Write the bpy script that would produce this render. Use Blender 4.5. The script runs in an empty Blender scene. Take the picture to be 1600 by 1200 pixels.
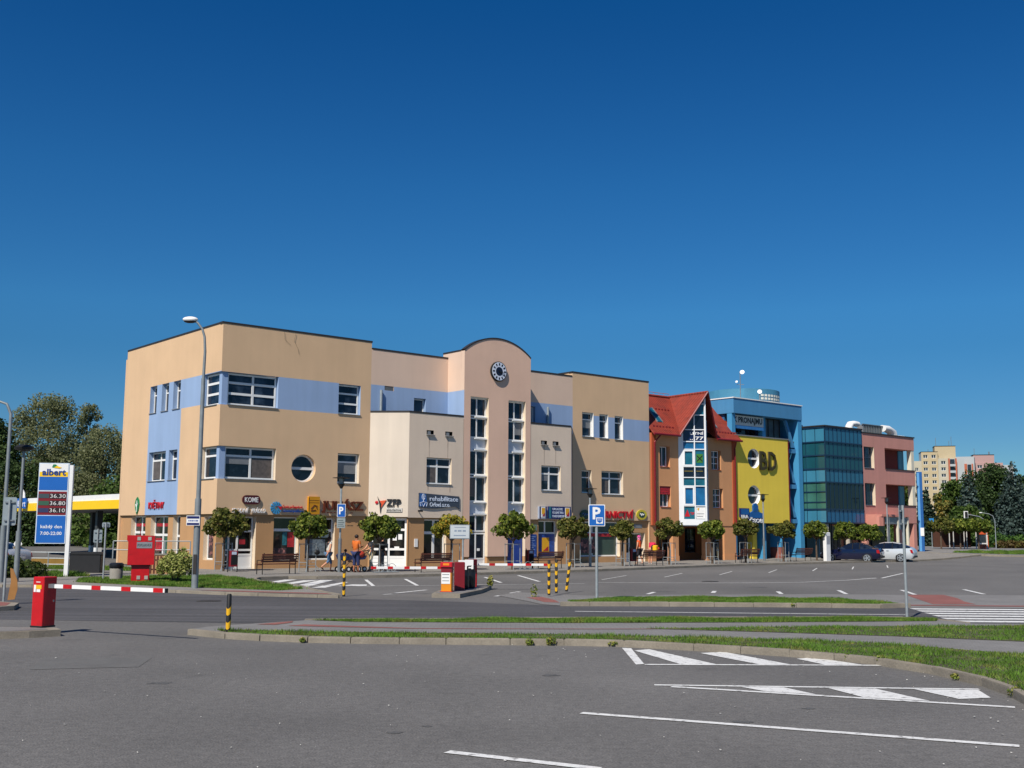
import bpy, bmesh, math, random
import numpy as np
from mathutils import Vector, Matrix
R = math.radians
random.seed(7)
rng = np.random.default_rng(11)
sc = bpy.context.scene
col = sc.collection

# ------------------------------------------------------------------ camera
cam_d = bpy.data.cameras.new('camera')
cam = bpy.data.objects.new('camera', cam_d)
col.objects.link(cam)
cam_d.sensor_width = 36.0
cam_d.lens = 36.0 * 1750.48 / 1600.0
cam_d.clip_start = 0.1
cam_d.clip_end = 3000
PITCH, ROLL = 0.130644, 0.0058614
fw = Vector((0, math.cos(PITCH), math.sin(PITCH)))
up = Vector((0, -math.sin(PITCH), math.cos(PITCH)))
rt = Vector((1, 0, 0))
r2 = rt * math.cos(ROLL) + up * math.sin(ROLL)
u2 = -rt * math.sin(ROLL) + up * math.cos(ROLL)
m = Matrix((r2, u2, -fw)).transposed().to_4x4()
m.translation = Vector((0, 0, 2.1))
cam.matrix_world = m
sc.camera = cam
sc.render.resolution_x = 1024
sc.render.resolution_y = 768

# ------------------------------------------------------------------ sky, sun, exposure
SUN = Vector((-1.169, -2.297, 2.82)).normalized()        # towards the sun
w = bpy.data.worlds.new('World')
sc.world = w
w.use_nodes = True
nt = w.node_tree
sky = nt.nodes.new('ShaderNodeTexSky')
sky.sky_type = 'NISHITA'
sky.sun_disc = False
sky.sun_elevation = math.asin(SUN.z)
sky.sun_rotation = math.atan2(SUN.x, SUN.y)
sky.altitude = 350
sky.air_density = 1.0
sky.dust_density = 0.0
sky.ozone_density = 3.0
bg = nt.nodes['Background']
bg.inputs['Strength'].default_value = 0.073
hsv = nt.nodes.new('ShaderNodeHueSaturation')          # a deep polarised late summer blue
hsv.inputs['Saturation'].default_value = 1.42
hsv.inputs['Hue'].default_value = 0.508
nt.links.new(sky.outputs[0], hsv.inputs['Color'])
# very clear air: the blue holds down to the horizon
wtc = nt.nodes.new('ShaderNodeTexCoord'); wsx = nt.nodes.new('ShaderNodeSeparateXYZ')
nt.links.new(wtc.outputs['Generated'], wsx.inputs[0])
wcr = nt.nodes.new('ShaderNodeValToRGB')
we = wcr.color_ramp.elements
we[0].position = 0.0; we[0].color = (.33, .58, .80, 1)
we[1].position = 0.42; we[1].color = (1.0, .91, .94, 1)
for p_, c_ in ((0.08, (.37, .62, .82)), (0.155, (.46, .79, .88)), (0.19, (.60, .94, .98)), (0.30, (.80, .99, 1.0))):
    k_ = we.new(p_); k_.color = (*c_, 1)
nt.links.new(wsx.outputs['Z'], wcr.inputs[0])
wmx = nt.nodes.new('ShaderNodeMix'); wmx.data_type = 'RGBA'; wmx.blend_type = 'MULTIPLY'
wmx.inputs['Factor'].default_value = 1.0
nt.links.new(hsv.outputs[0], wmx.inputs['A']); nt.links.new(wcr.outputs[0], wmx.inputs['B'])
nt.links.new(wmx.outputs['Result'], bg.inputs[0])
sl = bpy.data.lights.new('sun', 'SUN')
sl.energy = 4.9
sl.angle = R(0.5)
sl.color = (1.0, 0.935, 0.83)
so = bpy.data.objects.new('sun', sl)
col.objects.link(so)
so.location = (-20, -40, 60)
so.rotation_euler = SUN.to_track_quat('Z', 'Y').to_euler()
sc.view_settings.view_transform = 'Standard'
sc.view_settings.look = 'None'
sc.view_settings.exposure = 0.14
sc.view_settings.gamma = 1.0

# ------------------------------------------------------------------ materials
def lin(c):
    c = c.lstrip('#')
    v = [int(c[i:i + 2], 16) / 255 for i in (0, 2, 4)]
    return tuple(x / 12.92 if x <= 0.04045 else ((x + 0.055) / 1.055) ** 2.4 for x in v) + (1,)

MATS = {}
def mat(name, c, rough=0.8, var=0.12, scale=3.0, bump=0.0, bscale=60.0, metal=0.0, spec=0.5,
        fine=0.0, streak=0.0, emit=0.0, trans=0.0, coat=0.0, c2=None, c2scale=1.0, c2lo=0.5, c2hi=0.62):
    if name in MATS:
        return MATS[name]
    M = bpy.data.materials.new(name)
    M.use_nodes = True
    n, l = M.node_tree.nodes, M.node_tree.links
    b = n['Principled BSDF']
    b.inputs['Roughness'].default_value = rough
    b.inputs['Metallic'].default_value = metal
    b.inputs['Specular IOR Level'].default_value = spec
    b.inputs['Coat Weight'].default_value = coat
    base = lin(c)
    tc = n.new('ShaderNodeTexCoord')
    cur = None
    def noise(sc_, det=4, vec=None):
        t = n.new('ShaderNodeTexNoise')
        t.inputs['Scale'].default_value = sc_
        t.inputs['Detail'].default_value = det
        l.new(vec or tc.outputs['Object'], t.inputs['Vector'])
        return t
    rgb = n.new('ShaderNodeRGB'); rgb.outputs[0].default_value = base
    cur = rgb.outputs[0]
    if c2:
        t = noise(c2scale, 5)
        rp = n.new('ShaderNodeMapRange')
        rp.inputs['From Min'].default_value = c2lo; rp.inputs['From Max'].default_value = c2hi
        l.new(t.outputs['Fac'], rp.inputs['Value'])
        mx = n.new('ShaderNodeMix'); mx.data_type = 'RGBA'
        l.new(rp.outputs[0], mx.inputs['Factor'])
        l.new(cur, mx.inputs['A']); mx.inputs['B'].default_value = lin(c2)
        cur = mx.outputs['Result']
    def mul(fac_out, amt):
        nonlocal cur
        rp = n.new('ShaderNodeMapRange')
        rp.inputs['From Min'].default_value = 0.3; rp.inputs['From Max'].default_value = 0.7
        rp.inputs['To Min'].default_value = 1 - amt; rp.inputs['To Max'].default_value = 1 + amt
        l.new(fac_out, rp.inputs['Value'])
        v = n.new('ShaderNodeVectorMath'); v.operation = 'SCALE'
        l.new(cur, v.inputs[0]); l.new(rp.outputs[0], v.inputs['Scale'])
        cur = v.outputs[0]
    if var: mul(noise(scale, 6).outputs['Fac'], var)
    if fine:
        mul(noise(bscale, 2).outputs['Fac'], fine); mul(noise(bscale * .22, 3).outputs['Fac'], fine * .5)
    if streak:
        mp = n.new('ShaderNodeMapping')
        mp.inputs['Scale'].default_value = (1.6, 1.6, 0.12)
        l.new(tc.outputs['Object'], mp.inputs['Vector'])
        mul(noise(1.5, 5, mp.outputs[0]).outputs['Fac'], streak)
    l.new(cur, b.inputs['Base Color'])
    if bump:
        t = noise(bscale, 3)
        bp = n.new('ShaderNodeBump')
        bp.inputs['Strength'].default_value = bump
        bp.inputs['Distance'].default_value = 0.02
        l.new(t.outputs['Fac'], bp.inputs['Height'])
        l.new(bp.outputs[0], b.inputs['Normal'])
    if emit:
        l.new(cur, b.inputs['Emission Color'])
        b.inputs['Emission Strength'].default_value = emit
    if trans:
        out = n['Material Output']
        tl = n.new('ShaderNodeBsdfTranslucent'); l.new(cur, tl.inputs['Color'])
        ms = n.new('ShaderNodeMixShader'); ms.inputs[0].default_value = trans
        l.new(b.outputs[0], ms.inputs[1]); l.new(tl.outputs[0], ms.inputs[2])
        l.new(ms.outputs[0], out.inputs['Surface'])
    MATS[name] = M
    return M

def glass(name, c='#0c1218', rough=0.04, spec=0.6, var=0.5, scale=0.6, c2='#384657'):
    return mat(name, c, rough, var, scale, spec=spec, c2=c2, c2scale=1.3, c2lo=0.50, c2hi=0.72)  # second colour paints patchy reflections into the pane

# leaves: hue varies from leaf to leaf and clump to clump
def leafmat(name, a, b_, c_, scale=1.3, trans=0.3):
    if name in MATS: return MATS[name]
    M = bpy.data.materials.new(name); M.use_nodes = True
    n, l = M.node_tree.nodes, M.node_tree.links
    b = n['Principled BSDF']; b.inputs['Roughness'].default_value = 0.62
    b.inputs['Specular IOR Level'].default_value = 0.25
    at = n.new('ShaderNodeAttribute'); at.attribute_name = 'tint'
    tc = n.new('ShaderNodeTexCoord'); t = n.new('ShaderNodeTexNoise')
    t.inputs['Scale'].default_value = scale; l.new(tc.outputs['Object'], t.inputs['Vector'])
    ad = n.new('ShaderNodeMath'); ad.operation = 'ADD'
    l.new(at.outputs['Fac'], ad.inputs[0]); l.new(t.outputs['Fac'], ad.inputs[1])
    mu = n.new('ShaderNodeMath'); mu.operation = 'MULTIPLY'; mu.inputs[1].default_value = 0.5
    l.new(ad.outputs[0], mu.inputs[0])
    cr = n.new('ShaderNodeValToRGB'); e = cr.color_ramp.elements
    e[0].position = 0.25; e[0].color = lin(a); e[1].position = 0.8; e[1].color = lin(c_)
    k = e.new(0.52); k.color = lin(b_)
    l.new(mu.outputs[0], cr.inputs[0]); l.new(cr.outputs[0], b.inputs['Base Color'])
    tl = n.new('ShaderNodeBsdfTranslucent'); l.new(cr.outputs[0], tl.inputs['Color'])
    ms = n.new('ShaderNodeMixShader'); ms.inputs[0].default_value = trans
    l.new(b.outputs[0], ms.inputs[1]); l.new(tl.outputs[0], ms.inputs[2])
    l.new(ms.outputs[0], n['Material Output'].inputs['Surface'])
    MATS[name] = M
    return M

# ------------------------------------------------------------------ objects
def tag(o, label=None, cat=None, group=None, kind=None):
    if label: o['label'] = label
    if cat: o['category'] = cat
    if group: o['group'] = group
    if kind: o['kind'] = kind
    return o

def thing(name, label, cat, loc=(0, 0, 0), rz=0.0, group=None):
    o = bpy.data.objects.new(name, None)
    o.empty_display_size = 0.2
    col.objects.link(o)
    o.location = loc
    o.rotation_euler = (0, 0, rz)
    return tag(o, label, cat, group)

class MB:
    """collects shapes; build() links them as ONE mesh object"""
    def __init__(s, m=None):
        s.v, s.f, s.k, s.m, s.g = [], [], [], m, []
    def add(s, vs, fs, m=None):
        b = len(s.v)
        s.v += [tuple(p) for p in vs]
        s.f += [tuple(i + b for i in f) for f in fs]
        s.k += [m or s.m] * len(fs)
        s.g.append((b, len(s.v), len(s.f) - len(fs), len(s.f)))
        return s
    def quad(s, a, b, c, d, m=None):
        return s.add([a, b, c, d], [(0, 1, 2, 3)], m)
    def box(s, x0, x1, y0, y1, z0, z1, m=None, F=None):
        vs = [(x, y, z) for z in (z0, z1) for (x, y) in ((x0, y0), (x1, y0), (x1, y1), (x0, y1))]
        if F: vs = [F.p(*q) for q in vs]
        return s.add(vs, [(3, 2, 1, 0), (4, 5, 6, 7), (0, 1, 5, 4), (1, 2, 6, 5), (2, 3, 7, 6), (3, 0, 4, 7)], m)
    def rbox(s, x0, x1, y0, y1, z0, z1, r=0.01, m=None):
        """box with its vertical edges and top edge cut off"""
        def ring(i, z):
            return [(x0 + i + r, y0 + i, z), (x1 - i - r, y0 + i, z), (x1 - i, y0 + i + r, z), (x1 - i, y1 - i - r, z),
                    (x1 - i - r, y1 - i, z), (x0 + i + r, y1 - i, z), (x0 + i, y1 - i - r, z), (x0 + i, y0 + i + r, z)]
        vs = ring(0, z0) + ring(0, z1 - r) + ring(r, z1)
        fs = [tuple(range(7, -1, -1)), tuple(range(16, 24))]
        for k in (0, 8):
            fs += [(k + i, k + (i + 1) % 8, k + 8 + (i + 1) % 8, k + 8 + i) for i in range(8)]
        return s.add(vs, fs, m)
    def tube(s, pts, r, n=10, m=None, cap=True):
        pts = [Vector(p) for p in pts]
        rr = r if isinstance(r, (list, tuple)) else [r] * len(pts)
        vs, fs = [], []
        up0 = None
        for i, p in enumerate(pts):
            d = (pts[min(i + 1, len(pts) - 1)] - pts[max(i - 1, 0)]).normalized()
            a = Vector((0, 0, 1)) if abs(d.z) < 0.9 else Vector((1, 0, 0))
            if up0 is None: up0 = a
            x = d.cross(up0).normalized(); y = x.cross(d).normalized()
            up0 = y
            for k in range(n):
                t = 2 * math.pi * k / n
                vs.append(p + (x * math.cos(t) + y * math.sin(t)) * rr[i])
        for i in range(len(pts) - 1):
            for k in range(n):
                fs.append((i * n + k, i * n + (k + 1) % n, (i + 1) * n + (k + 1) % n, (i + 1) * n + k))
        if cap:
            fs.append(tuple(range(n - 1, -1, -1)))
            fs.append(tuple((len(pts) - 1) * n + k for k in range(n)))
        return s.add(vs, fs, m)
    def lathe(s, prof, c=(0, 0, 0), n=16, m=None):
        vs, fs = [], []
        for (r, z) in prof:
            for k in range(n):
                t = 2 * math.pi * k / n
                vs.append((c[0] + r * math.cos(t), c[1] + r * math.sin(t), c[2] + z))
        for i in range(len(prof) - 1):
            for k in range(n):
                fs.append((i * n + k, i * n + (k + 1) % n, (i + 1) * n + (k + 1) % n, (i + 1) * n + k))
        fs.append(tuple(range(n - 1, -1, -1)))
        fs.append(tuple((len(prof) - 1) * n + k for k in range(n)))
        return s.add(vs, fs, m)
    def prism(s, pts, z0, z1, m=None, F=None):
        n = len(pts)
        vs = [(x, y, z0) for x, y in pts] + [(x, y, z1) for x, y in pts]
        if F: vs = [F.p(*q) for q in vs]
        fs = [tuple(range(n - 1, -1, -1)), tuple(range(n, 2 * n))]
        fs += [(i, (i + 1) % n, n + (i + 1) % n, n + i) for i in range(n)]
        return s.add(vs, fs, m)
    def slab(s, pts, y0, y1, m=None, F=None):
        """outline in the x-z plane given thickness along y"""
        n = len(pts)
        vs = [(x, y0, z) for x, z in pts] + [(x, y1, z) for x, z in pts]
        if F: vs = [F.p(*q) for q in vs]
        fs = [tuple(range(n)), tuple(range(2 * n - 1, n - 1, -1))]
        fs += [(i, n + i, n + (i + 1) % n, (i + 1) % n) for i in range(n)]
        return s.add(vs, fs, m)
    def ell(s, c, r, nu=12, nv=8, m=None, jit=0.0):
        vs, fs = [], []
        for j in range(nv + 1):
            ph = math.pi * j / nv
            for i in range(nu):
                t = 2 * math.pi * i / nu
                q = 1 + (random.uniform(-jit, jit) if jit else 0)
                vs.append((c[0] + r[0] * math.sin(ph) * math.cos(t) * q, c[1] + r[1] * math.sin(ph) * math.sin(t) * q, c[2] - r[2] * math.cos(ph) * q))
        for j in range(nv):
            for i in range(nu):
                fs.append((j * nu + i, j * nu + (i + 1) % nu, (j + 1) * nu + (i + 1) % nu, (j + 1) * nu + i))
        return s.add(vs, fs, m)
    def parts(s, name, parent=None, smooth=False):
        """every collected shape as a part of its own"""
        for v0, v1, f0, f1 in s.g:
            q = MB()
            q.add(s.v[v0:v1], [tuple(i - v0 for i in f) for f in s.f[f0:f1]])
            q.k = s.k[f0:f1]
            q.build(name, parent, smooth)
    def build(s, name, parent=None, smooth=False, label=None):
        me = bpy.data.meshes.new(name)
        me.from_pydata(s.v, [], s.f)
        ks = []
        for k in s.k:
            if k not in ks: ks.append(k)
        for k in ks: me.materials.append(k)
        if len(ks) > 1:
            me.polygons.foreach_set('material_index', [ks.index(k) for k in s.k])
        me.validate()
        me.update()
        o = bpy.data.objects.new(name, me)
        col.objects.link(o)
        if parent: o.parent = parent
        if smooth:
            me.polygons.foreach_set('use_smooth', [True] * len(me.polygons))
            try: me.set_sharp_from_angle(angle=R(40))
            except Exception: pass
        if label: o['label'] = label
        return o

class Frame:
    """a wall plane inside a thing: s along it (to the right seen from outside), d inwards, z up"""
    def __init__(s, ox, oy, ang=0.0):
        s.o = (ox, oy); s.a = ang; s.c = math.cos(ang); s.s = math.sin(ang)
    def p(s, a, d, z):
        return (s.o[0] + a * s.c - d * s.s, s.o[1] + a * s.s + d * s.c, z)

def copy_tree(o, parent=None):
    c = o.copy()
    col.objects.link(c)
    c.parent = parent
    for ch in list(o.children):
        copy_tree(ch, c)
    return c

def wall(mb, F, s0, s1, z0, z1, m, holes=(), zones=(), depth=0.25, rev=None):
    """a wall face with openings (a,b,z0,z1[,sides]) or rounds ('c',s,z,r); zones are painted areas"""
    rev = rev or m
    S, Z = {s0, s1}, {z0, z1}
    rects = []
    for h in holes:
        if h[0] == 'c':
            q = (h[1] - h[3] - 0.05, h[1] + h[3] + 0.05, h[2] - h[3] - 0.05, h[2] + h[3] + 0.05)
        else: q = h[:4]
        rects.append(q)
    for q in rects + [z[:4] for z in zones]:
        for a in q[:2]:
            if s0 < a < s1: S.add(a)
        for a in q[2:4]:
            if z0 < a < z1: Z.add(a)
    S, Z = sorted(S), sorted(Z)
    def zm(a, b):
        for z in zones:
            if z[0] <= a <= z[1] and z[2] <= b <= z[3]: return z[4]
        return m
    for i in range(len(S) - 1):
        for j in range(len(Z) - 1):
            a, b = (S[i] + S[i + 1]) / 2, (Z[j] + Z[j + 1]) / 2
            if any(q[0] < a < q[1] and q[2] < b < q[3] for q in rects): continue
            mb.quad(F.p(S[i], 0, Z[j]), F.p(S[i + 1], 0, Z[j]), F.p(S[i + 1], 0, Z[j + 1]), F.p(S[i], 0, Z[j + 1]), zm(a, b))
    for h, q in zip(holes, rects):
        a, b, c, e = q
        if h[0] == 'c':
            n = 40
            cs, cz, r = h[1], h[2], h[3]
            out, inn, bk = [], [], []
            for k in range(n):
                t = 2 * math.pi * (k + 0.5) / n
                x, y = math.cos(t), math.sin(t)
                g = (r + 0.05) / max(abs(x), abs(y))
                out.append(F.p(cs + x * g, 0, cz + y * g)); inn.append(F.p(cs + x * r, 0, cz + y * r)); bk.append(F.p(cs + x * r, depth, cz + y * r))
            cor = [F.p(cs + sx * (r + .05), 0, cz + sz * (r + .05)) for sx, sz in ((1, 1), (-1, 1), (-1, -1), (1, -1))]
            for k in range(n):
                k2 = (k + 1) % n
                mb.quad(inn[k], out[k], out[k2], inn[k2], zm(cs, cz))
                mb.quad(bk[k], inn[k], inn[k2], bk[k2], rev)
            for qd in range(4):
                k = (n // 8 - 1) + qd * n // 4
                mb.add([out[k], cor[qd], out[(k + 1) % n]], [(0, 1, 2)], zm(cs, cz))
            continue
        sides = h[4] if len(h) > 4 and h[4] is not None else 'lrtb'
        rm = h[5] if len(h) > 5 else rev
        d = h[6] if len(h) > 6 else depth
        if 'l' in sides: mb.quad(F.p(a, 0, c), F.p(a, 0, e), F.p(a, d, e), F.p(a, d, c), rm)
        if 'r' in sides: mb.quad(F.p(b, 0, c), F.p(b, d, c), F.p(b, d, e), F.p(b, 0, e), rm)
        if 't' in sides: mb.quad(F.p(a, 0, e), F.p(b, 0, e), F.p(b, d, e), F.p(a, d, e), rm)
        if 'b' in sides: mb.quad(F.p(a, 0, c), F.p(a, d, c), F.p(b, d, c), F.p(b, 0, c), rm)
    return mb

def window(par, F, s0, s1, z0, z1, d=0.16, cols=(), rows=(), fw_=0.07, fm=None, gm=None, sill=True,
           solid=(), name='window', thick=0.06, sillm=None, mull=None, label=None):
    """frame bars with a pane behind; cols/rows are fractions where bars stand; solid = filled cells (ci, ri)"""
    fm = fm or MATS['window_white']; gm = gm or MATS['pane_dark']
    mb = MB(fm)
    d1 = d + thick
    mw = mull or fw_
    mb.box(s0, s0 + fw_, d, d1, z0, z1, F=F); mb.box(s1 - fw_, s1, d, d1, z0, z1, F=F)
    mb.box(s0 + fw_, s1 - fw_, d, d1, z0, z0 + fw_, F=F); mb.box(s0 + fw_, s1 - fw_, d, d1, z1 - fw_, z1, F=F)
    cs = [s0 + (s1 - s0) * c for c in cols]; rs = [z0 + (z1 - z0) * r for r in rows]
    for c in cs: mb.box(c - mw / 2, c + mw / 2, d + 0.003, d1, z0 + fw_, z1 - fw_, F=F)
    cuts = [s0 + fw_] + sum([[c - mw / 2, c + mw / 2] for c in cs], []) + [s1 - fw_]
    for r in rs:
        for i in range(0, len(cuts), 2):
            mb.box(cuts[i], cuts[i + 1], d + 0.006, d1, r - mw / 2, r + mw / 2, F=F)
    zc = [z0 + fw_] + sum([[r - mw / 2, r + mw / 2] for r in rs], []) + [z1 - fw_]
    for (ci, ri) in solid:
        mb.box(cuts[2 * ci], cuts[2 * ci + 1], d + 0.02, d1, zc[2 * ri], zc[2 * ri + 1], F=F)
    f = mb.build(name, par, label=label)
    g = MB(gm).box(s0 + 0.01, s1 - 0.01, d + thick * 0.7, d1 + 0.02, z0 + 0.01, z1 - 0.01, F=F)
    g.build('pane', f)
    if sill:
        q = MB(sillm or MATS['sill_metal'])
        q.box(s0 - 0.04, s1 + 0.04, -0.05, d - 0.003, z0 - 0.035, z0 - 0.002, F=F)
        q.build('sill', f)
    return f

def textmesh(name, string, F, s0, s1, z0, z1, d, thick, m, parent, bold=0.0, shear=0.0, label=None):
    cu = bpy.data.curves.new('lettering', 'FONT')
    cu.body = string; cu.size = 1.0; cu.offset = bold; cu.shear = shear
    cu.extrude = 0.5; cu.align_x = 'LEFT'; cu.resolution_u = 2; cu.space_line = 0.95
    o = bpy.data.objects.new('lettering', cu); col.objects.link(o)
    dg = bpy.context.evaluated_depsgraph_get(); dg.update()
    me = bpy.data.meshes.new_from_object(o.evaluated_get(dg))
    bpy.data.objects.remove(o); bpy.data.curves.remove(cu)
    co = np.empty(len(me.vertices) * 3); me.vertices.foreach_get('co', co); co = co.reshape(-1, 3)
    lo, hi = co.min(0), co.max(0)
    sx = (s1 - s0) / (hi[0] - lo[0]); sy = (z1 - z0) / (hi[1] - lo[1])
    out = np.empty_like(co)
    for i, (x, y, z) in enumerate(co):
        out[i] = F.p(s0 + (x - lo[0]) * sx, d - (z + 0.5) * thick, z0 + (y - lo[1]) * sy)
    me.vertices.foreach_set('co', out.ravel()); me.materials.clear(); me.materials.append(m); me.update()
    ob = bpy.data.objects.new(name, me); col.objects.link(ob); ob.parent = parent
    if label: ob['label'] = label
    return ob

def leaves(name, parent, clumps, n, size, m, seed=1, surf=0.75, flat=0.0, droop=0.0, jitter=0.35, label=None):
    """leaf-sized faces spread through ellipsoid clumps (cx,cy,cz,rx,ry,rz,weight)"""
    g = np.random.default_rng(seed)
    W = np.array([c[6] if len(c) > 6 else c[3] * c[4] * c[5] for c in clumps]); W = W / W.sum()
    idx = g.choice(len(clumps), n, p=W)
    C = np.array([c[:6] for c in clumps])
    dirs = g.normal(size=(n, 3)); dirs /= np.linalg.norm(dirs, axis=1)[:, None]
    rad = np.where(g.random(n) < surf, 0.78 + 0.26 * g.random(n), g.random(n) ** 0.5)
    P = C[idx, :3] + dirs * rad[:, None] * C[idx, 3:6]
    nn = dirs * 0.9 + g.normal(size=(n, 3)) * 0.7; nn[:, 2] += 0.35
    nn /= np.linalg.norm(nn, axis=1)[:, None]
    a = g.normal(size=(n, 3)); a[:, 2] -= droop
    a -= (a * nn).sum(1)[:, None] * nn; a /= np.linalg.norm(a, axis=1)[:, None]
    b = np.cross(nn, a)
    s = size * (0.6 + 0.8 * g.random(n))[:, None]
    wd = 0.5 - 0.2 * flat
    v = np.stack([P - a * s * .5, P + b * s * wd * (1), P + a * s * .6, P - b * s * wd], 1).reshape(-1, 3)
    me = bpy.data.meshes.new(name)
    me.vertices.add(4 * n); me.loops.add(4 * n); me.polygons.add(n)
    me.vertices.foreach_set('co', v.ravel())
    me.loops.foreach_set('vertex_index', np.arange(4 * n))
    me.polygons.foreach_set('loop_start', np.arange(0, 4 * n, 4)); 
    me.update()
    at = me.attributes.new('tint', 'FLOAT', 'FACE')
    hz = (P[:, 2] - P[:, 2].min()) / max(1e-6, np.ptp(P[:, 2]))
    at.data.foreach_set('value', (g.random(n) * 0.75 + 0.12).astype(np.float32))
    me.materials.append(m)
    o = bpy.data.objects.new(name, me); col.objects.link(o); o.parent = parent
    if label: o['label'] = label
    return o

# ------------------------------------------------------------------ palette
mat('window_white', '#e6e6e4', 0.45, 0.04)
mat('sill_metal', '#8d8f90', 0.5, 0.1, metal=0.4)
mat('cap_metal', '#3a3634', 0.5, 0.15, metal=0.3)
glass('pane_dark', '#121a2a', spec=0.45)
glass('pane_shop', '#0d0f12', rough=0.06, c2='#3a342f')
mat('tan', '#d6b48f', 0.9, 0.045, 0.5, bump=0.25, bscale=90, streak=0.02, fine=0.03)
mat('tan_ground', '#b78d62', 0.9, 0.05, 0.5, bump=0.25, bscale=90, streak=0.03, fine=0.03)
mat('pink_wall', '#dabea9', 0.9, 0.045, 0.5, bump=0.25, bscale=90, streak=0.02, fine=0.03)
mat('greige_wall', '#dac7b3', 0.9, 0.045, 0.5, bump=0.25, bscale=90, streak=0.03, fine=0.03)
mat('tower_pink', '#deb9a2', 0.9, 0.045, 0.5, bump=0.25, bscale=90, streak=0.02, fine=0.03)
mat('band_blue', '#8fa8cb', 0.9, 0.04, 0.5, bump=0.2, bscale=90, streak=0.05)
mat('roofing', '#57534f', 0.95, 0.2, 1.0)
mat('black', '#141414', 0.6, 0.1)
mat('white', '#e8e8e6', 0.5, 0.04)
mat('steel', '#8d9396', 0.45, 0.1, metal=0.6)
mat('galv', '#9fa6a8', 0.5, 0.12, metal=0.35, scale=8)
mat('red', '#bd131b', 0.4, 0.10, 4, fine=0.05, c2='#8f1a1c', c2scale=3.5, c2lo=.58, c2hi=.72)
mat('darkred', '#7b1420', 0.45, 0.08)
mat('blue_sign', '#1457a8', 0.4, 0.04)
mat('yellow', '#e3b41c', 0.5, 0.06)
mat('wood_brown', '#5d2f1f', 0.6, 0.2, 12)
mat('concrete', '#8f8b83', 0.9, 0.15, 1.2, bump=0.3, bscale=40, fine=0.08)
mat('brick_red', '#8d5247', 0.9, 0.12, 2, bump=0.3, bscale=30, fine=0.08)
# ------------------------------------------------------------------ the setting
CX, CY = -14.896, 56.888                       # corner of the tan building
UX, UY = 0.76391, 0.64532                      # along its long front
NX, NY = 0.64532, -0.76391                     # out of that front
ROT = math.atan2(UY, UX)
def Wp(t, o, z=0.0):
    return (CX + UX * t + NX * o, CY + UY * t + NY * o, z)

def ht(y):
    q = min(1, max(0, (y - 86.5) / 11.0))
    return 0.5 * q * q * (3 - 2 * q)

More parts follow.
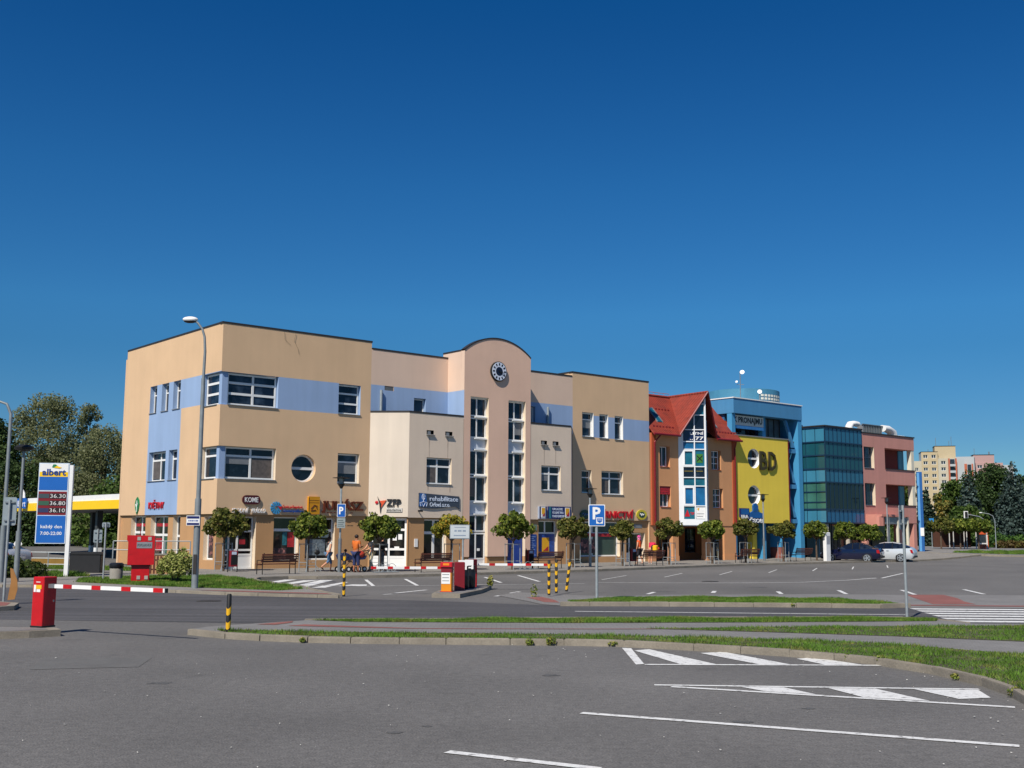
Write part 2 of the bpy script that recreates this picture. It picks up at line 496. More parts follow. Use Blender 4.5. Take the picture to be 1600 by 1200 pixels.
def asphalt(name, c, dark=0.0):
    M = mat(name, c, 0.9, 0.07, 0.35, bump=0.7, bscale=42, fine=0.30)
    n, l = M.node_tree.nodes, M.node_tree.links
    b = n['Principled BSDF']
    src = b.inputs['Base Color'].links[0].from_socket
    tc = n.new('ShaderNodeTexCoord')
    # worn lighter and darker patches, cracks and oil drips
    t = n.new('ShaderNodeTexNoise'); t.inputs['Scale'].default_value = 0.09; t.inputs['Detail'].default_value = 8
    t.inputs['Roughness'].default_value = 0.65
    l.new(tc.outputs['Object'], t.inputs['Vector'])
    r = n.new('ShaderNodeMapRange'); r.inputs['From Min'].default_value = 0.35; r.inputs['From Max'].default_value = 0.65
    r.inputs['To Min'].default_value = 0.82; r.inputs['To Max'].default_value = 1.16
    l.new(t.outputs['Fac'], r.inputs['Value'])
    v = n.new('ShaderNodeTexVoronoi'); v.feature = 'DISTANCE_TO_EDGE'; v.inputs['Scale'].default_value = 0.16
    dn = n.new('ShaderNodeTexNoise'); dn.inputs['Scale'].default_value = 1.2; dn.inputs['Detail'].default_value = 6
    l.new(tc.outputs['Object'], dn.inputs['Vector'])
    mx = n.new('ShaderNodeVectorMath'); mx.operation = 'MULTIPLY_ADD'
    mx.inputs[1].default_value = (1.6, 1.6, 1.6)
    l.new(dn.outputs['Color'], mx.inputs[0]); l.new(tc.outputs['Object'], mx.inputs[2])
    l.new(mx.outputs[0], v.inputs['Vector'])
    cr = n.new('ShaderNodeMapRange'); cr.inputs['From Min'].default_value = 0.0; cr.inputs['From Max'].default_value = 0.006
    cr.inputs['To Min'].default_value = 0.86; cr.inputs['To Max'].default_value = 1.0
    l.new(v.outputs['Distance'], cr.inputs['Value'])
    o = n.new('ShaderNodeTexNoise'); o.inputs['Scale'].default_value = 0.8; o.inputs['Detail'].default_value = 3
    l.new(tc.outputs['Object'], o.inputs['Vector'])
    orr = n.new('ShaderNodeMapRange'); orr.inputs['From Min'].default_value = 0.66; orr.inputs['From Max'].default_value = 0.74
    orr.inputs['To Min'].default_value = 1.0; orr.inputs['To Max'].default_value = 0.80
    l.new(o.outputs['Fac'], orr.inputs['Value'])
    m1 = n.new('ShaderNodeMath'); m1.operation = 'MULTIPLY'; l.new(r.outputs[0], m1.inputs[0]); l.new(cr.outputs[0], m1.inputs[1])
    m2 = n.new('ShaderNodeMath'); m2.operation = 'MULTIPLY'; l.new(m1.outputs[0], m2.inputs[0]); l.new(orr.outputs[0], m2.inputs[1])
    sc_ = n.new('ShaderNodeVectorMath'); sc_.operation = 'SCALE'
    l.new(src, sc_.inputs[0]); l.new(m2.outputs[0], sc_.inputs['Scale'])
    l.new(sc_.outputs[0], b.inputs['Base Color'])
    if 'road' in name:      # tyre worn lanes along the road
        mp = n.new('ShaderNodeMapping'); mp.inputs['Scale'].default_value = (0.035, 1.1, 1)
        l.new(tc.outputs['Object'], mp.inputs['Vector'])
        q = n.new('ShaderNodeTexNoise'); q.inputs['Scale'].default_value = 1.6; q.inputs['Detail'].default_value = 5
        l.new(mp.outputs[0], q.inputs['Vector'])
        qr = n.new('ShaderNodeMapRange'); qr.inputs['From Min'].default_value = 0.35; qr.inputs['From Max'].default_value = 0.65
        qr.inputs['To Min'].default_value = 0.78; qr.inputs['To Max'].default_value = 1.2
        l.new(q.outputs['Fac'], qr.inputs['Value'])
        s2 = n.new('ShaderNodeVectorMath'); s2.operation = 'SCALE'
        l.new(sc_.outputs[0], s2.inputs[0]); l.new(qr.outputs[0], s2.inputs['Scale']); l.new(s2.outputs[0], b.inputs['Base Color'])
    return M

def paver(name, c, sx=5.0, sy=10.0, mortar='#6a665f'):
    M = mat(name, c, 0.9, 0.1, 0.8, fine=0.06)
    n, l = M.node_tree.nodes, M.node_tree.links
    b = n['Principled BSDF']; src = b.inputs['Base Color'].links[0].from_socket
    tc = n.new('ShaderNodeTexCoord')
    br = n.new('ShaderNodeTexBrick'); br.inputs['Scale'].default_value = 1.0
    br.inputs['Brick Width'].default_value = 1 / sx; br.inputs['Row Height'].default_value = 1 / sy
    br.inputs['Mortar Size'].default_value = 0.006
    br.inputs['Color1'].default_value = (1, 1, 1, 1); br.inputs['Color2'].default_value = (0.86, 0.86, 0.86, 1)
    br.inputs['Mortar'].default_value = (0.6, 0.6, 0.6, 1)
    l.new(tc.outputs['Object'], br.inputs['Vector'])
    mx = n.new('ShaderNodeMix'); mx.data_type = 'RGBA'; mx.blend_type = 'MULTIPLY'; mx.inputs['Factor'].default_value = 1
    l.new(src, mx.inputs['A']); l.new(br.outputs['Color'], mx.inputs['B']); l.new(mx.outputs['Result'], b.inputs['Base Color'])
    return M

asphalt('asphalt', '#646260'); asphalt('asphalt_road', '#4c4b4d')
paver('paving', '#88847e'); paver('paving_path', '#7d7b79'); paver('paving_red', '#8c5850')
mat('kerb_stone', '#857d70', 0.9, 0.2, 1.5, bump=0.3, bscale=30, fine=0.1)
mat('road_paint', '#d4d4d2', 0.75, 0.05, 2, fine=0.12, c2='#8c8a88', c2scale=9, c2lo=0.56, c2hi=0.68)
mat('soil', '#4b4a33', 0.95, 0.25, 1.5)
mat('earth_far', '#5a5f3c', 0.95, 0.25, 0.05)
mat('grass_blade', '#5f8030', 0.7, 0.3, 1.6, trans=0.3, c2='#8d8a4c', c2scale=1.7, c2lo=0.52, c2hi=0.74, spec=0.2)

def S_(p, f=0.945): return [(x * f, y * f) for x, y in p]
def sheet(name, pts, z, m, kind='structure'):
    bm = bmesh.new()
    vs = [bm.verts.new((x, y, z)) for x, y in pts]
    f = bm.faces.new(vs)
    if f.normal.z < 0: f.normal_flip()
    bm.normal_update()
    if f.normal.z < 0: bmesh.ops.reverse_faces(bm, faces=[f])
    bmesh.ops.triangulate(bm, faces=list(bm.faces))
    me = bpy.data.meshes.new(name); bm.to_mesh(me); bm.free()
    me.materials.append(m)
    o = bpy.data.objects.new(name, me); col.objects.link(o)
    if kind: o['kind'] = kind
    return o

# base ground: one sheet to the horizon, rising half a metre past the far car park
xs = [-1500, -600, -250, -120, -60, -30, 0, 30, 60, 120, 250, 600, 1500]
ys = [-60, -20, 0, 40, 80] + [86.5 + k for k in range(0, 12)] + [104, 130, 180, 300, 600, 1200, 2400]
V = [(x, y, -0.03 + ht(y)) for y in ys for x in xs]
nx = len(xs)
Fc = [(j * nx + i, j * nx + i + 1, (j + 1) * nx + i + 1, (j + 1) * nx + i) for j in range(len(ys) - 1) for i in range(nx - 1)]
tag(MB(MATS['earth_far']).add(V, Fc).build('ground'), kind='structure')
# the asphalt of both car parks
V, Fc = [], []
xs2 = [-60, -30, -10, 0, 10, 20, 30, 40, 55, 70, 90, 130]
ys2 = [-30, -8, 4, 20, 40, 60, 80, 86.5] + [87 + k for k in range(0, 12)] + [103, 112, 122]
V = [(x, y, ht(y)) for y in ys2 for x in xs2]; nx = len(xs2)
Fc = [(j * nx + i, j * nx + i + 1, (j + 1) * nx + i + 1, (j + 1) * nx + i) for j in range(len(ys2) - 1) for i in range(nx - 1)]
tag(MB(MATS['asphalt']).add(V, Fc).build('parking_lot'), kind='structure')

sheet('road', [(-40, 48), (-40, 38), (-30, 30), (-14, 26.7), (-7.4, 26.0), (-4.6, 25.6), (1.2, 26.5), (9.5, 27.4), (10.3, 25.9), (15, 25.5), (60, 22.5), (60, 30.5),
               (14.6, 32.3), (11, 32.3), (9.4, 32.3), (1.5, 32.4), (-2, 34.2), (-5.3, 35.3), (-9.2, 36.6), (-12, 38.2), (-16.1, 40.8), (-18.2, 40.6)], 0.004, MATS['asphalt_road'])

def kerb(name, pts, w_=0.11, h=0.12, stone=1.0, z=0.0, closed=False, hf=None):
    mb = MB(MATS['kerb_stone'])
    P = [Vector((x, y)) for x, y in pts]
    if closed: P.append(P[0])
    # smooth the polyline by Catmull-Rom
    out = []
    for i in range(len(P) - 1):
        p0, p1, p2, p3 = P[max(i - 1, 0)], P[i], P[i + 1], P[min(i + 2, len(P) - 1)]
        L = max(1, int(round((p2 - p1).length / stone)))
        for k in range(L):
            t = k / L
            out.append(0.5 * ((2 * p1) + (p2 - p0) * t + (2 * p0 - 5 * p1 + 4 * p2 - p3) * t * t + (3 * p1 - p0 - 3 * p2 + p3) * t ** 3))
    out.append(P[-1])
    for i in range(len(out) - 1):
        a, b = out[i], out[i + 1]
        d = (b - a); L = d.length; d /= L
        n = Vector((-d.y, d.x)) * w_ / 2
        g = 0.006
        a2, b2 = a + d * g, b - d * g
        dz = random.uniform(-0.006, 0.006) + z
        za, zb = (hf(a.y), hf(b.y)) if hf else (0, 0)
        off = n.normalized() * random.uniform(-0.006, 0.006)
        q = [a2 - n + off, b2 - n + off, b2 + n + off, a2 + n + off]
        zz = [za, zb, zb, za]
        vs = [(v.x, v.y, -0.02 + e) for v, e in zip(q, zz)] + [(v.x, v.y, h - 0.02 + dz + e) for v, e in zip(q, zz)]
        c = (q[0] + q[1] + q[2] + q[3]) / 4
        vs += [(v.x + (c.x - v.x) * 0.04, v.y + (c.y - v.y) * 0.04, h + dz + e) for v, e in zip(q, zz)]
        nrm = n.normalized() * 0.02
        fs = [(0, 1, 5, 4), (1, 2, 6, 5), (2, 3, 7, 6), (3, 0, 4, 7), (4, 5, 9, 8), (5, 6, 10, 9), (6, 7, 11, 10), (7, 4, 8, 11), (8, 9, 10, 11)]
        mb.add(vs, fs)
    o = mb.build(name); o['kind'] = 'structure'
    return [(v.x, v.y) for v in out]

# verge island between the near car park and the road
KA = [(-6.45, 23.0), (-5.5, 22.2), (-3.8, 21.55), (-1.2, 21.35), (1.0, 21.3), (2.1, 21.1), (3.3, 20.5), (4.8, 19.6), (5.9, 18.5), (6.4, 17.3), (6.62, 16.0),
      (6.58, 15.0), (6.42, 14.2), (6.06, 13.1), (5.5, 11.8), (4.92, 10.3), (4.2, 8.6)]
ka = kerb('kerb', KA)
sheet('footpath', [(-6.5, 23.05)] + ka[1:] + [(30, 7), (40, 20)] + S_([(40, 25.1), (16, 26.95), (11.0, 27.2), (10.7, 28.2), (10.1, 28.95), (1.3, 28.05), (-4.8, 27.05)]) + [(-5.6, 24.5), (-6.3, 23.7)], 0.10, MATS['paving_path'])
kerb('kerb', S_([(-4.9, 27.12), (-3.8, 27.35), (1.3, 28.12), (5, 28.6), (10.0, 29.02), (10.6, 28.4), (11.0, 27.4)]), h=0.12)
kerb('kerb', S_([(11.0, 27.4), (12, 27.25), (16, 27.0), (25, 26.4), (40, 25.2)]), h=0.03)

# blades of grass on a base sheet
def in_poly(x, y, P):
    c = np.zeros(x.shape, bool); n = len(P)
    for i in range(n):
        x1, y1 = P[i]; x2, y2 = P[(i + 1) % n]
        k = ((y1 > y) != (y2 > y)) & (x < (x2 - x1) * (y - y1) / (y2 - y1 + 1e-12) + x1)
        c ^= k
    return c
def grass(pts, z, n, h=0.06, seed=1, hf=None, spread=0.05):
    P = pts
    sheet('soil', P, z, MATS['soil']) if not hf else None
    g = np.random.default_rng(seed)
    lo = np.min(P, 0); hi = np.max(P, 0)
    X = np.empty(0); Y = np.empty(0)
    while len(X) < n:
        x = g.uniform(lo[0], hi[0], n); y = g.uniform(lo[1], hi[1], n)
        k = in_poly(x, y, P); X = np.r_[X, x[k]]; Y = np.r_[Y, y[k]]
    X = X[:n]; Y = Y[:n]
    X = X + g.normal(0, spread, n); Y = Y + g.normal(0, spread, n)
    cl = 0.6 + 0.5 * np.sin(X * 2.1 + Y * 1.3) * np.sin(Y * 2.7 - X) + 0.3 * g.random(n)
    H = h * np.clip(cl, 0.35, 1.6) * (0.6 + 0.8 * g.random(n))
    a = g.uniform(0, 2 * np.pi, n); wd = h * 0.16 * (0.7 + 0.6 * g.random(n))
    lx, ly = g.normal(0, .45, n) * H, g.normal(0, .45, n) * H
    Z = np.full(n, z) if hf is None else z + np.array([hf(q) for q in Y])
    v = np.stack([np.stack([X - np.cos(a) * wd, Y - np.sin(a) * wd, Z], 1), np.stack([X + np.cos(a) * wd, Y + np.sin(a) * wd, Z], 1), np.stack([X + lx, Y + ly, Z + H], 1)], 1).reshape(-1, 3)
    me = bpy.data.meshes.new('grass')
    me.vertices.add(3 * n); me.loops.add(3 * n); me.polygons.add(n)
    me.vertices.foreach_set('co', v.ravel()); me.loops.foreach_set('vertex_index', np.arange(3 * n)); me.polygons.foreach_set('loop_start', np.arange(0, 3 * n, 3))
    me.update(); me.materials.append(MATS['grass_blade'])
    o = bpy.data.objects.new('grass', me); col.objects.link(o); o['kind'] = 'stuff'; o['label'] = 'short green verge grass beside the path and roads'; o['category'] = 'grass'
    return o
def off_in(pts, d):
    """shift a polyline to its left by d"""
    out = []
    for i, (x, y) in enumerate(pts):
        a = pts[max(i - 1, 0)]; b = pts[min(i + 1, len(pts) - 1)]
        dx, dy = b[0] - a[0], b[1] - a[1]; L = math.hypot(dx, dy)
        out.append((x - dy / L * d, y + dx / L * d))
    return out
kin = off_in(ka, 0.07)
grass([(-5.9, 22.95)] + kin[1:] + [(9, 9), (12, 12), (14, 14), (12, 16.5), (8.6, 19.1), (6.9, 20.9), (5.3, 21.5), (3.7, 21.9), (1.1, 22.35), (-1.3, 22.5), (-4.0, 22.6), (-5.5, 22.9)], 0.108, 70000, 0.05, 3, spread=0.035)
grass(S_([(-4.75, 27.0), (-3.6, 26.6), (1.2, 26.6), (6.1, 27.15), (10.4, 27.85), (10.6, 28.4), (10.1, 28.9), (1.3, 27.98)]), 0.108, 34000, 0.05, 4, spread=0.03)
grass(S_([(2.9, 25.2), (5.8, 25.8), (9, 26.3), (12, 26.5), (16, 26.2), (22, 25.4), (22, 20), (13.5, 21.3), (10.2, 22.7), (8.0, 23.7), (5.5, 24.5)]), 0.108, 42000, 0.05, 5, spread=0.03)

# island between the road and the far car park
KD = S_([(1.45, 33.45), (3.5, 33.55), (6, 33.6), (9.4, 33.4), (10.8, 33.3), (11.8, 33.7)], .966)
kerb('kerb', KD, h=0.13)
sheet('pavement', [(1.45, 32.4), (2.4, 32.4), (6, 32.5), (9.4, 32.3), (11.4, 32.3), (14.6, 32.4), (40, 31.3), (40, 38.4), (20, 39.4), (14.2, 39.0), (11.1, 39.2), (5.6, 38.4), (3.2, 37.2), (1.3, 38.0), (0.2, 39.5), (-0.4, 37.2), (0.5, 34.4), (0.9, 32.9)], 0.012, MATS['paving_path'])
sheet('tactile_paving', [(0.5, 36.2), (0.8, 34.9), (1.0, 33.9), (1.45, 33.7), (1.35, 35.0), (1.0, 36.6)], 0.016, MATS['paving_red'])
grass(S_([(1.8, 33.7), (6, 33.75), (9.4, 33.55), (10.9, 33.6), (11.6, 34.1), (11.5, 34.6), (10.7, 36.6), (8, 37.2), (4.6, 36.8), (3.0, 36.0), (1.8, 35.0)], .966), 0.075, 42000, 0.065, 6, spread=0.03)
# red curve and strip towards the crossing
sheet('tactile_paving', [(13.6, 39.1), (14.9, 39.2), (14.6, 37.2), (14.1, 35.4), (13.9, 34.0), (12.6, 34.0), (13.0, 36.2), (13.3, 37.8)], 0.016, MATS['paving_red'])
sheet('tactile_paving', [(11.4, 33.6), (15.4, 33.45), (19, 33.3), (19, 32.9), (15.3, 33.0), (11.4, 33.2)], 0.020, MATS['paving_red'])
sheet('tactile_paving', S_([(-4.9, 25.1), (-2.0, 24.55), (1.6, 24.7), (4.2, 24.9), (4.2, 24.98), (1.6, 24.8), (-2.0, 24.68), (-4.6, 25.5)], .955), 0.107, MATS['paving_red'])
sheet('tactile_paving', [(-5.4, 24.3), (-5.0, 24.2), (-4.75, 24.8), (-4.8, 25.2)], 0.108, MATS['paving_red'])

# pavement in front of and beside the buildings
tip = (-5.35, 35.5)
front = [(-40, 50), (-30, 44.5), (-18.2, 40.8), (-16.1, 41.0), (-12.0, 38.4), (-9.2, 36.8), tip]
KB = [tip, (-6.6, 38.2), (-7.6, 41.0), (-9.0, 43.2), (-10.2, 45.6), (-10.6, 47.8), (-9.6, 48.9), (-8.4, 49.2), (-5.6, 51.0), (-2.9, 53.3), (0.2, 56.2), (4.8, 60.6), (9.5, 66.2), (14.9, 72.4), (23.5, 79.9)]
for t in (52, 56, 60, 64, 67): KB.append(Wp(t, 7.0)[:2])
kb = kerb('kerb', KB, h=0.13, hf=ht)
kerb('kerb', [front[1], front[2], (-17.2, 40.9), front[3], (-14, 39.7), front[4], front[5], (-7, 35.95), tip], h=0.10)
sheet('pavement', front[:-1] + kb[:kb.index(kb[0]) + 1] + [q for q in kb if q[1] < 79.9][1:] + [(23.5, 79.9), Wp(43, 0)[:2], Wp(43, -8)[:2], Wp(0, -8)[:2], (-24, 62), (-40, 66)], 0.10, MATS['paving'])
V, Fc = [], []
K = 30
for i in range(K + 1):
    t = 42.5 + i * 1.2
    o1 = 7.0 + max(0, (44.2 - t) * 0.0)
    for o in (o1, 3, 0, -8):
        x, y, _ = Wp(t, o); V.append((x, y, 0.104 + ht(y)))
for i in range(K):
    for j in range(3):
        a = i * 4 + j; Fc.append((a, a + 4, a + 5, a + 1))
tag(MB(MATS['paving']).add(V, Fc).build('pavement'), kind='structure')
sheet('tactile_paving', [(-10.6, 37.9), (-9.2, 37.0), (-5.6, 35.7), (-5.9, 36.3), (-9.0, 37.5)], 0.108, MATS['paving_red'])
grass([(-17.4, 46.0), (-16.1, 47.7), (-14.5, 48.6), (-12.6, 48.8), (-10.9, 46.4), (-10.4, 45.2), (-9.3, 42.9), (-7.9, 40.6), (-7.1, 38.9), (-7.7, 37.9), (-12.3, 40.1), (-16.3, 42.8)], 0.105, 60000, 0.09, 8, spread=0.06)
grass([(-26, 62), (-21.0, 60), (-17.6, 57), (-16.9, 55.4), (-18.5, 54.5), (-24, 57)], 0.105, 12000, 0.10, 9, spread=0.06)
grass([(-24, 49), (-19.2, 46.9), (-17.9, 48.3), (-22, 52)], 0.105, 12000, 0.16, 10, spread=0.06)

# painted lines
RP = MATS['road_paint']
paint = []
def stripe(pts, z=0.008):
    paint.append((pts, z))
def line(a, b, w_, z=0.008):
    dx, dy = b[0] - a[0], b[1] - a[1]; L = math.hypot(dx, dy); nx_, ny_ = -dy / L * w_ / 2, dx / L * w_ / 2
    stripe([(a[0] - nx_, a[1] - ny_), (b[0] - nx_, b[1] - ny_), (b[0] + nx_, b[1] + ny_), (a[0] + nx_, a[1] + ny_)], z)
def flush(name):
    V, Fc = [], []
    for pts, z in paint:
        b = len(V); V += [(x, y, z + ht(y)) for x, y in pts]; Fc.append(tuple(range(b, b + len(pts))))
    tag(MB(RP).add(V, Fc).build(name), kind='structure'); paint.clear()
stripe([(2.03, 20.83), (2.19, 20.78), (2.14, 18.34), (2.00, 18.27)])
line((2.14, 18.285), (6.15, 18.36), 0.12)
stripe([(2.20, 20.40), (2.50, 20.62), (3.30, 18.36), (2.72, 18.355)]); stripe([(3.32, 20.03), (3.77, 20.26), (4.50, 18.375), (4.00, 18.37)])
stripe([(4.80, 19.22), (5.15, 19.45), (5.66, 18.40), (5.05, 18.39)])
line((1.99, 15.88), (6.38, 15.64), 0.11); line((2.20, 15.72), (6.16, 14.06), 0.12)
stripe([(3.16, 15.73), (3.74, 15.70), (4.00, 15.06), (3.40, 15.31)]); stripe([(4.33, 15.665), (4.96, 15.635), (5.30, 14.53), (4.55, 14.82)])
stripe([(5.48, 15.61), (6.33, 15.55), (6.20, 14.85), (5.74, 14.72)])
line((0.83, 13.44), (5.08, 11.54), 0.13); line((-0.60, 11.08), (0.80, 10.34), 0.13); line((-2.1, 8.9), (-0.8, 8.25), 0.13)
flush('road_marking')
line((1.7, 30.2), (10.3, 29.62), 0.12)
for k in range(6):
    y = 32.2 - k * 0.88
    xa = 11.25 - (32.2 - y) * 0.13
    stripe([(xa, y), (xa + 4.1, y - 0.1), (xa + 4.1, y - 0.58), (xa, y - 0.48)])
flush('road_marking')
for a, b in (((4.65, 38.7), (5.05, 40.0)), ((7.05, 39.7), (7.35, 41.0)), ((9.35, 39.3), (9.6, 40.9)), ((11.65, 39.5), (12.1, 42.0)), ((14.0, 39.4), (14.6, 42.5)), ((16.6, 39.9), (17.2, 43.2)), ((19.2, 40.4), (19.9, 43.8)), ((22, 41), (22.8, 44.4))):
    line(a, b, 0.15)
line((-6.2, 48.6), (-5.2, 43.1), 0.14); line((-4.6, 49.5), (-3.6, 43.8), 0.14); line((-1.2, 52.0), (-0.4, 46.6), 0.14); line((0.35, 54.3), (1.2, 47.8), 0.14)
line((-3.9, 38.4), (-3.0, 40.6), 0.16); line((-0.5, 36.9), (-0.2, 37.7), 0.16); line((0.0, 38.8), (0.3, 39.8), 0.16); line((-4.2, 37.6), (-3.95, 37.9), 0.14)
cv = [(3.5, 47.4), (6.8, 47.3), (9.7, 47.7), (12.4, 48.6), (15.0, 50.9), (17.2, 53.5)]
for a, b in zip(cv, cv[1:]): line(a, b, 0.12)
line((17.3, 53.7), (16.4, 53.2), 0.12); line((17.5, 53.6), (20.8, 60.2), 0.12)
stripe([(-9.2, 41.9), (-8.9, 41.5), (-8.1, 48.0), (-8.7, 47.6)]); stripe([(-8.2, 41.1), (-7.6, 41.1), (-7.5, 48.0), (-8.05, 48.0)])
stripe([(-7.3, 41.6), (-6.8, 41.7), (-6.6, 46.2), (-6.8, 46.3)]); stripe([(-9.9, 44.2), (-9.5, 43.4), (-9.1, 48.4), (-9.6, 48.2)])
stripe([(-6.5, 42.9), (-5.5, 43.3), (-5.6, 44.3), (-6.2, 44.3)]); line((-9.7, 43.4), (-5.3, 43.1), 0.12); line((-5.3, 43.1), (3, 46.2), 0.08)
for k in range(7):
    a = (4 + k * 3.2, 50 + k * 3.3)
    line(a, (a[0] + 1.6, a[1] + 5.0), 0.07)
for k in range(5):
    line((30 + k * 2.6, 66 + k * 1.0), (35 + k * 2.6, 66.6 + k * 1.0), 0.1)
flush('road_marking')

# manhole covers and a patch in the asphalt
mat('iron', '#3c3a38', 0.7, 0.2, 10, metal=0.5)
for x, y, r in ((8.6, 49.0, 0.36), (-8.9, 33.6, 0.36), (-9.7, 38.0, 0.3)):
    o = MB(MATS['iron']).lathe([(r, 0.0), (r, 0.012), (r - 0.03, 0.014)], (x, y, 0.0), 24).build('manhole_cover'); o['kind'] = 'structure'
mat('tar_patch', '#5f5e5c', 0.9, 0.1, 2, fine=0.15)
sheet('asphalt_patch', [(-7.6, 18.6), (-5.9, 18.9), (-5.7, 17.6), (-7.2, 17.2)], 0.0045, MATS['tar_patch'])
mat('oil_stain', '#565553', .7, .3, 5, fine=.2)
g3 = random.Random(12)
for (x, y, r) in ((2.6, 12.9, .10), (-4.8, 15.8, .14), (0.6, 16.9, .12), (3.6, 13.9, .08), (5.5, 40.5, .3), (9.6, 44, .35), (-2.2, 41.6, .25), (-1.2, 12.1, .07), (-0.9, 12.5, .05)):
    pts = []
    for k in range(18):
        a = 2 * math.pi * k / 18; q = r * g3.uniform(.55, 1.1); pts.append((x + q * math.cos(a) * 1.3, y + q * math.sin(a)))
    sheet('oil_stain', pts, 0.0042, T['oil_stain'] if 'T' in globals() else MATS['oil_stain'])
# weeds in the kerb joints
weedm = leafmat('weed_leaf', '#3d5a1c', '#7c8a3a', '#b09a52')
for i, (x, y) in enumerate([(-3.9, 21.45), (0.35, 21.2), (0.75, 21.2), (1.9, 21.1), (5.55, 18.9), (5.95, 18.4), (6.45, 16.6), (6.55, 14.9), (6.4, 14.1), (4.9, 10.4), (8.0, 32.3), (0.75, 36.6)]):
    tl = 0.22 if i > 10 else 0.045 + 0.02 * (i % 3)
    o = leaves('weed', None, [(x, y, tl * .8 + .02, 0.05 + .02 * (i % 4), 0.05, tl)], 90, 0.035 if i < 11 else .06, weedm, seed=50 + i)
    tag(o, None, 'weed', 'weeds in the kerb joints', 'stuff'); o['label'] = 'small weeds growing out of the kerb joints'
# litter and fallen leaves near the kerb
mb = MB(mat('paper_litter', '#c9c7c0', 0.8))
g2 = random.Random(5)
for k in range(260):
    if k < 100:
        q = ka[g2.randrange(8, len(ka))]; x, y = q[0] - g2.random() ** 2 * 1.2, q[1] + g2.uniform(-1, .3)
    else: x, y = g2.uniform(-8, 5), g2.uniform(8, 20)
    s_ = g2.uniform(0.004, 0.017); a = g2.uniform(0, 6)
    mb.add([(x + s_ * math.cos(a + b), y + s_ * math.sin(a + b), 0.012 + g2.random() * .01) for b in (0, 1.6, 3.1, 4.7)], [(0, 1, 2, 3)])
o = mb.build('litter'); tag(o, 'scattered bits of paper and dry leaves along the kerb', 'litter', kind='stuff')

def raised(name, pts, z1, side, top):
    mb = MB(top); n = len(pts)
    a = 0.0
    for i in range(n):
        x0, y0 = pts[i]; x1, y1 = pts[(i + 1) % n]
        a += x0 * y1 - x1 * y0
    if a < 0: pts = pts[::-1]
    mb.prism(pts, 0, z1, side)
    cx = sum(p[0] for p in pts) / n; cy = sum(p[1] for p in pts) / n
    inn = [(x + (cx - x) * 0.10, y + (cy - y) * 0.10, z1 + 0.004) for x, y in pts]
    mb.add(inn, [tuple(range(n))], top)
    return tag(mb.build(name), kind='structure')
raised('traffic_island', [(-16, 23.6), (-10.3, 23.0), (-9.1, 22.9), (-8.85, 22.5), (-9.3, 22.1), (-10, 21.75), (-16, 20.4)], 0.13, MATS['kerb_stone'], MATS['paving_path'])
raised('traffic_island', [(-2.5, 36.0), (-1.6, 35.9), (-1.0, 38.5), (-0.7, 41.4), (-1.1, 42.0), (-1.7, 41.8), (-2.4, 38.0)], 0.13, MATS['kerb_stone'], MATS['paving_path'])
raised('traffic_island', [(-18, 31.2), (-14.6, 31.6), (-13.2, 30.6), (-12.8, 29.4), (-13.6, 28.2), (-18, 27.2)], 0.12, MATS['kerb_stone'], MATS['paving_red'])
# far end of the car park: low planted island and paving round the shelter
V, Fc = [], []
def rsheet(name, pts, z, m):
    bm = bmesh.new(); f = bm.faces.new([bm.verts.new((x, y, 0)) for x, y in pts])
    bmesh.ops.triangulate(bm, faces=[f]); bmesh.ops.subdivide_edges(bm, edges=list(bm.edges), cuts=6, use_grid_fill=True)
    bmesh.ops.triangulate(bm, faces=list(bm.faces))
    for v in bm.verts: v.co.z = z + ht(v.co.y)
    me = bpy.data.meshes.new(name); bm.to_mesh(me); bm.free(); me.materials.append(m)
    for p in me.polygons:
        pass
    o = bpy.data.objects.new(name, me); col.objects.link(o); o['kind'] = 'structure'; return o
rsheet('pavement', [(33, 97), (37, 93.5), (44, 92), (52, 93), (75, 96), (95, 100), (95, 135), (40, 135), (33, 112)], 0.10, MATS['paving_path'])
grass([(37, 94.8), (41, 93.2), (48, 93.4), (56, 95.2), (53, 97.5), (44, 97.8), (38, 96.5)], 0.12, 26000, 0.14, 12, hf=ht)
kerb('kerb', [(33, 96.8), (37, 93.4), (44, 91.9), (52, 92.9), (62, 94.3), (75, 95.9), (95, 99.9)], h=0.13, hf=ht)
# ------------------------------------------------------------------ the tan and pink building with the clock
T = MATS
bld = thing('commercial_building', 'long tan and pink shop building with blue bands and an arched clock bay', 'building', (CX, CY, 0), ROT)
F0 = Frame(0, 0, 0)
DL = 12.75
FL = Frame(0, DL, -math.pi / 2)          # left end wall: s = DL - distance from the corner
RV = T['window_white']
JM = mat('jamb_cream', '#dcc9b0', 0.85, 0.05, bump=0.2)
BZ0, BZ1 = 8.45, 10.16
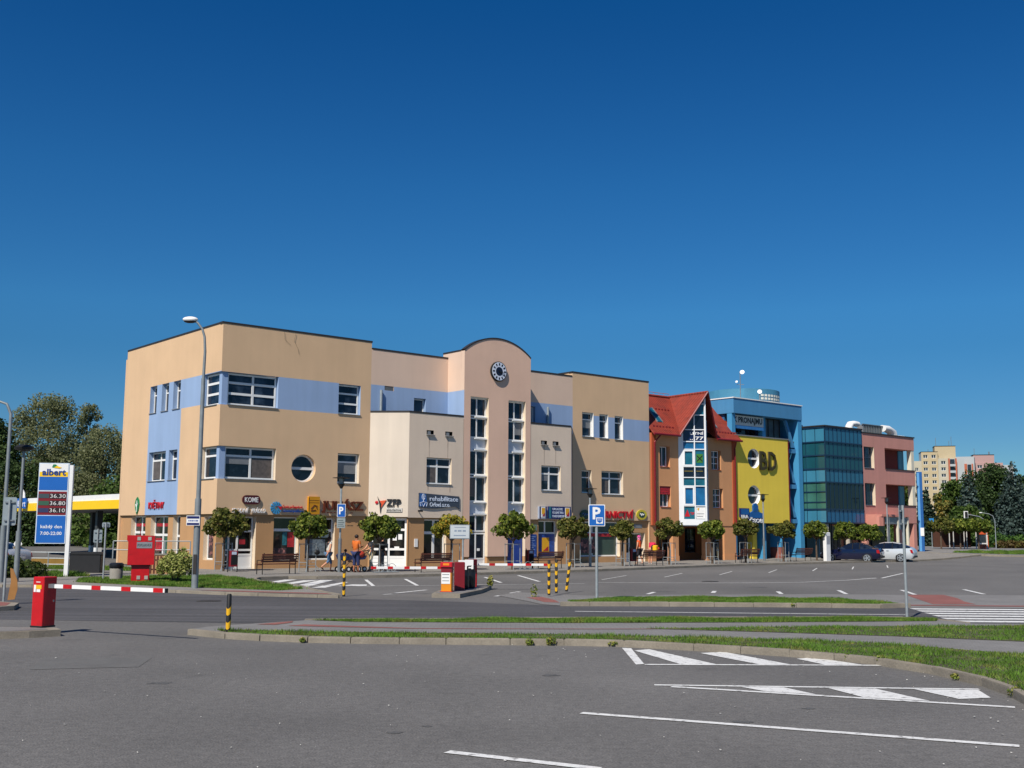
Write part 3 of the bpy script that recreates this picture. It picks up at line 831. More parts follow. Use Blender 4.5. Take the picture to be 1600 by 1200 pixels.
# -- left wing, front
mb = MB()
wall(mb, F0, 0, 9.08, 2.88, 12.66, T['tan'],
     holes=[(0, 3.27, BZ0, BZ1, 'rtb', T['band_blue']), (6.98, 8.40, BZ0, 10.13, None, T['band_blue']), (0, 3.26, 4.66, 6.34, 'rtb', JM), ('c', 4.93, 5.37, 0.74), (7.03, 8.42, 4.64, 6.30, None, JM)],
     zones=[(3.27, 6.98, BZ0, BZ1, T['band_blue'])], depth=0.3)
mb.build('wall', bld)
mb = MB()
wall(mb, FL, 0, DL, 2.883, 12.663, T['tan'],
     holes=[(DL - 2.1, DL, BZ0 + .003, BZ1 + .003, 'ltb', T['band_blue']), (DL - 2.0, DL, 4.663, 6.343, 'ltb', JM)] +
           [(DL - b1, DL - b0, 8.62, 10.19, None, T['band_blue'], 0.32) for b0, b1 in ((8.1, 9.05), (6.48, 7.42), (4.93, 5.87))] +
           [(DL - b1, DL - b0, 4.75, 6.4, None, T['band_blue']) for b0, b1 in ((6.52, 8.83), (5.0, 6.1))],
     zones=[(DL - 9.06, DL - 4.74, 2.883, 10.19, T['band_blue']), (DL - 4.74, DL, 8.60, 10.19, T['band_blue'])], depth=0.3)
mb.build('wall', bld)
# blue corner posts between the two corner windows
for z0, z1 in ((BZ0 + .004, BZ1 - .004), (4.664, 6.336)):
    MB(T['band_blue']).box(0.10, 0.42, 0.10, 0.42, z0, z1).build('corner_post', bld)
window(bld, F0, 0.425, 3.24, BZ0 + .03, BZ1 - .03, 0.2, cols=(0.52,), rows=(0.36, 0.70), mull=0.12, fw_=0.09)
window(bld, F0, 6.99, 8.38, BZ0 + .03, 10.11, 0.2, rows=(0.36, 0.70), mull=0.1, fw_=0.08)
window(bld, F0, 0.425, 3.24, 4.69, 6.32, 0.2, cols=(0.52,), rows=(0.72,), mull=0.11, fw_=0.09)
window(bld, F0, 7.05, 8.41, 4.67, 6.28, 0.2, rows=(0.72,), mull=0.09, fw_=0.08)
window(bld, FL, DL - 2.05, DL - .425, BZ0 + .03, BZ1 - .03, 0.2, rows=(0.36, 0.70), mull=0.12, fw_=0.09)
window(bld, FL, DL - 1.95, DL - .425, 4.69, 6.32, 0.2, rows=(0.72,), mull=0.1, fw_=0.09)
for b0, b1 in ((8.1, 9.05), (6.48, 7.42), (4.93, 5.87)):
    window(bld, FL, DL - b1 + .01, DL - b0 - .01, 8.64, 10.17, 0.24, rows=(0.68,))
window(bld, FL, DL - 8.82, DL - 6.53, 4.77, 6.38, 0.24, cols=(0.5,), rows=(0.72,), mull=0.1)
window(bld, FL, DL - 6.09, DL - 5.01, 4.77, 6.38, 0.24, rows=(0.72,), mull=0.1)
# round window
def round_window(par, F, s, z, r, d=0.2):
    mb = MB(T['window_white']); n = 40
    for k in range(n):
        a, b = 2 * math.pi * k / n, 2 * math.pi * (k + 1) / n
        q = []
        for (rr, dd) in ((r, d), (r - 0.09, d), (r - 0.09, d + 0.08)):
            q.append((F.p(s + rr * math.cos(a), dd, z + rr * math.sin(a)), F.p(s + rr * math.cos(b), dd, z + rr * math.sin(b))))
        for (p0, p1), (p2, p3) in zip(q, q[1:]): mb.quad(p0, p1, p3, p2)
    mb.box(s - r + .06, s + r - .06, d - 0.01, d + 0.07, z - 0.07, z + 0.07, F=F)
    f = mb.build('round_window', par)
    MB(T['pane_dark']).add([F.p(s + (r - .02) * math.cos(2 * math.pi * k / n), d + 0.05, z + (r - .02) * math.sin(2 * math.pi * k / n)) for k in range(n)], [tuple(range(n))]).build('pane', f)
    return f
round_window(bld, F0, 4.93, 5.37, 0.735)

# -- middle: set back pink walls, bays at 45 degrees, tower
mb = MB()
wall(mb, F0, 9.08, 14.5, 8.4, 12.28, T['pink_wall'], holes=[(12.05, 12.9, 8.4, 9.75, 'lrt', T['band_blue']), (10.0, 10.62, 10.02, 10.28, None, T['tan'], .1)], zones=[(9.08, 14.5, 8.4, 10.28, T['band_blue'])])
mb.build('wall', bld); mb = MB()
wall(mb, F0, 19.66, 24.7, 8.4, 12.16, T['pink_wall'], holes=[(20.6, 21.45, 8.4, 9.95, 'lrt', T['band_blue'])], zones=[(19.66, 24.7, 8.4, 10.22, T['band_blue'])])
mb.build('wall', bld)
window(bld, F0, 12.06, 12.89, 8.41, 9.73, 0.2, sill=False)
window(bld, F0, 20.61, 21.44, 8.41, 9.93, 0.2, sill=False, cols=(0.8,))
g = MB(T['sill_metal'])
for k in range(6): g.box(10.02, 10.60, 0.02, 0.06, 10.03 + k * 0.04, 10.055 + k * 0.04)
g.build('vent_grille', bld)
for t in (9.72, 22.45):
    MB(T['galv']).tube([(t, -.09, 8.5), (t, -.09, 10.0)], 0.075, 12).build('flue_pipe', bld)
# bay left: 45 degree wall + front
S2 = 1.58
FD = Frame(9.08, 0, -math.pi / 4)
LD = S2 * math.sqrt(2)
mb = MB()
wall(mb, FD, 0, LD, 2.85, 8.68, mat('cream_wall', '#d6c9b9', 0.9, 0.05, 0.5, bump=0.25, bscale=90, streak=0.05))
wall(mb, Frame(0, -S2), 9.08 + S2, 14.5, 2.82, 8.68, T['greige_wall'],
     holes=[(11.88, 13.65, 4.7, 6.22, None, JM, .2), (11.85, 12.35, 7.53, 7.76, None, T['black'], .2), (13.17, 13.68, 7.53, 7.76, None, T['black'], .2)])
mb.build('wall', bld)
F1 = Frame(0, -S2)
window(bld, F1, 11.9, 13.64, 4.73, 6.2, 0.13, cols=(0.46,), rows=(0.68,), mull=0.1)
FR = Frame(23.08, -S2, math.pi / 4)
mb = MB()
wall(mb, F1, 19.66, 23.08, 2.82, 8.64, T['greige_wall'],
     holes=[(20.56, 22.18, 4.57, 6.13, None, JM, .2), (20.53, 21.03, 7.42, 7.66, None, T['black'], .2), (21.5, 22.0, 7.42, 7.66, None, T['black'], .2)])
wall(mb, FR, 0, LD, 2.82, 8.64, T['greige_wall'])
mb.build('wall', bld)
window(bld, F1, 20.58, 22.17, 4.6, 6.11, 0.13, cols=(0.46,), rows=(0.68,), mull=0.1)
def vents(pos, z0, z1):
    for a, b in pos:
        o = MB(T['sill_metal']); o.box(a - .02, b + .04, -S2 - .10, -S2 - .002, z0 - .06, z0 - .02); o.box(a + .1, a + .3, -S2 + .02, -S2 + .12, z0, z1 - .05)
        o.parts('vent_hood', bld)
vents(((11.85, 12.35), (13.17, 13.68)), 7.53, 7.76); vents(((20.53, 21.03), (21.5, 22.0)), 7.42, 7.66)
# the tower with the arch
TL, TR, TZ = 14.5, 19.66, 12.64
tc_, Rr = (TL + TR) / 2, 4.05
zc_ = 13.57 - Rr
def archz(t): return zc_ + math.sqrt(Rr * Rr - (t - tc_) ** 2)
S3 = S2 + 0.02
F2 = Frame(0, -S3)
SZ = 9.95
SL, SR = (14.98, 16.35), (17.88, 19.25)
mb = MB()
wall(mb, F2, TL, TR, 0.62, SZ, T['tower_pink'], holes=[(SL[0], SL[1], 0.62, SZ, 'lrt', JM, .34), (SR[0], SR[1], 0.62, SZ, 'lrt', JM, .34)])
N_ = 28
ts = [TL + (TR - TL) * k / N_ for k in range(N_ + 1)]
for a, b in zip(ts, ts[1:]):
    mb.quad((a, -S3, SZ), (b, -S3, SZ), (b, -S3, archz(b)), (a, -S3, archz(a)))
    mb.k[-1] = T['tower_pink']
FT = Frame(TL, .5, -math.pi / 2)
wall(mb, FT, 0, .5 + S3, 8.6, TZ - .02, T['pink_wall'], zones=[(0, .5 + S3, 8.6, 10.28, T['band_blue'])])
FTr = Frame(TR, -S3, math.pi / 2)
wall(mb, FTr, 0, .5 + S3, 8.6, TZ - .02, T['pink_wall'])
mb.build('tower_wall', bld)
mb = MB(T['cap_metal'])
for a, b in zip(ts, ts[1:]):
    za, zb = archz(a), archz(b)
    mb.add([(a, -S3 - .03, za), (b, -S3 - .03, zb), (b, -S3 + .34, zb), (a, -S3 + .34, za), (a, -S3 - .03, za + .08), (b, -S3 - .03, zb + .08), (b, -S3 + .34, zb + .08), (a, -S3 + .34, za + .08)],
           [(0, 1, 5, 4), (4, 5, 6, 7), (3, 2, 1, 0), (2, 3, 7, 6)])
mb.build('arched_parapet_cap', bld)
MB(T['pink_wall']).slab([(TL, 11.5), (TR, 11.5)] + [(t, archz(t)) for t in ts[::-1]], -S3 + .30, -S3 + .33).build('tower_wall', bld)
MB(T['roofing']).box(TL + .05, TR - .05, -S3 + .34, 4, 12.2, 12.3).build('roof', bld)
MB(T['cap_metal']).box(TL - .02, TL + .28, -S3 + .36, .5, TZ - .018, TZ + .07).box(TR - .28, TR + .02, -S3 + .36, .5, TZ - .018, TZ + .07).parts('parapet_cap', bld)
panel_m = mat('panel_pale', '#c3cbd6', 0.4, 0.06)
for (a, b) in (SL, SR):
    left = a < 16
    for k, (z0, z1) in enumerate(((8.80, 9.93), (7.52, 8.74), (5.34, 6.82), (3.78, 5.28), (2.05, 3.06))):
        window(bld, F2, a + .005, b - .005, z0, z1, 0.24, cols=(0.47,), mull=0.09, fw_=0.09, sill=False)
    q = MB(panel_m)
    q.box(a + .01, b - .01, -S3 + .27, -S3 + .33, 6.82, 7.52); q.box(a + .01, b - .01, -S3 + .27, -S3 + .33, 3.06, 3.78)
    q.parts('spandrel_panel', bld)
    q = MB(T['window_white'])
    for z in (9.93, 8.77, 7.50, 6.84, 5.31, 3.76, 3.08):
        q.box(a + (.45 if z < 9.9 else 0) , b - .01, -S3 + .10, -S3 + .238, z - .035, z + .035)
    q.parts('transom', bld)
    if left:
        d = window(bld, F2, a + .01, b - .01, 0.12, 2.0, 0.24, cols=(0.47,), rows=(0.2,), mull=0.1, fw_=0.09, sill=False, solid=((0, 0), (1, 0)), name='door')
        MB(T['white']).box(15.75, 15.95, -S3 + .24, -S3 + .25, .95, 1.1).build('notice', bld)
    else:
        d = MB(mat('door_blue', '#1d3c8c', 0.4, 0.1)).box(a + .05, b - .05, -S3 + .22, -S3 + .3, 0.12, 2.0).build('door', bld)
        MB(T['steel']).tube([(a + .2, -S3 + .16, .8), (a + .2, -S3 + .16, 1.3)], .02).build('door_handle', d)
MB(T['tan_ground']).box(16.35, 17.88, -S3 + .03, -S3 + .3, 0.1, 0.60).build('plinth', bld)
MB(T['cap_metal']).box(16.33, 17.90, -S3 - .05, -S3 + .1, 0.585, 0.62).build('plinth_cap', bld)
q = MB(T['tan_ground']); q.box(TL + .0, SL[0], -S3 + .05, -S3 + .3, 0.1, 0.62); q.box(SR[1], TR, -S3 + .05, -S3 + .3, 0.1, 0.62); q.parts('plinth', bld)

# rain streaks under the vents and sills
mat('stain_grey', '#bba998', .95, .1, 2); mat('stain_tan', '#b59a7c', .95, .1, 2)
g_ = random.Random(3)
for t, zt, ln in ((12.05, 7.46, 1.2), (13.36, 7.46, 1.25), (20.8, 7.35, 1.15), (21.75, 7.35, 1.1), (12.0, 4.63, .3), (13.55, 4.63, .35)):
    q = MB(T['stain_grey']); w0 = .05
    q.slab([(t - w0, zt), (t - w0 * .4, zt - ln), (t + w0 * .5, zt - ln), (t + w0, zt)], -S2 - .004, -S2 - .001); q.build('rain_stain', bld)

# -- right wing
mb = MB()
wall(mb, F0, 24.7, 31.98, 2.86, 12.44, T['tan'],
     holes=[(25.56, 26.6, 8.30, 9.92, None, RV), (27.15, 27.97, 8.28, 9.9, None, RV), (28.6, 29.4, 8.26, 9.88, None, RV), (25.5, 26.4, 4.6, 6.12, None, JM), (27.32, 29.37, 4.55, 6.12, None, JM)],
     zones=[(26.6, 31.98, 8.30, 9.74, T['band_blue'])], depth=0.28)
FE = Frame(24.7, 3, -math.pi / 2)
wall(mb, FE, 0, 3, 8.4, 12.44, T['tan'])
mb.build('wall', bld)
mb = MB(); wall(mb, Frame(9.08, 0, math.pi / 2), 0, 3, 8.4, 12.66, T['tan']); mb.build('wall', bld)
for a, b, z in ((25.57, 26.59, 8.32), (27.16, 27.96, 8.30), (28.61, 29.39, 8.28)):
    window(bld, F0, a, b, z, z + 1.58, 0.2, rows=(0.72,))
window(bld, F0, 25.51, 26.39, 4.62, 6.1, 0.2, rows=(0.68,)); window(bld, F0, 27.33, 29.36, 4.57, 6.1, 0.2, cols=(0.46,), rows=(0.7,), mull=.1)

# -- ground floor, recessed a little under the upper walls
GZ = 2.88
tg = T['tan_ground']
RG = 0.12
FG = Frame(0, RG)
mb = MB()
wall(mb, FG, RG, 9.08 + .2, 0.08, GZ, tg, holes=[(0.55, 2.31, 0.08, 2.79, 'lrt', JM, .4), (3.33, 4.81, 0.5, 2.79, None, JM, .3), (5.22, 7.03, 0.5, 2.76, None, JM, .3)])
FGL = Frame(RG, DL, -math.pi / 2)
wall(mb, FGL, 0, DL - RG, 0.08, GZ + .003, tg, holes=[(DL - 1.57, DL - .42, 0.55, 2.80, None, JM, .3), (DL - 5.4, DL - 4.48, 0.1, 2.84, 'lrt', JM, .3), (DL - 8.4, DL - 6.05, 0.08, 2.84, 'lrt', JM, .3), (DL - 11.24, DL - 9.15, 0.5, 2.86, None, JM, .3)])
FGD = Frame(9.08 + .085, .085, -math.pi / 4)
wall(mb, FGD, 0, LD, 0.08, 2.85, tg, holes=[(0.10, 2.16, 0.08, 2.80, 'lrt', JM, .25)])
FG1 = Frame(0, -S2 + .12)
wall(mb, FG1, 9.08 + S2 + .05, TL + .48, 0.08, 2.82, tg, holes=[(11.86, 13.42, 0.5, 2.76, None, JM, .3)])
mb.build('ground_floor_wall', bld); mb = MB()
wall(mb, FG1, 19.25, 23.03, 0.08, 2.82, tg, holes=[(20.44, 22.02, 0.5, 2.78, None, JM, .3)])
wall(mb, Frame(23.03, -S2 + .12, math.pi / 4), 0, LD, 0.08, 2.82, tg)
wall(mb, FG, 24.6, 31.98, 0.08, 2.86, tg, holes=[(25.5, 29.14, 0.47, 2.78, None, JM, .3), (29.75, 31.58, 0.08, 2.05, 'lrt', JM, .45), (30.5, 31.3, 2.35, 2.6, None, T['black'], .1)])
mb.build('ground_floor_wall', bld)
# soffit under the overhang
mb = MB(T['cap_metal'])
mb.add([(0, 0, GZ - .004), (9.08, 0, GZ - .004), (9.08 + S2, -S2, GZ - .004), (TL + .48, -S2, GZ - .004), (TL + .48, 1, GZ - .004), (0, 1, GZ - .004)], [(0, 1, 2, 3, 4, 5)])
mb.add([(SR[1], -S2, 2.815), (23.08, -S2, 2.815), (24.66, 0, 2.815), (31.98, 0, 2.855), (31.98, 1, 2.855), (SR[1], 1, 2.815)], [(0, 1, 2, 3, 4, 5)])
mb.add([(0, 0, GZ - .002), (1, 0, GZ - .002), (1, DL, GZ - .002), (0, DL, GZ - .002)], [(0, 1, 2, 3)])
mb.parts('soffit', bld)
PS = T['pane_shop']
window(bld, FG, 3.34, 4.80, 0.52, 2.77, 0.22, rows=(0.70,), fw_=0.06, mull=0.14, gm=PS, name='shop_window', sill=False)
window(bld, FG, 5.23, 7.02, 0.52, 2.74, 0.22, rows=(0.70,), fw_=0.07, mull=0.14, gm=PS, name='shop_window', sill=False)
dr = window(bld, FG, 0.57, 2.29, 0.1, 2.77, 0.3, cols=(0.22, 0.5,), rows=(0.27, 0.36, 0.72), fw_=0.08, mull=0.1, gm=PS, name='door', sill=False, solid=((1, 0), (2, 0)))
window(bld, FGL, DL - 1.56, DL - .43, 0.57, 2.78, 0.22, rows=(0.72,), gm=PS, name='shop_window', sill=False)
window(bld, FGL, DL - 5.39, DL - 4.49, 0.12, 2.82, 0.24, rows=(0.6,), mull=.12, gm=PS, name='shop_window', sill=False)
window(bld, FGL, DL - 8.39, DL - 6.06, 0.1, 2.82, 0.24, cols=(0.5,), rows=(0.2, 0.62), mull=.13, gm=PS, name='door', sill=False, solid=((0, 0), (1, 0)))
window(bld, FGL, DL - 11.23, DL - 9.16, 0.52, 2.84, 0.24, cols=(0.5,), rows=(0.6,), mull=.13, gm=PS, name='shop_window', sill=False)
window(bld, FGD, 0.11, 2.15, 0.1, 2.79, 0.18, cols=(0.5,), rows=(0.2, 0.36, 0.76), fw_=0.13, mull=0.12, gm=PS, name='door', sill=False, solid=((0, 0), (1, 0)))
q = MB(T['white']); q.box(1.35, 1.58, 0.20, 0.205, 1.55, 1.85, F=FGD); q.box(1.66, 1.88, 0.20, 0.205, 1.6, 1.9, F=FGD); q.box(1.45, 1.72, 0.20, 0.205, 1.05, 1.22, F=FGD); q.parts('notice', bld)
window(bld, FG1, 11.87, 13.41, 0.52, 2.74, 0.22, cols=(0.52,), rows=(0.66,), mull=0.15, gm=PS, name='shop_window', sill=False)
window(bld, FG1, 20.45, 22.01, 0.52, 2.76, 0.22, cols=(0.45,), rows=(0.66,), mull=0.1, gm=PS, name='shop_window', sill=False)
window(bld, FG, 25.51, 29.13, 0.49, 2.76, 0.22, cols=(0.34,), rows=(0.66,), fw_=0.08, mull=0.12, gm=mat('pane_frosted', '#46584f', 0.25, 0.3, 0.5), name='shop_window', sill=False)
window(bld, FG, 29.77, 31.56, 0.1, 2.03, 0.35, cols=(0.35,), rows=(0.28,), fw_=0.09, mull=0.12, gm=PS, name='door', sill=False, solid=((0, 0), (1, 0)))
# things shown in and on the shop windows
def card(name, F, s0, s1, z0, z1, d, m, par=bld):
    return MB(m).box(s0, s1, d - .01, d, z0, z1, F=F).build(name, par)
mat('poster_red', '#a3202b', 0.6, 0.35, 6); mat('poster_blue', '#22448c', 0.5, 0.3, 5); mat('poster_teal', '#2b6f7c', 0.5, 0.4, 7)
mat('poster_dark', '#3a2a30', 0.6, 0.6, 7, c2='#a06a64', c2scale=5)
card('poster', FG, 4.3, 4.68, 1.2, 1.98, 0.255, T['poster_red']); card('poster', FG, 4.0, 4.25, 1.3, 1.98, 0.255, T['poster_teal'])
card('display', FG, 3.46, 4.25, 0.62, 1.15, 0.256, T['poster_dark'])
card('poster', FG, 5.35, 6.6, 0.75, 1.6, 0.265, mat('poster_grey', '#66727a', .5, .5, 8)); card('poster', FG, 6.2, 6.8, 1.7, 2.0, 0.26, mat('poster_pale', '#9fb0ac', .5, .3, 8))
card('poster', FG, 1.56, 1.9, 1.35, 1.62, 0.35, T['poster_red']); card('display', FG, 0.68, .9, .9, 1.9, 0.35, T['poster_teal'])
card('display', FGL, DL - 1.45, DL - .95, .75, 1.85, 0.255, T['poster_dark'])
for a, b in ((11.1, 9.4), (8.2, 6.3)): card('poster', FGL, DL - a, DL - b, 2.25, 2.42, 0.28, T['poster_red'])
card('display', FGL, DL - 7.1, DL - 6.2, .8, 1.7, 0.285, mat('plants_green', '#2d5b43', .6, .6, 9)); card('display', FGL, DL - 8.25, DL - 7.4, .9, 1.6, 0.285, T['poster_red'])
card('poster', FG1, 20.5, 21.96, 0.56, 1.94, 0.215, T['poster_blue'])
q = card('logo', FG1, 20.92, 21.5, 0.8, 1.72, 0.205, mat('logo_yellow', '#d9a21e', .5, .05))
MB(T['poster_red']).slab([(21.0, .92), (21.42, .92), (21.42, 1.2)], 0.18, 0.19, F=FG1).build('logo_wedge', q)
pp = card('price_board', FG1, 19.46, 20.27, 0.52, 1.92, -0.02, T['poster_blue'])
q = MB(mat('print_pale', '#8ea6d8', .6))
for k in range(11): q.box(19.53, 20.20 - (k * 37 % 5) * .06, -.036, -.031, 0.66 + k * .11, 0.69 + k * .11, F=FG1)
q.build('print', pp)
card('poster', FG, 25.9, 28.9, 1.78, 2.0, 0.20, T['poster_red'])
q = card('poster', FG, 25.7, 27.2, 0.7, 1.6, 0.21, T['poster_dark'])
card('red_panel', FG, 29.8, 30.05, 0.6, 1.95, 0.33, T['poster_red'])
MB(T['sill_metal']).box(30.5, 31.3, -.01, .02, 2.36, 2.6, F=FG).build('vent_grille', bld)
q = MB(T['white']); q.box(11.2, 11.42, -.04, -.002, 1.2, 1.65, F=FG1); q.build('doorbell_panel', bld)
q = MB(mat('plaque', '#6f8274', .5)); q.box(19.75, 20.3, -.04, -.002, 2.15, 2.5, F=FG1); q.build('plaque', bld)
# blinds and curtains behind some of the upper panes
mat('blind_grey', '#77797c', .4, .12, 3, spec=.6); mat('curtain_dim', '#5d5550', .5, .3, 6, spec=.6)
for F_, a, b, z0, z1, d, m_ in ((F0, .52, 1.86, 5.45, 5.80, .235, 'blind_grey'), (F0, 2.0, 3.14, 4.80, 5.75, .236, 'curtain_dim'), (F0, 7.15, 8.3, 5.2, 5.8, .236, 'blind_grey'), (F0, 27.45, 28.2, 4.7, 5.5, .236, 'curtain_dim'),
                                (F0, 25.65, 26.5, 8.9, 9.4, .236, 'blind_grey'), (F1, 12.0, 12.65, 4.85, 5.65, .165, 'curtain_dim'), (F1, 20.7, 21.3, 5.2, 5.55, .166, 'blind_grey'), (FL, DL - 8.7, DL - 7.8, 4.9, 5.85, .275, 'curtain_dim'),
                                (F1, 15.1, 15.5, 4.1, 5.15, .26, 'curtain_dim'), (F1, 18.6, 19.1, 7.9, 8.6, .26, 'blind_grey')):
    card('curtain', F_, a, b, z0, z1, d, T[m_])
# roof, back walls and parapet caps
mb = MB(T['roofing'])
mb.box(.05, 9.03, .05, DL - .05, 12.1, 12.25); mb.box(9.03, 24.75, .05, DL - .05, 11.6, 11.75); mb.box(24.75, 31.9, .05, DL - .05, 11.95, 12.05)
mb.prism([(9.08, .1), (9.1 + S2, -S2 + .06), (TL, -S2 + .06), (TL, .1)], 8.36, 8.40); mb.prism([(TR, -S2 + .06), (23.05, -S2 + .06), (24.6, .1), (TR, .1)], 8.36, 8.40)
mb.parts('roof', bld)
mb = MB(T['tan']); mb.box(0, 31.97, DL - .02, DL + .2, 0.05, 12.2); mb.box(31.9, 31.975, 0.02, DL, 0.05, 12.38); mb.parts('rear_wall', bld)
def cap(mb, pts, z, w_=0.32, out=0.018, h=0.10):
    for (a, b) in zip(pts, pts[1:]):
        d = Vector((b[0] - a[0], b[1] - a[1])); L = d.length; d /= L; n = Vector((-d.y, d.x))
        q = [Vector(a) - n * out, Vector(b) - n * out, Vector(b) + n * w_, Vector(a) + n * w_]
        mb.prism([(v.x, v.y) for v in q], z, z + h)
mb = MB(T['cap_metal'])
cap(mb, [(0.0, DL), (0, 0.05)], 12.663); cap(mb, [(-.05, 0), (9.12, 0)], 12.66); cap(mb, [(9.12, -.0), (9.12, 3)], 12.658, out=.0, w_=.3)
cap(mb, [(9.14, 0), (TL, 0)], 12.28); cap(mb, [(TR, 0), (24.66, 0)], 12.16); cap(mb, [(24.66, 0), (32.0, 0)], 12.44); cap(mb, [(24.7, 3), (24.7, .33)], 12.442)
cap(mb, [(9.08, 0), (9.08 + S2, -S2)], 8.682); cap(mb, [(9.08 + S2 - .02, -S2), (TL, -S2)], 8.68)
cap(mb, [(TR, -S2), (23.08, -S2)], 8.64); cap(mb, [(23.06, -S2), (24.66, 0)], 8.642)
mb.parts('parapet_cap', bld)
# lightning wire on the left wing
MB(T['cap_metal']).tube([(4.2, -.03, 12.6), (4.1, -.04, 12.2), (4.35, -.03, 11.8), (4.42, -.04, 11.5)], 0.006, 5).build('loose_cable', bld)
MB(T['cap_metal']).tube([(3.5, -.03, 12.62), (3.55, -.04, 12.2), (3.9, -.03, 11.95)], 0.005, 5).build('loose_cable', bld)
# clock
ck = thing('clock', 'round black and white clock with a dark centre high on the pink arched tower', 'clock', Wp(17.03, S3, 11.6), ROT)
mb = MB(T['black']); n = 48
mb.lathe([(0.60, 0), (0.60, .12), (.56, .14)], n=n); rim = mb.build('clock_case', ck); rim.rotation_euler = (R(90), 0, 0)
f = MB(mat('clock_face', '#d4dae8', .4, .02)).lathe([(0.55, .138), (.54, .146)], n=n).build('clock_face', ck); f.rotation_euler = (R(90), 0, 0)
mb = MB(mat('clock_blue', '#141a33', .4)).lathe([(0.27, .147), (.26, .153)], n=n); c = mb.build('clock_centre', ck); c.rotation_euler = (R(90), 0, 0)
mb = MB(T['black'])
for k in range(12):
    a = k * math.pi / 6
    p = lambda r, o: (r * math.sin(a) + o * math.cos(a), r * math.cos(a) - o * math.sin(a))
    w_ = .045
    q = [p(.36, -w_), p(.36, w_), p(.5, w_), p(.5, -w_)]
    mb.slab(q, -.155, -.147)
mb.parts('hour_mark', ck)
for L, w_, a in ((.40, .022, R(100)), (.30, .03, R(128))):
    u = Vector((math.sin(a), math.cos(a))); v = Vector((u.y, -u.x))
    q = [u * -.08 + v * w_, u * -.08 - v * w_, u * L - v * w_ * .5, u * L + v * w_ * .5]
    MB(T['black']).slab([(x.x, x.y) for x in q], -.17 - w_ * .3, -.16 - w_ * .3).build('clock_hand', ck)

# ------------------------------------------------------------------ shop signs
FS = Frame(0, 0)
def sign_at(name, label, t, z, off=0.0, ang=0.0, cat='sign', group=None):
    """a sign's Empty on the front at along-distance t, height z, off metres in front of it"""
    return thing(name, label, cat, Wp(t, off, z), ROT + ang, group)
def rrect(x0, x1, z0, z1, r, n=6):
    P = []
    for cx, cz, a0 in ((x1 - r, z1 - r, 0), (x0 + r, z1 - r, 90), (x0 + r, z0 + r, 180), (x1 - r, z0 + r, 270)):
        for k in range(n + 1):
            a = R(a0 + 90 * k / n); P.append((cx + r * math.cos(a), cz + r * math.sin(a)))
    return P[::-1]
mat('sign_maroon', '#4a1018', 0.4); mat('letter_brown', '#5a2408', 0.5); mat('sign_gold', '#c98a10', 0.5, .05)
mat('letter_red', '#c01a26', .4); mat('letter_blue', '#2a4f9a', .4); mat('sign_slate', '#3d4654', .5, .04); mat('letter_pale', '#c9d4e6', .5); mat('letter_black', '#15151a', .5)
s = sign_at('shop_sign', 'oval maroon shop sign with white lettering above the corner shop', 1.9, 3.62)
MB(T['sign_maroon']).slab(rrect(-.5, .5, -.22, .24, .22), -.09, -.003).build('sign_board', s)
textmesh('lettering', 'KOME', FS, -.38, .38, -.12, .14, -.09, .012, T['white'], s, bold=.01)
s = sign_at('shop_sign', 'white script letters reading SPODNÍ PRÁDLO below the oval maroon sign', 1.75, 3.08)
textmesh('lettering', 'SPODNÍ', FS, -.92, .02, -.12, .16, -.03, .04, T['white'], s, bold=.01, shear=.25)
textmesh('lettering', 'PRÁDLO', FS, .18, .98, -.12, .16, -.03, .04, T['white'], s, bold=.01, shear=.25)
s = sign_at('shop_sign', 'blue flower shaped burst logo with red and blue lettering between two shop doors', 3.9, 3.24)
q = MB(mat('burst_blue', '#3f8fc0', .4))
for k in range(12):
    a = k * math.pi / 6
    q.slab([(-.55 + .1 * math.cos(a - .2), .1 * math.sin(a - .2)), (-.55 + .1 * math.cos(a + .2), .1 * math.sin(a + .2)), (-.55 + .33 * math.cos(a + .17), .33 * math.sin(a + .17)), (-.55 + .33 * math.cos(a - .17), .33 * math.sin(a - .17))][::-1], -.07 - .001 * k, -.01)
q.build('logo', s)
MB(T['letter_red']).slab([(-.5, .1), (-.22, .05), (-.3, -.12)], -.1, -.085).build('logo_wedge', s)
textmesh('lettering', 'Česká průmyslová', FS, -.18, 1.0, -.04, .17, -.03, .05, T['letter_red'], s, bold=.008)
textmesh('lettering', 'zdravotní pojišťovna', FS, -.18, 1.08, -.26, -.06, -.03, .05, T['letter_blue'], s, bold=.008)
s = sign_at('shop_sign', 'golden box sign with brown line drawing beside the large brown letters', 5.55, 3.42)
MB(T['sign_gold']).slab(rrect(-.34, .34, -.48, .46, .03, 2), -.16, -.003).build('sign_board', s)
q = MB(T['letter_brown']); q.box(-.3, .3, -.166, -.161, .24, .26); q.box(-.3, .3, -.166, -.161, .12, .14); q.box(-.34, -.3, -.166, -.161, -.44, .4)
for a, b in (((-.2, -.2), (0, .0)), ((0, 0), (.18, -.05)), ((-.2, -.3), (.1, -.26)), ((.1, -.02), (.18, -.2))):
    q.tube([(a[0], -.165, a[1]), (b[0], -.165, b[1])], .025, 6)
q.build('logo', s)
s = sign_at('shop_sign', 'large brown slab serif letters standing off the tan wall above the pram', 7.35, 3.32)
textmesh('lettering', 'JUHÁSZ', FS, -1.27, 1.36, -.3, .48, -.03, .09, T['letter_brown'], s, bold=.025)
q = MB(T['letter_brown'])
for x in (-1.25, -1.0, -.8, -.58, -.38, -.12, .08, .5): 
    for z in (-.3, .17 + .1): q.box(x, x + .16, -.13, -.125, z, z + .05)
q.build('serif', s)
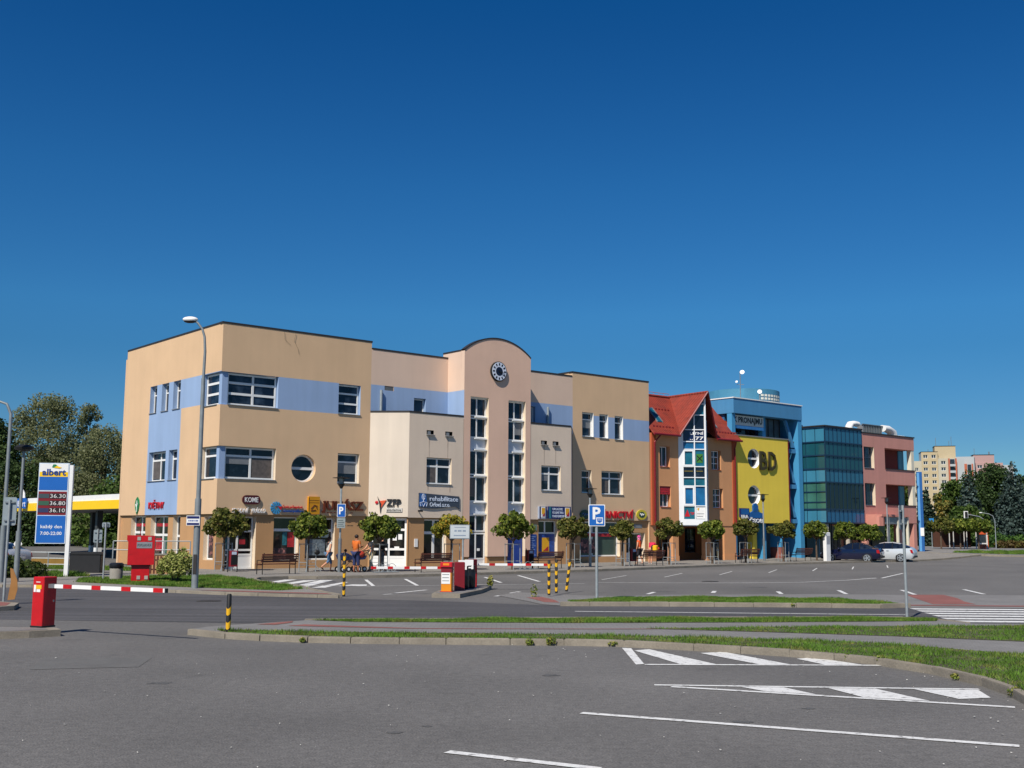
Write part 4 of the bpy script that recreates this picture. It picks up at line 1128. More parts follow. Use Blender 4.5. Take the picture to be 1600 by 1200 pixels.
# on the 45 degree wall
s = thing('shop_sign', 'black lettering with a red and black leaping figure logo on the cream angled wall', 'sign', (*Wp(9.08 + .8, .8)[:2], 3.55), ROT - math.pi / 4)
textmesh('lettering', 'ZFP', FS, -.1, .72, -.12, .28, -.03, .05, T['letter_black'], s, bold=.02)
MB(mat('sign_grey_pale', '#c9c4bd', .5)).box(-.12, .78, -.05, -.002, -.42, -.2).build('sign_board', s)
textmesh('lettering', 'akademie', FS, -.08, .72, -.39, -.24, -.055, .006, T['letter_black'], s)
MB(mat('logo_orange', '#d9532a', .5)).slab([(-.48, .18), (-.12, .22), (-.42, -.22)][::-1], -.07, -.01).build('logo', s)
q = MB(T['letter_black']); q.slab([(-.62, .42), (-.5, .2), (-.38, .0), (-.44, -.5), (-.5, 0)], -.08, -.01); q.build('figure', s)
MB(T['letter_red']).ell((-.66, -.05, .1), (.09, .02, .09)).build('dot', s)
s = sign_at('shop_sign', 'slate blue rehabilitace sign with a pale spine figure on the grey bay', 12.78, 3.76, S2)
q = [(-1.42, -.34)] + [(-1.42 + 2.84 * k / 12, -.36 - .07 * math.sin(math.pi * (k / 12) * 1.6)) for k in range(1, 12)] + [(1.44, -.42), (1.42, .30), (-1.42, .44)]
MB(T['sign_slate']).slab(q, -.06, -.003).build('sign_board', s)
textmesh('lettering', 'rehabilitace', FS, -.68, 1.32, .0, .27, -.06, .02, T['letter_pale'], s, bold=.01)
textmesh('lettering', 'Orlová s.r.o.', FS, -.68, .75, -.32, -.07, -.06, .02, T['letter_pale'], s, bold=.01)
MB(mat('sign_blue_mid', '#2f5f9e', .5)).slab([(-1.4, -.3), (-.85, -.3), (-.95, .4), (-1.38, .42)], -.065, -.06).build('logo_field', s)
q = MB(T['letter_pale'])
q.tube([(-1.12 + .1 * math.cos(a * .5), -.07, .22 + .16 * math.sin(a * .5)) for a in range(0, 13)], .018, 5)
for pts in ([(-1.12, .06), (-1.14, -.06), (-1.36, -.1), (-1.3, -.3)], [(-1.12, .06), (-1.1, -.06), (-.86, -.1), (-.9, -.3)], [(-1.24, -.12), (-1.12, -.32), (-1.0, -.12)], [(-1.12, .38), (-1.12, .06)]):
    q.tube([(x, -.07, z) for x, z in pts], .018, 5)
q.build('logo', s)
s = sign_at('security_camera', 'small dark security camera under the slate blue sign', 11.35, 3.2, S2, cat='camera')
MB(T['black']).box(-.14, .12, -.3, -.2, -.06, .04).tube([(0, 0, 0), (0, -.25, 0)], .03).build('camera_body', s)
s = sign_at('shop_sign', 'small projecting box sign with a yellow logo on a white field', 20.58, 3.24, S2)
MB(mat('sign_box_grey', '#98a3b6', .5)).box(-.30, .30, -.16, -.003, -.37, .37).build('sign_box', s)
MB(mat('navy', '#16205e', .4)).box(-.30, -.2, -.17, -.161, -.37, .37).box(.2, .3, -.17, -.161, -.37, .37).build('border', s)
MB(T['white']).box(-.17, .17, -.172, -.161, -.3, .33).build('field', s)
MB(T['logo_yellow']).slab([(-.12, -.1), (.13, -.1), (.13, .28), (-.12, .28)], -.182, -.175).build('logo', s)
MB(T['poster_red']).slab([(-.1, -.22), (.12, -.22), (.12, .0)], -.186, -.183).build('logo_wedge', s)
s = sign_at('shop_sign', 'navy blue sign with three lines of pale lettering and a yellow logo', 22.0, 3.25, S2)
MB(T['navy']).box(-.92, .92, -.14, -.003, -.38, .38).build('sign_box', s)
MB(T['poster_teal']).box(-.92, -.74, -.147, -.141, -.36, .36).build('end_strip', s)
for k, tx in enumerate(('DROGERIE', 'KOSMETIKA', 'PARFUMERIE')):
    textmesh('lettering', tx, FS, -.62, .22 + .08 * k, .14 - k * .22, .29 - k * .22, -.14, .01, T['letter_pale'], s, bold=.01)
MB(T['white']).box(.42, .82, -.148, -.141, -.32, .32).build('field', s)
MB(T['logo_yellow']).box(.47, .77, -.156, -.149, -.12, .28).build('logo', s)
MB(T['poster_red']).slab([(.5, -.22), (.76, -.22), (.76, .1)], -.162, -.157).build('logo_wedge', s)
s = sign_at('shop_sign', 'bold red letters reading PAPÍRNICTVÍ on the right tan wing', 28.3, 3.25)
textmesh('lettering', 'PAPÍRNICTVÍ', FS, -2.1, 2.0, -.26, .34, -.03, .07, T['letter_red'], s, bold=.025, shear=.12)
s = sign_at('shop_sign', 'oval yellow sign with a dark and white emblem beside the red letters', 31.1, 3.26)
el = lambda rx, rz, n=28: [(rx * math.cos(2 * math.pi * k / n), rz * math.sin(2 * math.pi * k / n)) for k in range(n)][::-1]
MB(mat('oval_yellow', '#c2b432', .5)).slab(el(.5, .34), -.08, -.003).build('sign_board', s)
MB(mat('oval_dark', '#2c4a3c', .5)).slab(el(.3, .2), -.09, -.081).build('emblem_field', s)
MB(T['white']).tube([(-.22, -.095, .02), (-.12, -.095, .1), (-.08, -.095, -.06), (.02, -.095, .08), (.06, -.095, -.04), (.2, -.095, .06)], .025, 5).build('emblem', s)
s = sign_at('shop_sign', 'oval dark green sign in the shade at the left edge of the right tan wing', 25.75, 3.2)
MB(T['oval_dark']).slab(el(.45, .3), -.08, -.003).build('sign_board', s)
MB(mat('letter_dim_blue', '#5a78b0', .5)).tube([(-.28, -.085, .02), (-.15, -.085, .1), (-.08, -.085, -.06), (.04, -.085, .08), (.1, -.085, -.04), (.26, -.085, .06)], .03, 5).build('emblem', s)
# left end wall
def sign_left(label, b, z, off=0.0):
    x, y, _ = Wp(-off, -b)
    return thing('shop_sign', label, 'sign', (x, y, z), ROT - math.pi / 2)
s = sign_left('red letters reading KVĚTINY on the blue painted end wall', 7.4, 3.42)
textmesh('lettering', 'KVĚTINY', FS, -1.05, 1.05, -.2, .30, -.02, .05, T['letter_red'], s, bold=.008)
s = sign_left('green oval leaf shaped sign on the tan end wall beside the red letters', 10.1, 3.42)
MB(mat('leaf_green', '#1d7a48', .5)).slab([(0, -.5), (.22, -.2), (.3, .1), (.2, .35), (0, .5), (-.2, .35), (-.3, .1), (-.22, -.2)], -.06, -.003).build('sign_board', s)
q = MB(T['white']); q.tube([(0, -.07, -.35), (.02, -.07, .3)], .025, 5); q.tube([(-.15, -.07, .1), (0, -.07, -.1), (.16, -.07, .15)], .02, 5); q.build('leaf_mark', s)
# ------------------------------------------------------------------ the orange house with the red roof
mat('orange_wall', '#d09668', 0.9, 0.05, 0.5, bump=0.25, bscale=90, streak=0.03, fine=0.03)
mat('orange_red', '#b4532f', 0.8, 0.06, 1)
mat('bay_white', '#e9ecee', 0.35, 0.03)
mat('pane_teal', '#1c5f74', 0.12, 0.45, 0.9); mat('pane_blind', '#1c6090', 0.25, 0.3, 1.2)
mat('dark_inside', '#1d1512', 0.9, 0.3)
MR = mat('roof_tile', '#8a3220', 0.7, 0.16, 1.2, fine=0.12, c2='#6e2a1e', c2scale=2.2, c2lo=.5, c2hi=.75)
n, l = MR.node_tree.nodes, MR.node_tree.links
tc = n.new('ShaderNodeTexCoord'); sx = n.new('ShaderNodeSeparateXYZ'); l.new(tc.outputs['Object'], sx.inputs[0])
mz = n.new('ShaderNodeMath'); mz.operation = 'MULTIPLY'; mz.inputs[1].default_value = 1 / 0.34; l.new(sx.outputs['Z'], mz.inputs[0])
fz = n.new('ShaderNodeMath'); fz.operation = 'FRACT'; l.new(mz.outputs[0], fz.inputs[0])
wv = n.new('ShaderNodeMath'); wv.operation = 'MULTIPLY'; wv.inputs[1].default_value = 2 * math.pi / 0.28
sm = n.new('ShaderNodeMath'); sm.operation = 'ADD'; l.new(sx.outputs['X'], sm.inputs[0]); l.new(sx.outputs['Y'], sm.inputs[1])
l.new(sm.outputs[0], wv.inputs[0]); sn = n.new('ShaderNodeMath'); sn.operation = 'SINE'; l.new(wv.outputs[0], sn.inputs[0])
hm = n.new('ShaderNodeMath'); hm.operation = 'MULTIPLY_ADD'; hm.inputs[1].default_value = 0.25; l.new(sn.outputs[0], hm.inputs[0])
iv = n.new('ShaderNodeMath'); iv.operation = 'SUBTRACT'; iv.inputs[0].default_value = 1; l.new(fz.outputs[0], iv.inputs[1]); l.new(iv.outputs[0], hm.inputs[2])
bp = n.new('ShaderNodeBump'); bp.inputs['Strength'].default_value = 0.9; bp.inputs['Distance'].default_value = 0.07
l.new(hm.outputs[0], bp.inputs['Height']); l.new(bp.outputs[0], n['Principled BSDF'].inputs['Normal'])

oh = thing('orange_house', 'orange house with steep red tiled roof and a tall pointed glass bay', 'house', Wp(32.0, 0), ROT)
H0 = Frame(-32.0, 0)
EV = 8.95
NT, ND = 36.6, 1.2            # nose of the triangular bay
A0, A1 = 35.0, 38.2
mb = MB()
wall(mb, H0, 32.0, 41.34, 2.57, EV, T['orange_wall'],
     holes=[(33.05, 34.1, 6.62, 8.08, None, T['orange_wall']), (33.0, 34.15, 3.82, 5.28, None, T['orange_wall']), (38.6, 39.68, 6.62, 8.06, None, T['orange_wall']), (38.7, 39.85, 3.85, 5.28, None, T['orange_wall'])],
     zones=[], depth=.32)
MBs = MB(T['orange_red']); MBs.box(32.12, 32.56, -.10, -.002, 2.57, EV, F=H0); MBs.box(40.95, 41.34, -.06, -.002, 2.57, EV, F=H0)
mb.build('wall', oh); MBs.parts('pilaster', oh)
MB(T['darkred']).tube([H0.p(32.34, -.18, 2.7), H0.p(32.34, -.18, 8.3), H0.p(32.8, -.45, 8.9)], .06, 8).build('downpipe', oh)
MB(T['darkred']).tube([H0.p(41.15, -.14, 2.7), H0.p(41.15, -.14, 8.3), H0.p(41.0, -.45, 8.9)], .05, 8).build('downpipe', oh)
for s0, s1, z0, z1, bars in ((33.06, 33.95, 6.65, 8.06, 1), (33.1, 34.05, 3.85, 5.26, 1), (38.61, 39.6, 6.65, 8.04, 2), (38.71, 39.75, 3.88, 5.26, 2)):
    window(oh, H0, s0, s1, z0, z1, 0.22, cols=(0.5,), rows=(0.33, 0.67) if bars == 2 else (), fw_=.06, mull=.05, sillm=T['orange_red'])
ob = MB(T['poster_red']).box(33.02, 34.12, .05, .2, 4.72, 5.27, F=H0).build('awning_sign', oh)
q = MB(T['letter_red']);
for k in range(2): q.box(33.15, 33.95 - .1 * k, .04, .049, 4.88 + k * .17, 4.93 + k * .17, F=H0)
q.build('print', ob)
# arcade below
mb = MB()
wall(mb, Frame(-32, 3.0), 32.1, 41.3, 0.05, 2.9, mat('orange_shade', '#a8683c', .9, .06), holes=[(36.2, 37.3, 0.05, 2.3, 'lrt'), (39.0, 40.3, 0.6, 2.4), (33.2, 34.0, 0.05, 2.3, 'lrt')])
mb.box(32.0, 41.34, .02, 3.2, 2.55, 2.62, m=T['orange_wall'], F=H0)
mb.build('arcade_wall', oh)
for a, b, z0, z1 in ((36.22, 37.28, .1, 2.28), (33.22, 33.98, .1, 2.28)):
    window(oh, Frame(-32, 3.0), a, b, z0, z1, .1, cols=(.5,), rows=(.4,), gm=T['pane_shop'], fm=T['black'], sill=False, name='door')
window(oh, Frame(-32, 3.0), 39.02, 40.28, .62, 2.38, .1, cols=(.5,), rows=(.5,), fm=T['black'], sill=False)
for a, b in ((32.05, 32.62), (34.35, 34.95), (38.0, 38.45), (39.95, 41.3)):
    q = MB(T['orange_wall']); q.box(a, b, .04, .55, .45, 2.55, F=H0); q.box(a - .03, b + .03, .01, .58, .08, .45, F=H0); q.build('pillar', oh)
# roof: eave -> ridge
OV, RY, RZ = 0.42, 2.35, 11.97
def roofz(y): return EV - .02 + (y + OV) * (RZ - EV) / (RY + OV)
rf = MB(T['roof_tile'])
L0, L1 = 32.0, 41.6
def rq(pts, th=.12):
    a = [H0.p(*p) for p in pts]; b = [(p[0], p[1], p[2] - th) for p in a]
    k = len(a); rf.add(a + b, [tuple(range(k)), tuple(range(2 * k - 1, k - 1, -1))] + [(i, k + i, k + (i + 1) % k, (i + 1) % k) for i in range(k)])
e0, e1 = roofz(-OV), roofz(RY)
V0, V1, VY = 34.72, 38.75, RY - .05      # valley feet and head
AP = (36.62, -1.42, 12.05)               # tip of the pointed gable
AB = (36.75, RY, 12.02)
rq([(L0, -OV, e0), (V0, -OV, e0), (AB[0], RY, e1), (L0, RY, e1)])
rq([(V1, -OV, e0), (L1, -OV, e0), (L1, RY, e1), (AB[0], RY, e1)])
rq([(L0, RY, e1), (L1, RY, e1), (L1, 6.5, EV), (L0, 6.5, EV)])
rq([(V0, -OV, e0 + .03), AP, AB])
rq([(V1, -OV, e0 + .03), AB, AP])
roof = rf.build('roof', oh)
q = MB(T['darkred'])
q.tube([H0.p(V0, -OV - .01, e0), H0.p(*AP)], .07, 6); q.tube([H0.p(*AP), H0.p(V1, -OV - .01, e0)], .07, 6)
q.build('verge_board', roof)
q = MB(T['darkred']); q.tube([H0.p(L0, -OV - .06, e0 - .08), H0.p(V0, -OV - .06, e0 - .08)], .08, 8); q.tube([H0.p(V1, -OV - .06, e0 - .08), H0.p(L1, -OV - .06, e0 - .08)], .08, 8); q.parts('gutter', roof)
q = MB(T['roof_tile']); q.tube([H0.p(L0, RY, e1 + .03), H0.p(L1, RY, e1 + .03)], .10, 8); q.tube([H0.p(*AP), H0.p(*AB)], .09, 8); q.parts('ridge_tile', roof)
q = MB(T['orange_red'])
for k in range(9): q.tube([H0.p(32.3 + k * .55, RY, e1), H0.p(32.3 + k * .55, RY, e1 + .28)], .015, 4)
q.tube([H0.p(32.2, RY, e1 + .28), H0.p(36.7, RY, e1 + .28)], .018, 4)
q.build('roof_rail', roof)
q = MB(T['darkred'])
for t in np.arange(32.4, 34.6, .33): q.box(t, t + .14, -.02, .02, roofz(0) + .02, roofz(0) + .1, F=H0)
for t in np.arange(39.2, 41.4, .33): q.box(t, t + .14, -.02, .02, roofz(0) + .02, roofz(0) + .1, F=H0)
for t in np.arange(32.4, 35.4, .33): q.box(t, t + .14, 1.28, 1.32, roofz(1.3) + .02, roofz(1.3) + .1, F=H0)
q.build('snow_guard', roof)
for t in (33.2, 39.15):
    w_ = .62; y0, y1 = .35, 1.35
    q = MB(T['sill_metal'])
    for (a, b) in ((t, t + .08), (t + w_ - .08, t + w_)):
        q.add([H0.p(a, y0, roofz(y0) + .10), H0.p(b, y0, roofz(y0) + .10), H0.p(b, y1, roofz(y1) + .10), H0.p(a, y1, roofz(y1) + .10)] + [H0.p(a, y0, roofz(y0)), H0.p(b, y0, roofz(y0)), H0.p(b, y1, roofz(y1)), H0.p(a, y1, roofz(y1))],
              [(0, 1, 2, 3), (4, 7, 6, 5), (0, 4, 5, 1), (1, 5, 6, 2), (2, 6, 7, 3), (3, 7, 4, 0)])
    f = q.build('skylight', roof)
    MB(T['pane_teal']).quad(H0.p(t + .08, y0, roofz(y0) + .07), H0.p(t + w_ - .08, y0, roofz(y0) + .07), H0.p(t + w_ - .08, y1, roofz(y1) + .07), H0.p(t + .08, y1, roofz(y1) + .07)).build('pane', roof)
# the pointed glass bay: two faces meeting at the nose
BZ = 2.6
def baytop(F, s):   # height under the gable over the bay face
    x, y, _ = F.p(s, 0, 0); x += 32; t = x
    if t <= NT: return e0 + (t - A0 + .25) / (NT - A0 + .25) * (AP[2] - e0) - .30
    return e0 + (A1 - t) / (A1 - NT) * (AP[2] - e0) - .30
ang1 = math.atan2(-ND, NT - A0); len1 = math.hypot(ND, NT - A0)
ang2 = math.atan2(ND, A1 - NT); len2 = math.hypot(ND, A1 - NT)
for (fx, fy, ang, ln, seen) in ((A0 - 32, 0, ang1, len1, True), (NT - 32, -ND, ang2, len2, False)):
    FB = Frame(fx, fy, ang)
    fr = MB(T['bay_white'] if seen else T['bay_white'])
    p = .08
    a0 = .28 if seen else .06
    cols_ = [a0, (a0 + ln) / 2 + .02, ln - .02]
    rows_ = [2.6, 3.02, 3.95, 5.35, 5.95, 6.72, 7.95, 8.5, 9.35, 10.4, 11.2]
    if seen: 
        fr.box(0, a0, .0, .14, BZ, baytop(FB, .12), F=FB)
    fr.box(a0, a0 + .07, .0, .12, BZ, baytop(FB, a0), F=FB)
    m_ = cols_[1]; fr.box(m_ - .035, m_ + .035, .0, .12, BZ, baytop(FB, m_), F=FB)
    fr.box(ln - .12, ln, .0, .12, BZ, baytop(FB, ln - .1), F=FB)
    fr.box(a0 + .07, ln - .12, .002, .12, BZ, 3.02, F=FB)
    for z in rows_[2:]:
        s_lo = a0 + .07
        # start where the bar is still below the gable
        for sx_ in np.linspace(a0 + .07, ln - .12, 40):
            if seen and baytop(FB, sx_) > z: s_lo = sx_; break
        else:
            if seen: continue
        s_hi = ln - .12
        if not seen:
            s_hi = a0 + .07
            for sx_ in np.linspace(ln - .12, a0 + .07, 40):
                if baytop(FB, sx_) > z: s_hi = sx_; break
            if s_hi <= s_lo + .05: continue
        if s_hi > s_lo + .05: fr.box(s_lo, s_hi, .003, .115, z - .032, z + .032, F=FB)
    # opening casement frames, thicker
    if seen:
        for z0, z1 in ((6.76, 7.9), (3.99, 5.31)):
            pass
            fr.box(a0 + .07, a0 + .17, -.01, .12, z0, z1, F=FB); fr.box(m_ - .15, m_ - .05, -.01, .12, z0, z1, F=FB)
            fr.box(a0 + .17, m_ - .15, -.01, .12, z0, z0 + .1, F=FB); fr.box(a0 + .17, m_ - .15, -.01, .12, z1 - .1, z1, F=FB)
    f = fr.build('glass_bay', oh)
    # panes behind
    def pane(z0, z1, m_p, nm='pane', c0=a0 + .02, c1=ln - .02):
        mbp = MB(m_p)
        top = lambda s: min(z1, max(z0, baytop(FB, s) - .01))
        ss = np.linspace(c0, c1, 12)
        for sa, sb in zip(ss, ss[1:]):
            if top(sa) > z0 or top(sb) > z0:
                mbp.quad(FB.p(sa, .09, z0), FB.p(sb, .09, z0), FB.p(sb, .09, top(sb)), FB.p(sa, .09, top(sa)))
        if mbp.v: mbp.build(nm, f)
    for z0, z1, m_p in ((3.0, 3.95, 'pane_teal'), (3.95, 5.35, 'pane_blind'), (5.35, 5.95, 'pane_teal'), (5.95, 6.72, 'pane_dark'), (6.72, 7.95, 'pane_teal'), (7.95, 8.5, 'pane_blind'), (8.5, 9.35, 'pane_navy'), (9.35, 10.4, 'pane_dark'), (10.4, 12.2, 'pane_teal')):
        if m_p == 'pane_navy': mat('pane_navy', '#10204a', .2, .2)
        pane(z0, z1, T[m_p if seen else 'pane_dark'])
    if seen:
        MB(T['letter_red']).slab([(a0 + .12, 3.2), (a0 + .5, 3.2), (a0 + .32, 3.7)], .07, .08, F=FB).build('logo', f)
        textmesh('lettering', 'TIP', FB, a0 + .52, m_ - .06, 3.32, 3.5, .08, .01, T['letter_red'], f, bold=.03)
        q = MB(T['white']).box(m_ + .05, ln - .13, .06, .075, 3.05, 3.9, F=FB).build('poster', f)
        MB(mat('print_grey', '#8a8c90', .6)).box(m_ + .12, ln - .2, .05, .058, 3.38, 3.42, F=FB).box(m_ + .12, ln - .3, .05, .058, 3.2, 3.24, F=FB).build('print', f)
        MB(T['logo_yellow']).slab([(m_ + .12, 3.75), (m_ + .3, 3.82), (m_ + .24, 3.6)], .05, .058, F=FB).build('print', f)
        MB(mat('letter_gold', '#8f7e30', .5)).box(m_ + .12, ln - .25, .07, .08, 6.38, 6.42, F=FB).box(a0 + .15, m_ - .12, .07, .08, 6.38, 6.42, F=FB).parts('print', f)
        q = MB(mat('emblem_green', '#3c7a2a', .5)).box(m_ + .14, ln - .24, .07, .08, 7.0, 7.62, F=FB).build('emblem_field', f)
        q = MB(T['black']); cx = (m_ + ln) / 2 - .05
        for sg in (1, -1): q.slab([(cx - .2, 7.3 - sg * .2 - .04), (cx + .2, 7.3 + sg * .2 - .04), (cx + .2, 7.3 + sg * .2 + .05), (cx - .2, 7.3 - sg * .2 + .05)], .055, .065, F=FB)
        q.build('emblem', f)
        textmesh('lettering', 'LITNÍ', FB, m_ - .3, ln - .16, 9.0, 9.22, .08, .01, T['white'], f, bold=.02)
        textmesh('lettering', '..:77', FB, m_ - .3, ln - .16, 8.62, 8.86, .08, .01, T['white'], f, bold=.02)
MB(T['bay_white']).prism([(A0 - 32, 0.1), (NT - 32, -ND + .06), (A1 - 32, .1)], BZ - .06, BZ + .03).build('bay_floor', oh)
MB(T['orange_wall']).box(0.02, 9.3, 6.3, 6.5, 0.05, EV).box(9.26, 9.32, .05, 6.3, 2.6, 9.0).build('rear_wall', oh)
MB(T['orange_wall']).add([(9.3, -.0, EV), (9.3, 6.3, EV), (9.3, RY, e1 - .1)], [(0, 1, 2)]).build('gable_wall', oh)

# ------------------------------------------------------------------ yellow block with the round windows, blue frame building behind it
YW = mat('yellow_wall', '#eccf4a', 0.9, 0.05, 0.5, bump=0.25, bscale=90, streak=0.03)
BW = mat('blue_wall', '#4484b0', 0.8, 0.05, 0.5, streak=0.04)
BL = mat('blue_light', '#3f8fbd', 0.8, 0.05, 0.5, streak=0.04)
yb = thing('yellow_and_blue_building', 'yellow fronted building with round windows and a blue frame with a roof cylinder', 'building', Wp(41.35, 0), ROT)
Y0 = Frame(-41.35, 0)
mb = MB()
wall(mb, Y0, 41.35, 47.85, 2.82, 9.32, YW, holes=[('c', 43.55, 7.68, .74), ('c', 43.5, 4.9, .74)], depth=.3, rev=T['window_white'])
mb.box(47.82, 48.0, .003, .35, 2.82, 9.32, m=T['darkred'], F=Y0)
mb.box(41.36, 47.82, .31, .6, 2.82, 2.85, m=T['cap_metal'], F=Y0)
mb.build('wall', yb)
MB(T['sill_metal']).box(41.3, 48.0, -.05, .5, 9.32, 9.40, F=Y0).build('parapet_cap', yb)
round_window(yb, Y0, 43.55, 7.68, .735); round_window(yb, Y0, 43.5, 4.9, .735)
# blue top slab
mb = MB(BW)
mb.box(41.2, 49.75, -.05, 8, 11.0, 12.12, F=Y0)
mb.build('top_slab', yb)
MB(T['white']).box(41.15, 49.8, -.1, 8, 12.125, 12.20, F=Y0).build('parapet_cap', yb)
# frame columns and beams
q = MB(BL)
q.box(41.22, 41.62, .15, .6, 9.42, 11.0, F=Y0); q.box(45.35, 45.75, .5, .9, 9.42, 11.0, F=Y0)
q.box(49.25, 49.75, .0, 3.2, .05, 11.0, F=Y0)
q.parts('column', yb)
q = MB(BW)
for z in (8.35, 5.55, 2.85): q.box(47.85, 49.25, .25, .55, z, z + .32, F=Y0)
q.parts('beam', yb)
q = MB(BW)
for z in (5.9, 3.2, 8.7):
    q.add([Y0.p(48.0, .3, z + 2.2), Y0.p(48.25, .3, z + 2.2), Y0.p(49.2, .3, z + .1), Y0.p(48.95, .3, z + .1)] + [Y0.p(48.0, .5, z + 2.2), Y0.p(48.25, .5, z + 2.2), Y0.p(49.2, .5, z + .1), Y0.p(48.95, .5, z + .1)],
          [(0, 1, 2, 3), (4, 7, 6, 5), (0, 4, 5, 1), (1, 5, 6, 2), (2, 6, 7, 3), (3, 7, 4, 0)])
q.parts('brace', yb)
MB(mat('blue_deep', '#24608f', .8, .05)).box(41.4, 49.3, 3.2, 3.4, .05, 11.0, F=Y0).box(41.4, 41.6, 1.0, 3.2, 2.8, 11.0, F=Y0).parts('rear_wall', yb)
MB(BW).box(41.4, 49.7, 7.7, 8.0, .05, 11, F=Y0).box(49.3, 49.7, 3.4, 7.7, .05, 11, F=Y0).parts('rear_wall', yb)
MB(T['roofing']).box(41.4, 49.3, .4, 3.2, 9.2, 9.3, F=Y0).build('balcony_floor', yb)
window(yb, Frame(-41.35, 1.3), 41.65, 45.4, 9.42, 10.98, 0, cols=(.25, .5, .75), rows=(.35,), fm=T['black'], sill=False)
window(yb, Frame(-41.35, .8), 45.8, 48.0, 9.42, 10.98, 0, cols=(.33, .66), fm=T['black'], gm=mat('pane_grey', '#3a4046', .3, .4, 2), sill=False)
bn = thing('banner', 'white banner with black K PRONAJMU lettering under the blue top slab', 'banner', Wp(43.3, -.28, 10.4), ROT)
MB(mat('banner_cloth', '#cfcfc4', .7, .05)).box(-1.75, 1.9, -.01, .01, -.25, .5).build('cloth', bn)
MB(mat('banner_blue', '#2f72b0', .6)).box(-1.75, 1.9, -.016, .004, -.5, -.252).build('cloth', bn)
textmesh('lettering', 'K PRONAJMU', FS, -1.7, 1.75, -.18, .40, -.011, .004, T['letter_black'], bn, bold=.04)
# roof cylinder with louvres
cyl = MB(mat('drum_blue', '#3d7c9a', .7, .08, .8, streak=.08)); n = 48
cyl.lathe([(2.9, 12.2), (2.9, 13.42), (2.8, 13.46)], (47.8 - 41.35, 4.2, 0), n)
cyl.build('roof_cylinder', yb, smooth=True)
q = MB(T['sill_metal'])
for k in range(8):
    a0 = R(-114 + k * 6.6)
    a1 = a0 + R(5.0)
    for z in (12.4, 12.66, 12.92):
        for (r_, m_) in ((2.93, T['banner_cloth']),):
            p = [(6.45 + r_ * math.cos(a), 4.2 + r_ * math.sin(a)) for a in (a0, a1)]
            q.add([(p[0][0], p[0][1], z - .09), (p[1][0], p[1][1], z - .09), (p[1][0], p[1][1], z + .09), (p[0][0], p[0][1], z + .09)], [(0, 1, 2, 3)], m_)
q.build('louvre', yb)
def dish(label, x, y, z, r, az):
    o = thing('satellite_dish', label, 'satellite dish', (x, y, z), az)
    d = MB(T['white']); r = r * .42; prof = [(0.02, 0), (r * .4, .03 * r), (r * .75, .12 * r), (r, .24 * r)]
    d.lathe(prof + [(r - .02, .26 * r), (.02, .04)], n=20); q = d.build('reflector', o, smooth=True); q.rotation_euler = (R(72), 0, 0)
    MB(T['steel']).tube([(0, 0, 0), (0, -r * .9, .1 * r)], .02, 6).build('feed_arm', o)
    return o
bx, by, _ = Wp(43.9, -1.4)
mast = thing('antenna_mast', 'thin mast carrying white dishes on the blue roof', 'antenna mast', (bx, by, 12.2), 0)
MB(T['steel']).tube([(0, 0, 0), (0, 0, 2.3)], .035, 6).tube([(-.3, 0, 1.3), (.3, 0, 1.3)], .02, 5).build('mast', mast)
dish('larger white satellite dish at the top of the roof mast', bx + .15, by - .1, 14.45, .42, R(-15)); dish('smallest white satellite dish, halfway up the roof mast', bx - .3, by - .1, 13.7, .24, R(-35))
bx, by, _ = Wp(44.9, -.7)
dish('white satellite dish standing alone low on the blue roof', bx + .3, by, 12.95, .42, R(-10))
MB(T['steel']).tube([(bx + .3, by + .05, 12.2), (bx + .3, by + .05, 12.95)], .04, 6).build('dish_post')
tag(bpy.data.objects['dish_post'], 'short grey post under the low satellite dish', 'post')
# ground floor
mb = MB()
wall(mb, Frame(-41.35, 2.2), 41.4, 49.3, .05, 2.85, mat('slate_panel', '#4d5a66', .7, .1), holes=[(41.6, 43.4, .1, 2.3), (45.9, 47.2, .1, 2.3, 'lrt')])
mb.build('ground_floor_wall', yb)
window(yb, Frame(-41.35, 2.2), 41.62, 43.38, .12, 2.28, .1, cols=(.5,), rows=(.3, .65), gm=T['pane_shop'], sill=False, name='door')
window(yb, Frame(-41.35, 2.2), 45.92, 47.18, .12, 2.28, .1, rows=(.3, .65), gm=T['pane_shop'], sill=False, name='door')
q = MB(YW); q.box(44.0, 44.5, .6, 1.1, .05, 2.82, F=Y0); q.build('pillar', yb)
q = MB(BL); q.box(45.0, 45.25, .3, 1.6, .05, 2.82, F=Y0); q.box(47.2, 47.45, .3, 1.4, 1.0, 2.82, F=Y0); q.box(41.36, 41.5, .1, 1.4, .05, 2.82, F=Y0); q.parts('fin_wall', yb)
MB(T['brick_red']).box(47.2, 47.5, .3, 1.4, .1, .98, F=Y0).build('plinth', yb)
s = sign_at('shop_sign', 'large dark raised letters B and D high on the yellow front', 45.2, 7.55)
mat('letter_olive', '#3a3418', .6)
textmesh('lettering', 'B', FS, -1.05, -.14, -.72, .72, -.02, .12, T['letter_olive'], s, bold=.012)
textmesh('lettering', 'D', FS, .06, 1.0, -.72, .72, -.02, .12, T['letter_olive'], s, bold=.012)
s = sign_at('shop_sign', 'blue bank sign with a half round head and white lettering under the lower round window', 43.5, 3.3)
MB(mat('csob_blue', '#17599c', .4)).slab([(-.8, -.1), (.82, -.1), (.82, .25), (.2, .4), (-.3, .4), (-.8, .22)], -.12, -.003).build('sign_board', s)
MB(T['csob_blue']).slab([(-.28, .42), (.28, .42), (.3, .8), (.1, 1.0), (-.1, .98), (-.3, .8)][::1], -.13, -.004).build('sign_head', s)
MB(T['navy']).box(-.85, .85, -.10, -.003, -.5, -.1).build('sign_board', s)
textmesh('lettering', 'ČSOB', FS, -.8, .8, -.47, -.06, -.14, .04, T['white'], s, bold=.03)
